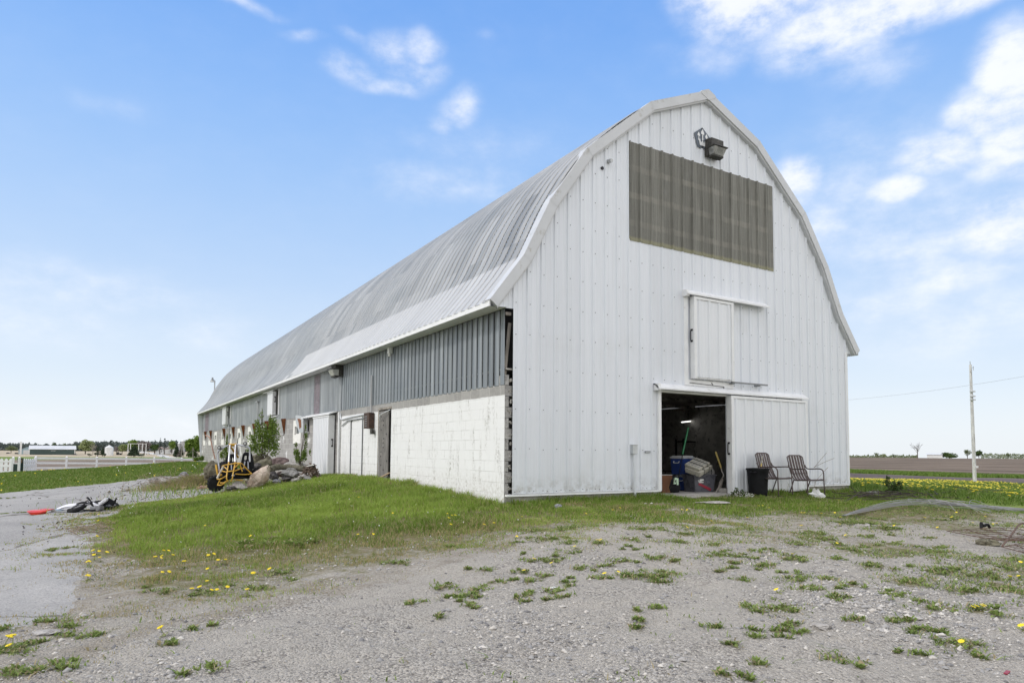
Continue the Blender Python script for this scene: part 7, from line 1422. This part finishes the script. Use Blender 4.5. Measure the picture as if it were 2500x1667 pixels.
# loose stones of the gravel yard
def pebbles():
    rg = np.random.default_rng(71); N = 330000; r = 1.6+13*rg.random(N)**.85; a = np.radians(rg.uniform(-46, 44, N))+atan2(FW[0], FW[1]); x = CAM[0]+r*np.sin(a); y = CAM[1]+r*np.cos(a); f = fbm(x, y, .8, 4, 3); f2 = fbm(x, y, 3., 3, 13); g = green_of(x, y)
    q = ground(2200, 1490); mound = np.exp(-((x-q[0])**2+(y-q[1])**2)/1.1); pr = np.clip((f-.40)*2.2+(f2-.5)*1.4, .04, .9)*(1-g*.9)*(1-.75*track_of(x, y))+mound*.6; k = (rg.random(N) < pr*.7) & ~inpoly(x, y, ASPH) & (y < -.3); x, y, r, mound = x[k], y[k], r[k], mound[k]; n = len(x)
    s = np.clip(np.exp(rg.normal(-5.05, .6, n)), .003, .03)*(1+.15*mound); z = hgt(x, y)
    base = np.array([(1, 0, 0), (-1, 0, 0), (0, 1, 0), (0, -1, 0), (0, 0, 1), (.6, .6, -.4), (-.6, -.6, -.4)], float); V = base[None]*rg.uniform(.6, 1.3, (n, 7, 3))*s[:, None, None]*np.array([1, .85, .6]); th = rg.uniform(0, 2*pi, n); c, s_ = np.cos(th), np.sin(th)
    X = V[:, :, 0]*c[:, None]-V[:, :, 1]*s_[:, None]+x[:, None]; Y = V[:, :, 0]*s_[:, None]+V[:, :, 1]*c[:, None]+y[:, None]; Zz = V[:, :, 2]+z[:, None]+s[:, None]*.15; V = np.stack([X, Y, Zz], 2).reshape(-1, 3)
    t = np.array([(0, 2, 4), (2, 1, 4), (1, 3, 4), (3, 0, 4), (0, 5, 2), (1, 6, 3), (2, 5, 1), (3, 6, 0)]); T = (np.arange(n)[:, None, None]*7+t[None]).reshape(-1, 3)
    tt = NT('pebble'); rv = tt.attr('tint'); cr = tt.N.new('ShaderNodeValToRGB'); tt.L.new(rv, cr.inputs[0]); e = cr.color_ramp.elements; e[0].position = 0; e[0].color = (.15, .145, .145, 1); e[1].position = 1; e[1].color = (.58, .55, .51, 1)
    for p_, c_ in ((.25, (.28, .275, .275, 1)), (.6, (.40, .385, .37, 1)), (.85, (.50, .47, .43, 1))): q_ = cr.color_ramp.elements.new(p_); q_.color = c_
    tt.fin(cr.outputs[0], .85, 0, .2); o = link('gravel', np_mesh('gravel', V, tris=T, attrs={'tint': np.repeat(np.clip(rg.random(n)+.10*np.repeat(mound, 1), 0, 1), 7)}), tt.m); tag(o, 'loose grey stones of the gravel yard', 'gravel', None, 'stuff')
pebbles()
def crumbs():
    rg = np.random.default_rng(72); pts = []
    for px, py, n, sp in ((345, 1186, 130, .9), (372, 1192, 90, .8), (460, 1203, 120, 1.0), (500, 1205, 120, .9), (300, 1205, 50, 1.4), (150, 1290, 26, 1.6), (90, 1330, 22, 1.4), (215, 1278, 60, .5), (60, 1232, 20, 1.2), (560, 1200, 90, .7)):
        p = ground(px, py); pts.append(np.stack([rg.normal(p[0], sp, n), rg.normal(p[1], sp*1.4, n)], 1))
    P_ = np.concatenate(pts); V, Q, T = leaf_cloud(np.stack([P_[:, 0], P_[:, 1], hgt(P_[:, 0], P_[:, 1])+.008], 1), .02, rg, .8); o = link('asphalt_crumbs', np_mesh('asphalt_crumbs', V, quads=Q), MATS['dark_twig']); tag(o, 'dark crumbs and chips scattered on the asphalt', 'debris', None, 'stuff')
crumbs()

# shrubs by the long wall and the sapling by the meadow
def shrub(label, px, top, base, wpx, dep, lob, n, mat, leaf, name='shrub', stems=6, seed=1, b=None):
    b = at_d(px, base, dep) if b is None else b; H = (base-top)/F_PX*dep; Wd = wpx/2/F_PX*dep; rg = np.random.default_rng(seed); r = empty(name, b, CY, label, 'shrub'); L_ = [(u*Wd, rg.uniform(-.12, .12)*Wd, v*H, ru*Wd, ru*Wd*.8, rv*H) for u, v, ru, rv in lob]
    V, Q, T = leaf_cloud(lobes(rg, n, L_, .5), leaf, rg); link('foliage', np_mesh('foliage', V, quads=Q, attrs={'tint': T}), bpy.data.materials[mat], r); m = MB(); rr = random.Random(seed)
    for i in range(stems): q = L_[i % len(L_)]; m.tube(arc([(rr.uniform(-.1, .1)*Wd, 0, -.05), (q[0]*.4+rr.uniform(-.05, .05), q[1], q[2]*.5), (q[0], q[1], q[2]+q[5]*.6)], 4), .010, 5)
    m.build('stems', MATS['trunk_bark'], r); return r
shrub('tall leafy shrub growing against the block wall behind the rubble', 642, 996, 1122, 92, 21.6, [(-.12, .80, .14, .13), (-.10, .93, .08, .09), (.30, .80, .12, .10), (.5, .70, .26, .14), (.62, .52, .34, .2), (-.2, .58, .36, .18), (-.62, .40, .30, .12), (0, .28, .5, .22), (-.78, .20, .2, .10), (.62, .25, .32, .2), (-.35, .70, .18, .1), (.1, .45, .5, .25), (-.45, .24, .3, .12)], 5200, 'leaf_spring', .032, stems=10, seed=3)
shrub('slender climbing shrub on the grey block wall left of the sliding door', 735, 1028, 1134, 46, 20.6, [(.35, .86, .10, .1), (.42, .66, .18, .12), (.42, .47, .2, .14), (.34, .22, .36, .16), (-.5, .26, .34, .12), (-.62, .46, .2, .06), (-.3, .12, .42, .1), (.92, .3, .12, .1), (-.75, .30, .15, .1)], 1500, 'leaf_spring', .026, stems=7, seed=4)
shrub('young shrub behind the kart against the far block wall', 549, 1058, 1128, 32, 23.5, [(.2, .85, .14, .14), (.15, .62, .25, .15), (0, .4, .4, .18), (-.5, .25, .3, .15), (.3, .2, .45, .2)], 1000, 'leaf_spring', .03, stems=5, seed=5)
shrub('green weeds at the far corner of the barn', 486, 1110, 1126, 30, 50, [(0, .4, .7, .35), (-.5, .3, .5, .3), (.5, .5, .4, .4)], 700, 'leaf_spring', .06, stems=3, seed=6)
p = gr(2182, 1206); shrub('leafy green sapling at the edge of the meadow right of the barn', 2182, 1160, 1206, 52, depth(p), [(-.55, .85, .2, .16), (-.6, .6, .3, .2), (.1, .5, .45, .25), (.6, .55, .3, .22), (-.1, .25, .6, .25), (.75, .35, .2, .18)], 420, 'leaf_deep', .038, stems=8, seed=7, b=p)
p = gr(1799, 1213); r = shrub('small white-flowered plant at the foot of the sliding door', 1799, 1186, 1213, 44, depth(p), [(-.3, .55, .4, .35), (.3, .4, .5, .3), (-.7, .3, .3, .25), (.8, .25, .3, .2)], 260, 'leaf_deep', .022, name='flowering_plant', stems=5, seed=8, b=p+np.array([0, -.05, 0]))
rg = np.random.default_rng(9); fp = np.stack([rg.uniform(-.13, .30, 90), rg.uniform(-.15, .0, 90), rg.uniform(.01, .10, 90)], 1); V, Q, T = leaf_cloud(fp, .014, rg, .9); link('blossom', np_mesh('blossom', V, quads=Q), MATS['puff_white'], r)
# bare stick, brush, twigs
def twigs(name, label, cat, fn, n, mat, seed, r0=.006, kind='stuff'):
    rr = random.Random(seed); m = MB()
    for _ in range(n): a, b = fn(rr); mid = (a+b)/2+Vector((rr.gauss(0, .04), rr.gauss(0, .04), rr.gauss(0, .03))); m.tube([a, mid, b], [r0*rr.uniform(.6, 1.2), r0*.8, r0*.4], 4, False)
    return tag(m.build(name, MATS[mat]), label, cat, None, kind)
r = MB().tube(arc([D_(525, 1120, 22.5), D_(519, 1095, 22.5), D_(513, 1070, 22.6), D_(502, 1062, 22.8)]), .02, 6).build('leaning_branch', MATS['pink_bark']); tag(r, 'reddish bare branch leaning left behind the kart', 'branch')
bz = Vector(tuple(gr(475, 1188)))
def fb(rr): c = bz+Vector((rr.gauss(0, .75), rr.gauss(0, .5), rr.uniform(.0, .34))); d = Vector((rr.gauss(0, 1), rr.gauss(0, 1), rr.gauss(0, .45))).normalized()*rr.uniform(.15, .55); return c-d, c+d
twigs('brush_heap', 'heap of dead grey brush between the pale boulder and the kart', 'brush', fb, 330, 'dry_twig', 81)
rg = np.random.default_rng(82); n = 5200; x = rg.normal(bz.x, .62, n); y = rg.normal(bz.y, .5, n); blades('dry_grass', x, y, hgt(x, y)+np.clip(.20*(1-np.hypot(x-bz.x, y-bz.y)/1.1), 0, 1), rg.uniform(.10, .3, n), rg.uniform(.008, .016, n), np.where(rg.random(n) < .72, .97, rg.random(n)*.8), rg, 1.1, 'grass_blade', 'dry and green grass tangled round the dead brush', 'grass')
n = 1300; q_ = gr(560, 1196); x = rg.normal(q_[0], 1.5, n); y = rg.normal(q_[1]+.6, 1.2, n); blades('rubble_grass', x, y, hgt(x, y), rg.uniform(.08, .22, n), rg.uniform(.008, .016, n), np.where(rg.random(n) < .2, .97, rg.random(n)*.8), rg, .9, 'grass_blade', 'grass growing between the rubble stones', 'grass')
q2_ = Vector(tuple(gr(2190, 1214)))
def ft(rr): c = q2_+Vector((rr.gauss(0, 1.5), rr.gauss(0, .45), rr.uniform(.03, .12))); d = Vector((rr.uniform(.5, 1.), rr.gauss(0, .5), rr.gauss(0, .08))).normalized()*rr.uniform(.3, .9); return c-d, c+d
twigs('cut_branches', 'dark cut branches lying in the grass right of the barn', 'branches', ft, 60, 'dark_twig', 83, .012)
q3_ = Vector(tuple(gr(222, 1290)))
def fe(rr): c = q3_+Vector((rr.gauss(0, .22), rr.gauss(0, .55), rr.uniform(.01, .05))); d = Vector((rr.gauss(0, .4), rr.uniform(.3, 1), rr.gauss(0, .06))).normalized()*rr.uniform(.08, .35); return c-d, c+d
twigs('edge_sticks', 'brown sticks at the edge of the bank and the asphalt', 'sticks', fe, 60, 'dry_twig', 84)
m = MB()
for px0, py0, px1, py1, dd in ((1975, 1150, 2037, 1118, 17.2), (1972, 1165, 2018, 1105, 17.2), (1990, 1180, 2022, 1140, 17.1)): a = np.array(at_d(px0, py0, dd)); b = np.array(at_d(px1, py1, dd)); m.tube(arc([tuple(a-np.array([0, 0, .35])), tuple(a), tuple((a+b)/2+np.array([0, 0, .03])), tuple(b)]), .004, 4)
tag(m.build('dry_weed_stalk', MATS['dry_twig']), 'dry weed stalks arching up behind the right lawn chair', 'weed')
# wire and rusty panels on the right, slab by the corner
plain('wire_grey', (.34, .335, .34), .5, .5, .15, 9); plain('wire_rust', (.13, .085, .065), .8, .2, .3, 12)
W_ = [(2062, 1262, .01), (2110, 1253, .06), (2190, 1243, .14), (2260, 1240, .16), (2330, 1243, .12), (2400, 1247, .10), (2470, 1250, .08), (2560, 1254, .05)]; base = [gr(px, py) for px, py, _ in W_]; rr = random.Random(14); m = MB()
for k in range(15):
    o1, o2, o3 = rr.gauss(0, .06), rr.gauss(0, .04), rr.uniform(.2, 1); q = []
    for i, p in enumerate(base): s_ = min(1, i/2.2); q.append((p[0]+o1*s_+rr.gauss(0, .02), p[1]+o2*s_*(1+.5*i)+rr.gauss(0, .02), p[2]+.02+W_[i][2]*o3))
    m.tube(arc(q, 4), .005, 4, False)
for k in range(9):
    a = base[2]+(base[5]-base[2])*rr.random(); m.tube(arc([(a[0], a[1], a[2]+.12), (a[0]+rr.gauss(0, .2), a[1]+rr.gauss(-.25, .2), a[2]+.2), (a[0]+rr.gauss(.2, .3), a[1]-rr.uniform(.3, .9), a[2]+.02)]), .005, 4, False)
tag(m.build('wire_bundle', MATS['wire_grey']), 'long bundle of grey fence wire lying along the edge of the meadow', 'wire')
def wire_panel(label, c, nx, ny, dx):
    P0 = [np.array(gr(*q)) for q in c]; r = empty('wire_mesh', P0[0], 0, label, 'panel', 'rusty wire panels on the gravel'); Lr = lambda s, t: tuple(((P0[0]*(1-s)+P0[1]*s)*(1-t)+(P0[3]*(1-s)+P0[2]*s)*t)-P0[0]+np.array([0, 0, .045+.02*sin(7*s+3*t)])); m = MB()
    for i in range(nx+1): m.tube([Lr(i/nx, t) for t in (0, .33, .66, 1)], .0045, 5)
    m.build('long_rods', MATS['wire_rust'], r); m = MB()
    for j in range(ny+1): m.tube([Lr(s, j/ny) for s in (0, .5, 1)], .006, 5)
    m.build('cross_rods', MATS['wire_rust'], r); return r
wire_panel('large rusty wire panel lying flat on the gravel at the right edge', [(2312, 1303), (2460, 1330), (2640, 1338), (2480, 1296)], 9, 4, 0); wire_panel('smaller rusty wire panel in front of the large one', [(2446, 1343), (2540, 1366), (2640, 1362), (2560, 1330)], 9, 4, 0)
a = np.array(gr(2447, 1342))+np.array([0, 0, .05]); b = np.array(at_d(2492, 1278, depth(a)+.8)); r = MB().tube(arc([tuple(a), tuple((a+b)/2), tuple(b), tuple(b+np.array([.35, .0, -.05]))]), .012, 6).build('bent_rod', MATS['wire_rust']); tag(r, 'bent rusty rod rising between the two wire panels', 'rod')
a = np.array(at_d(2015, 1207, 17.4)); r = MB().box((10.55, -.75, -.45), (12.9, -.42, -.19)).build('concrete_kerb', MATS['concrete'], bevel=.02); tag(r, 'pale concrete kerb block in the grass off the barn corner', 'kerb')
p = gr(2461, 1645); r = MB().bar((-.03, 0, .008), (.03, .01, .012), .02, .006).build('pink_scrap', MATS['red_plastic']); r.location = tuple(p); tag(r, 'tiny pink plastic scrap on the gravel at the lower right', 'scrap')
p = gr(1346, 1438); r = MB().bar((-.06, 0, .008), (.06, .02, .012), .035, .006).build('white_scrap', MATS['white_sack']); r.location = tuple(p); tag(r, 'small white paper scrap on the gravel', 'scrap')
p = gr(2396, 1298); rr = random.Random(2); r = MB().tube(arc([(0, 0, .05), (.05, .02, .13), (.12, .03, .08), (.2, .0, .10), (.26, 0, .05)]), .022, 6).build('black_strap', MATS['black_plastic']); r.location = tuple(p); tag(r, 'black rubber strap lying on the rusty wire panel', 'strap')
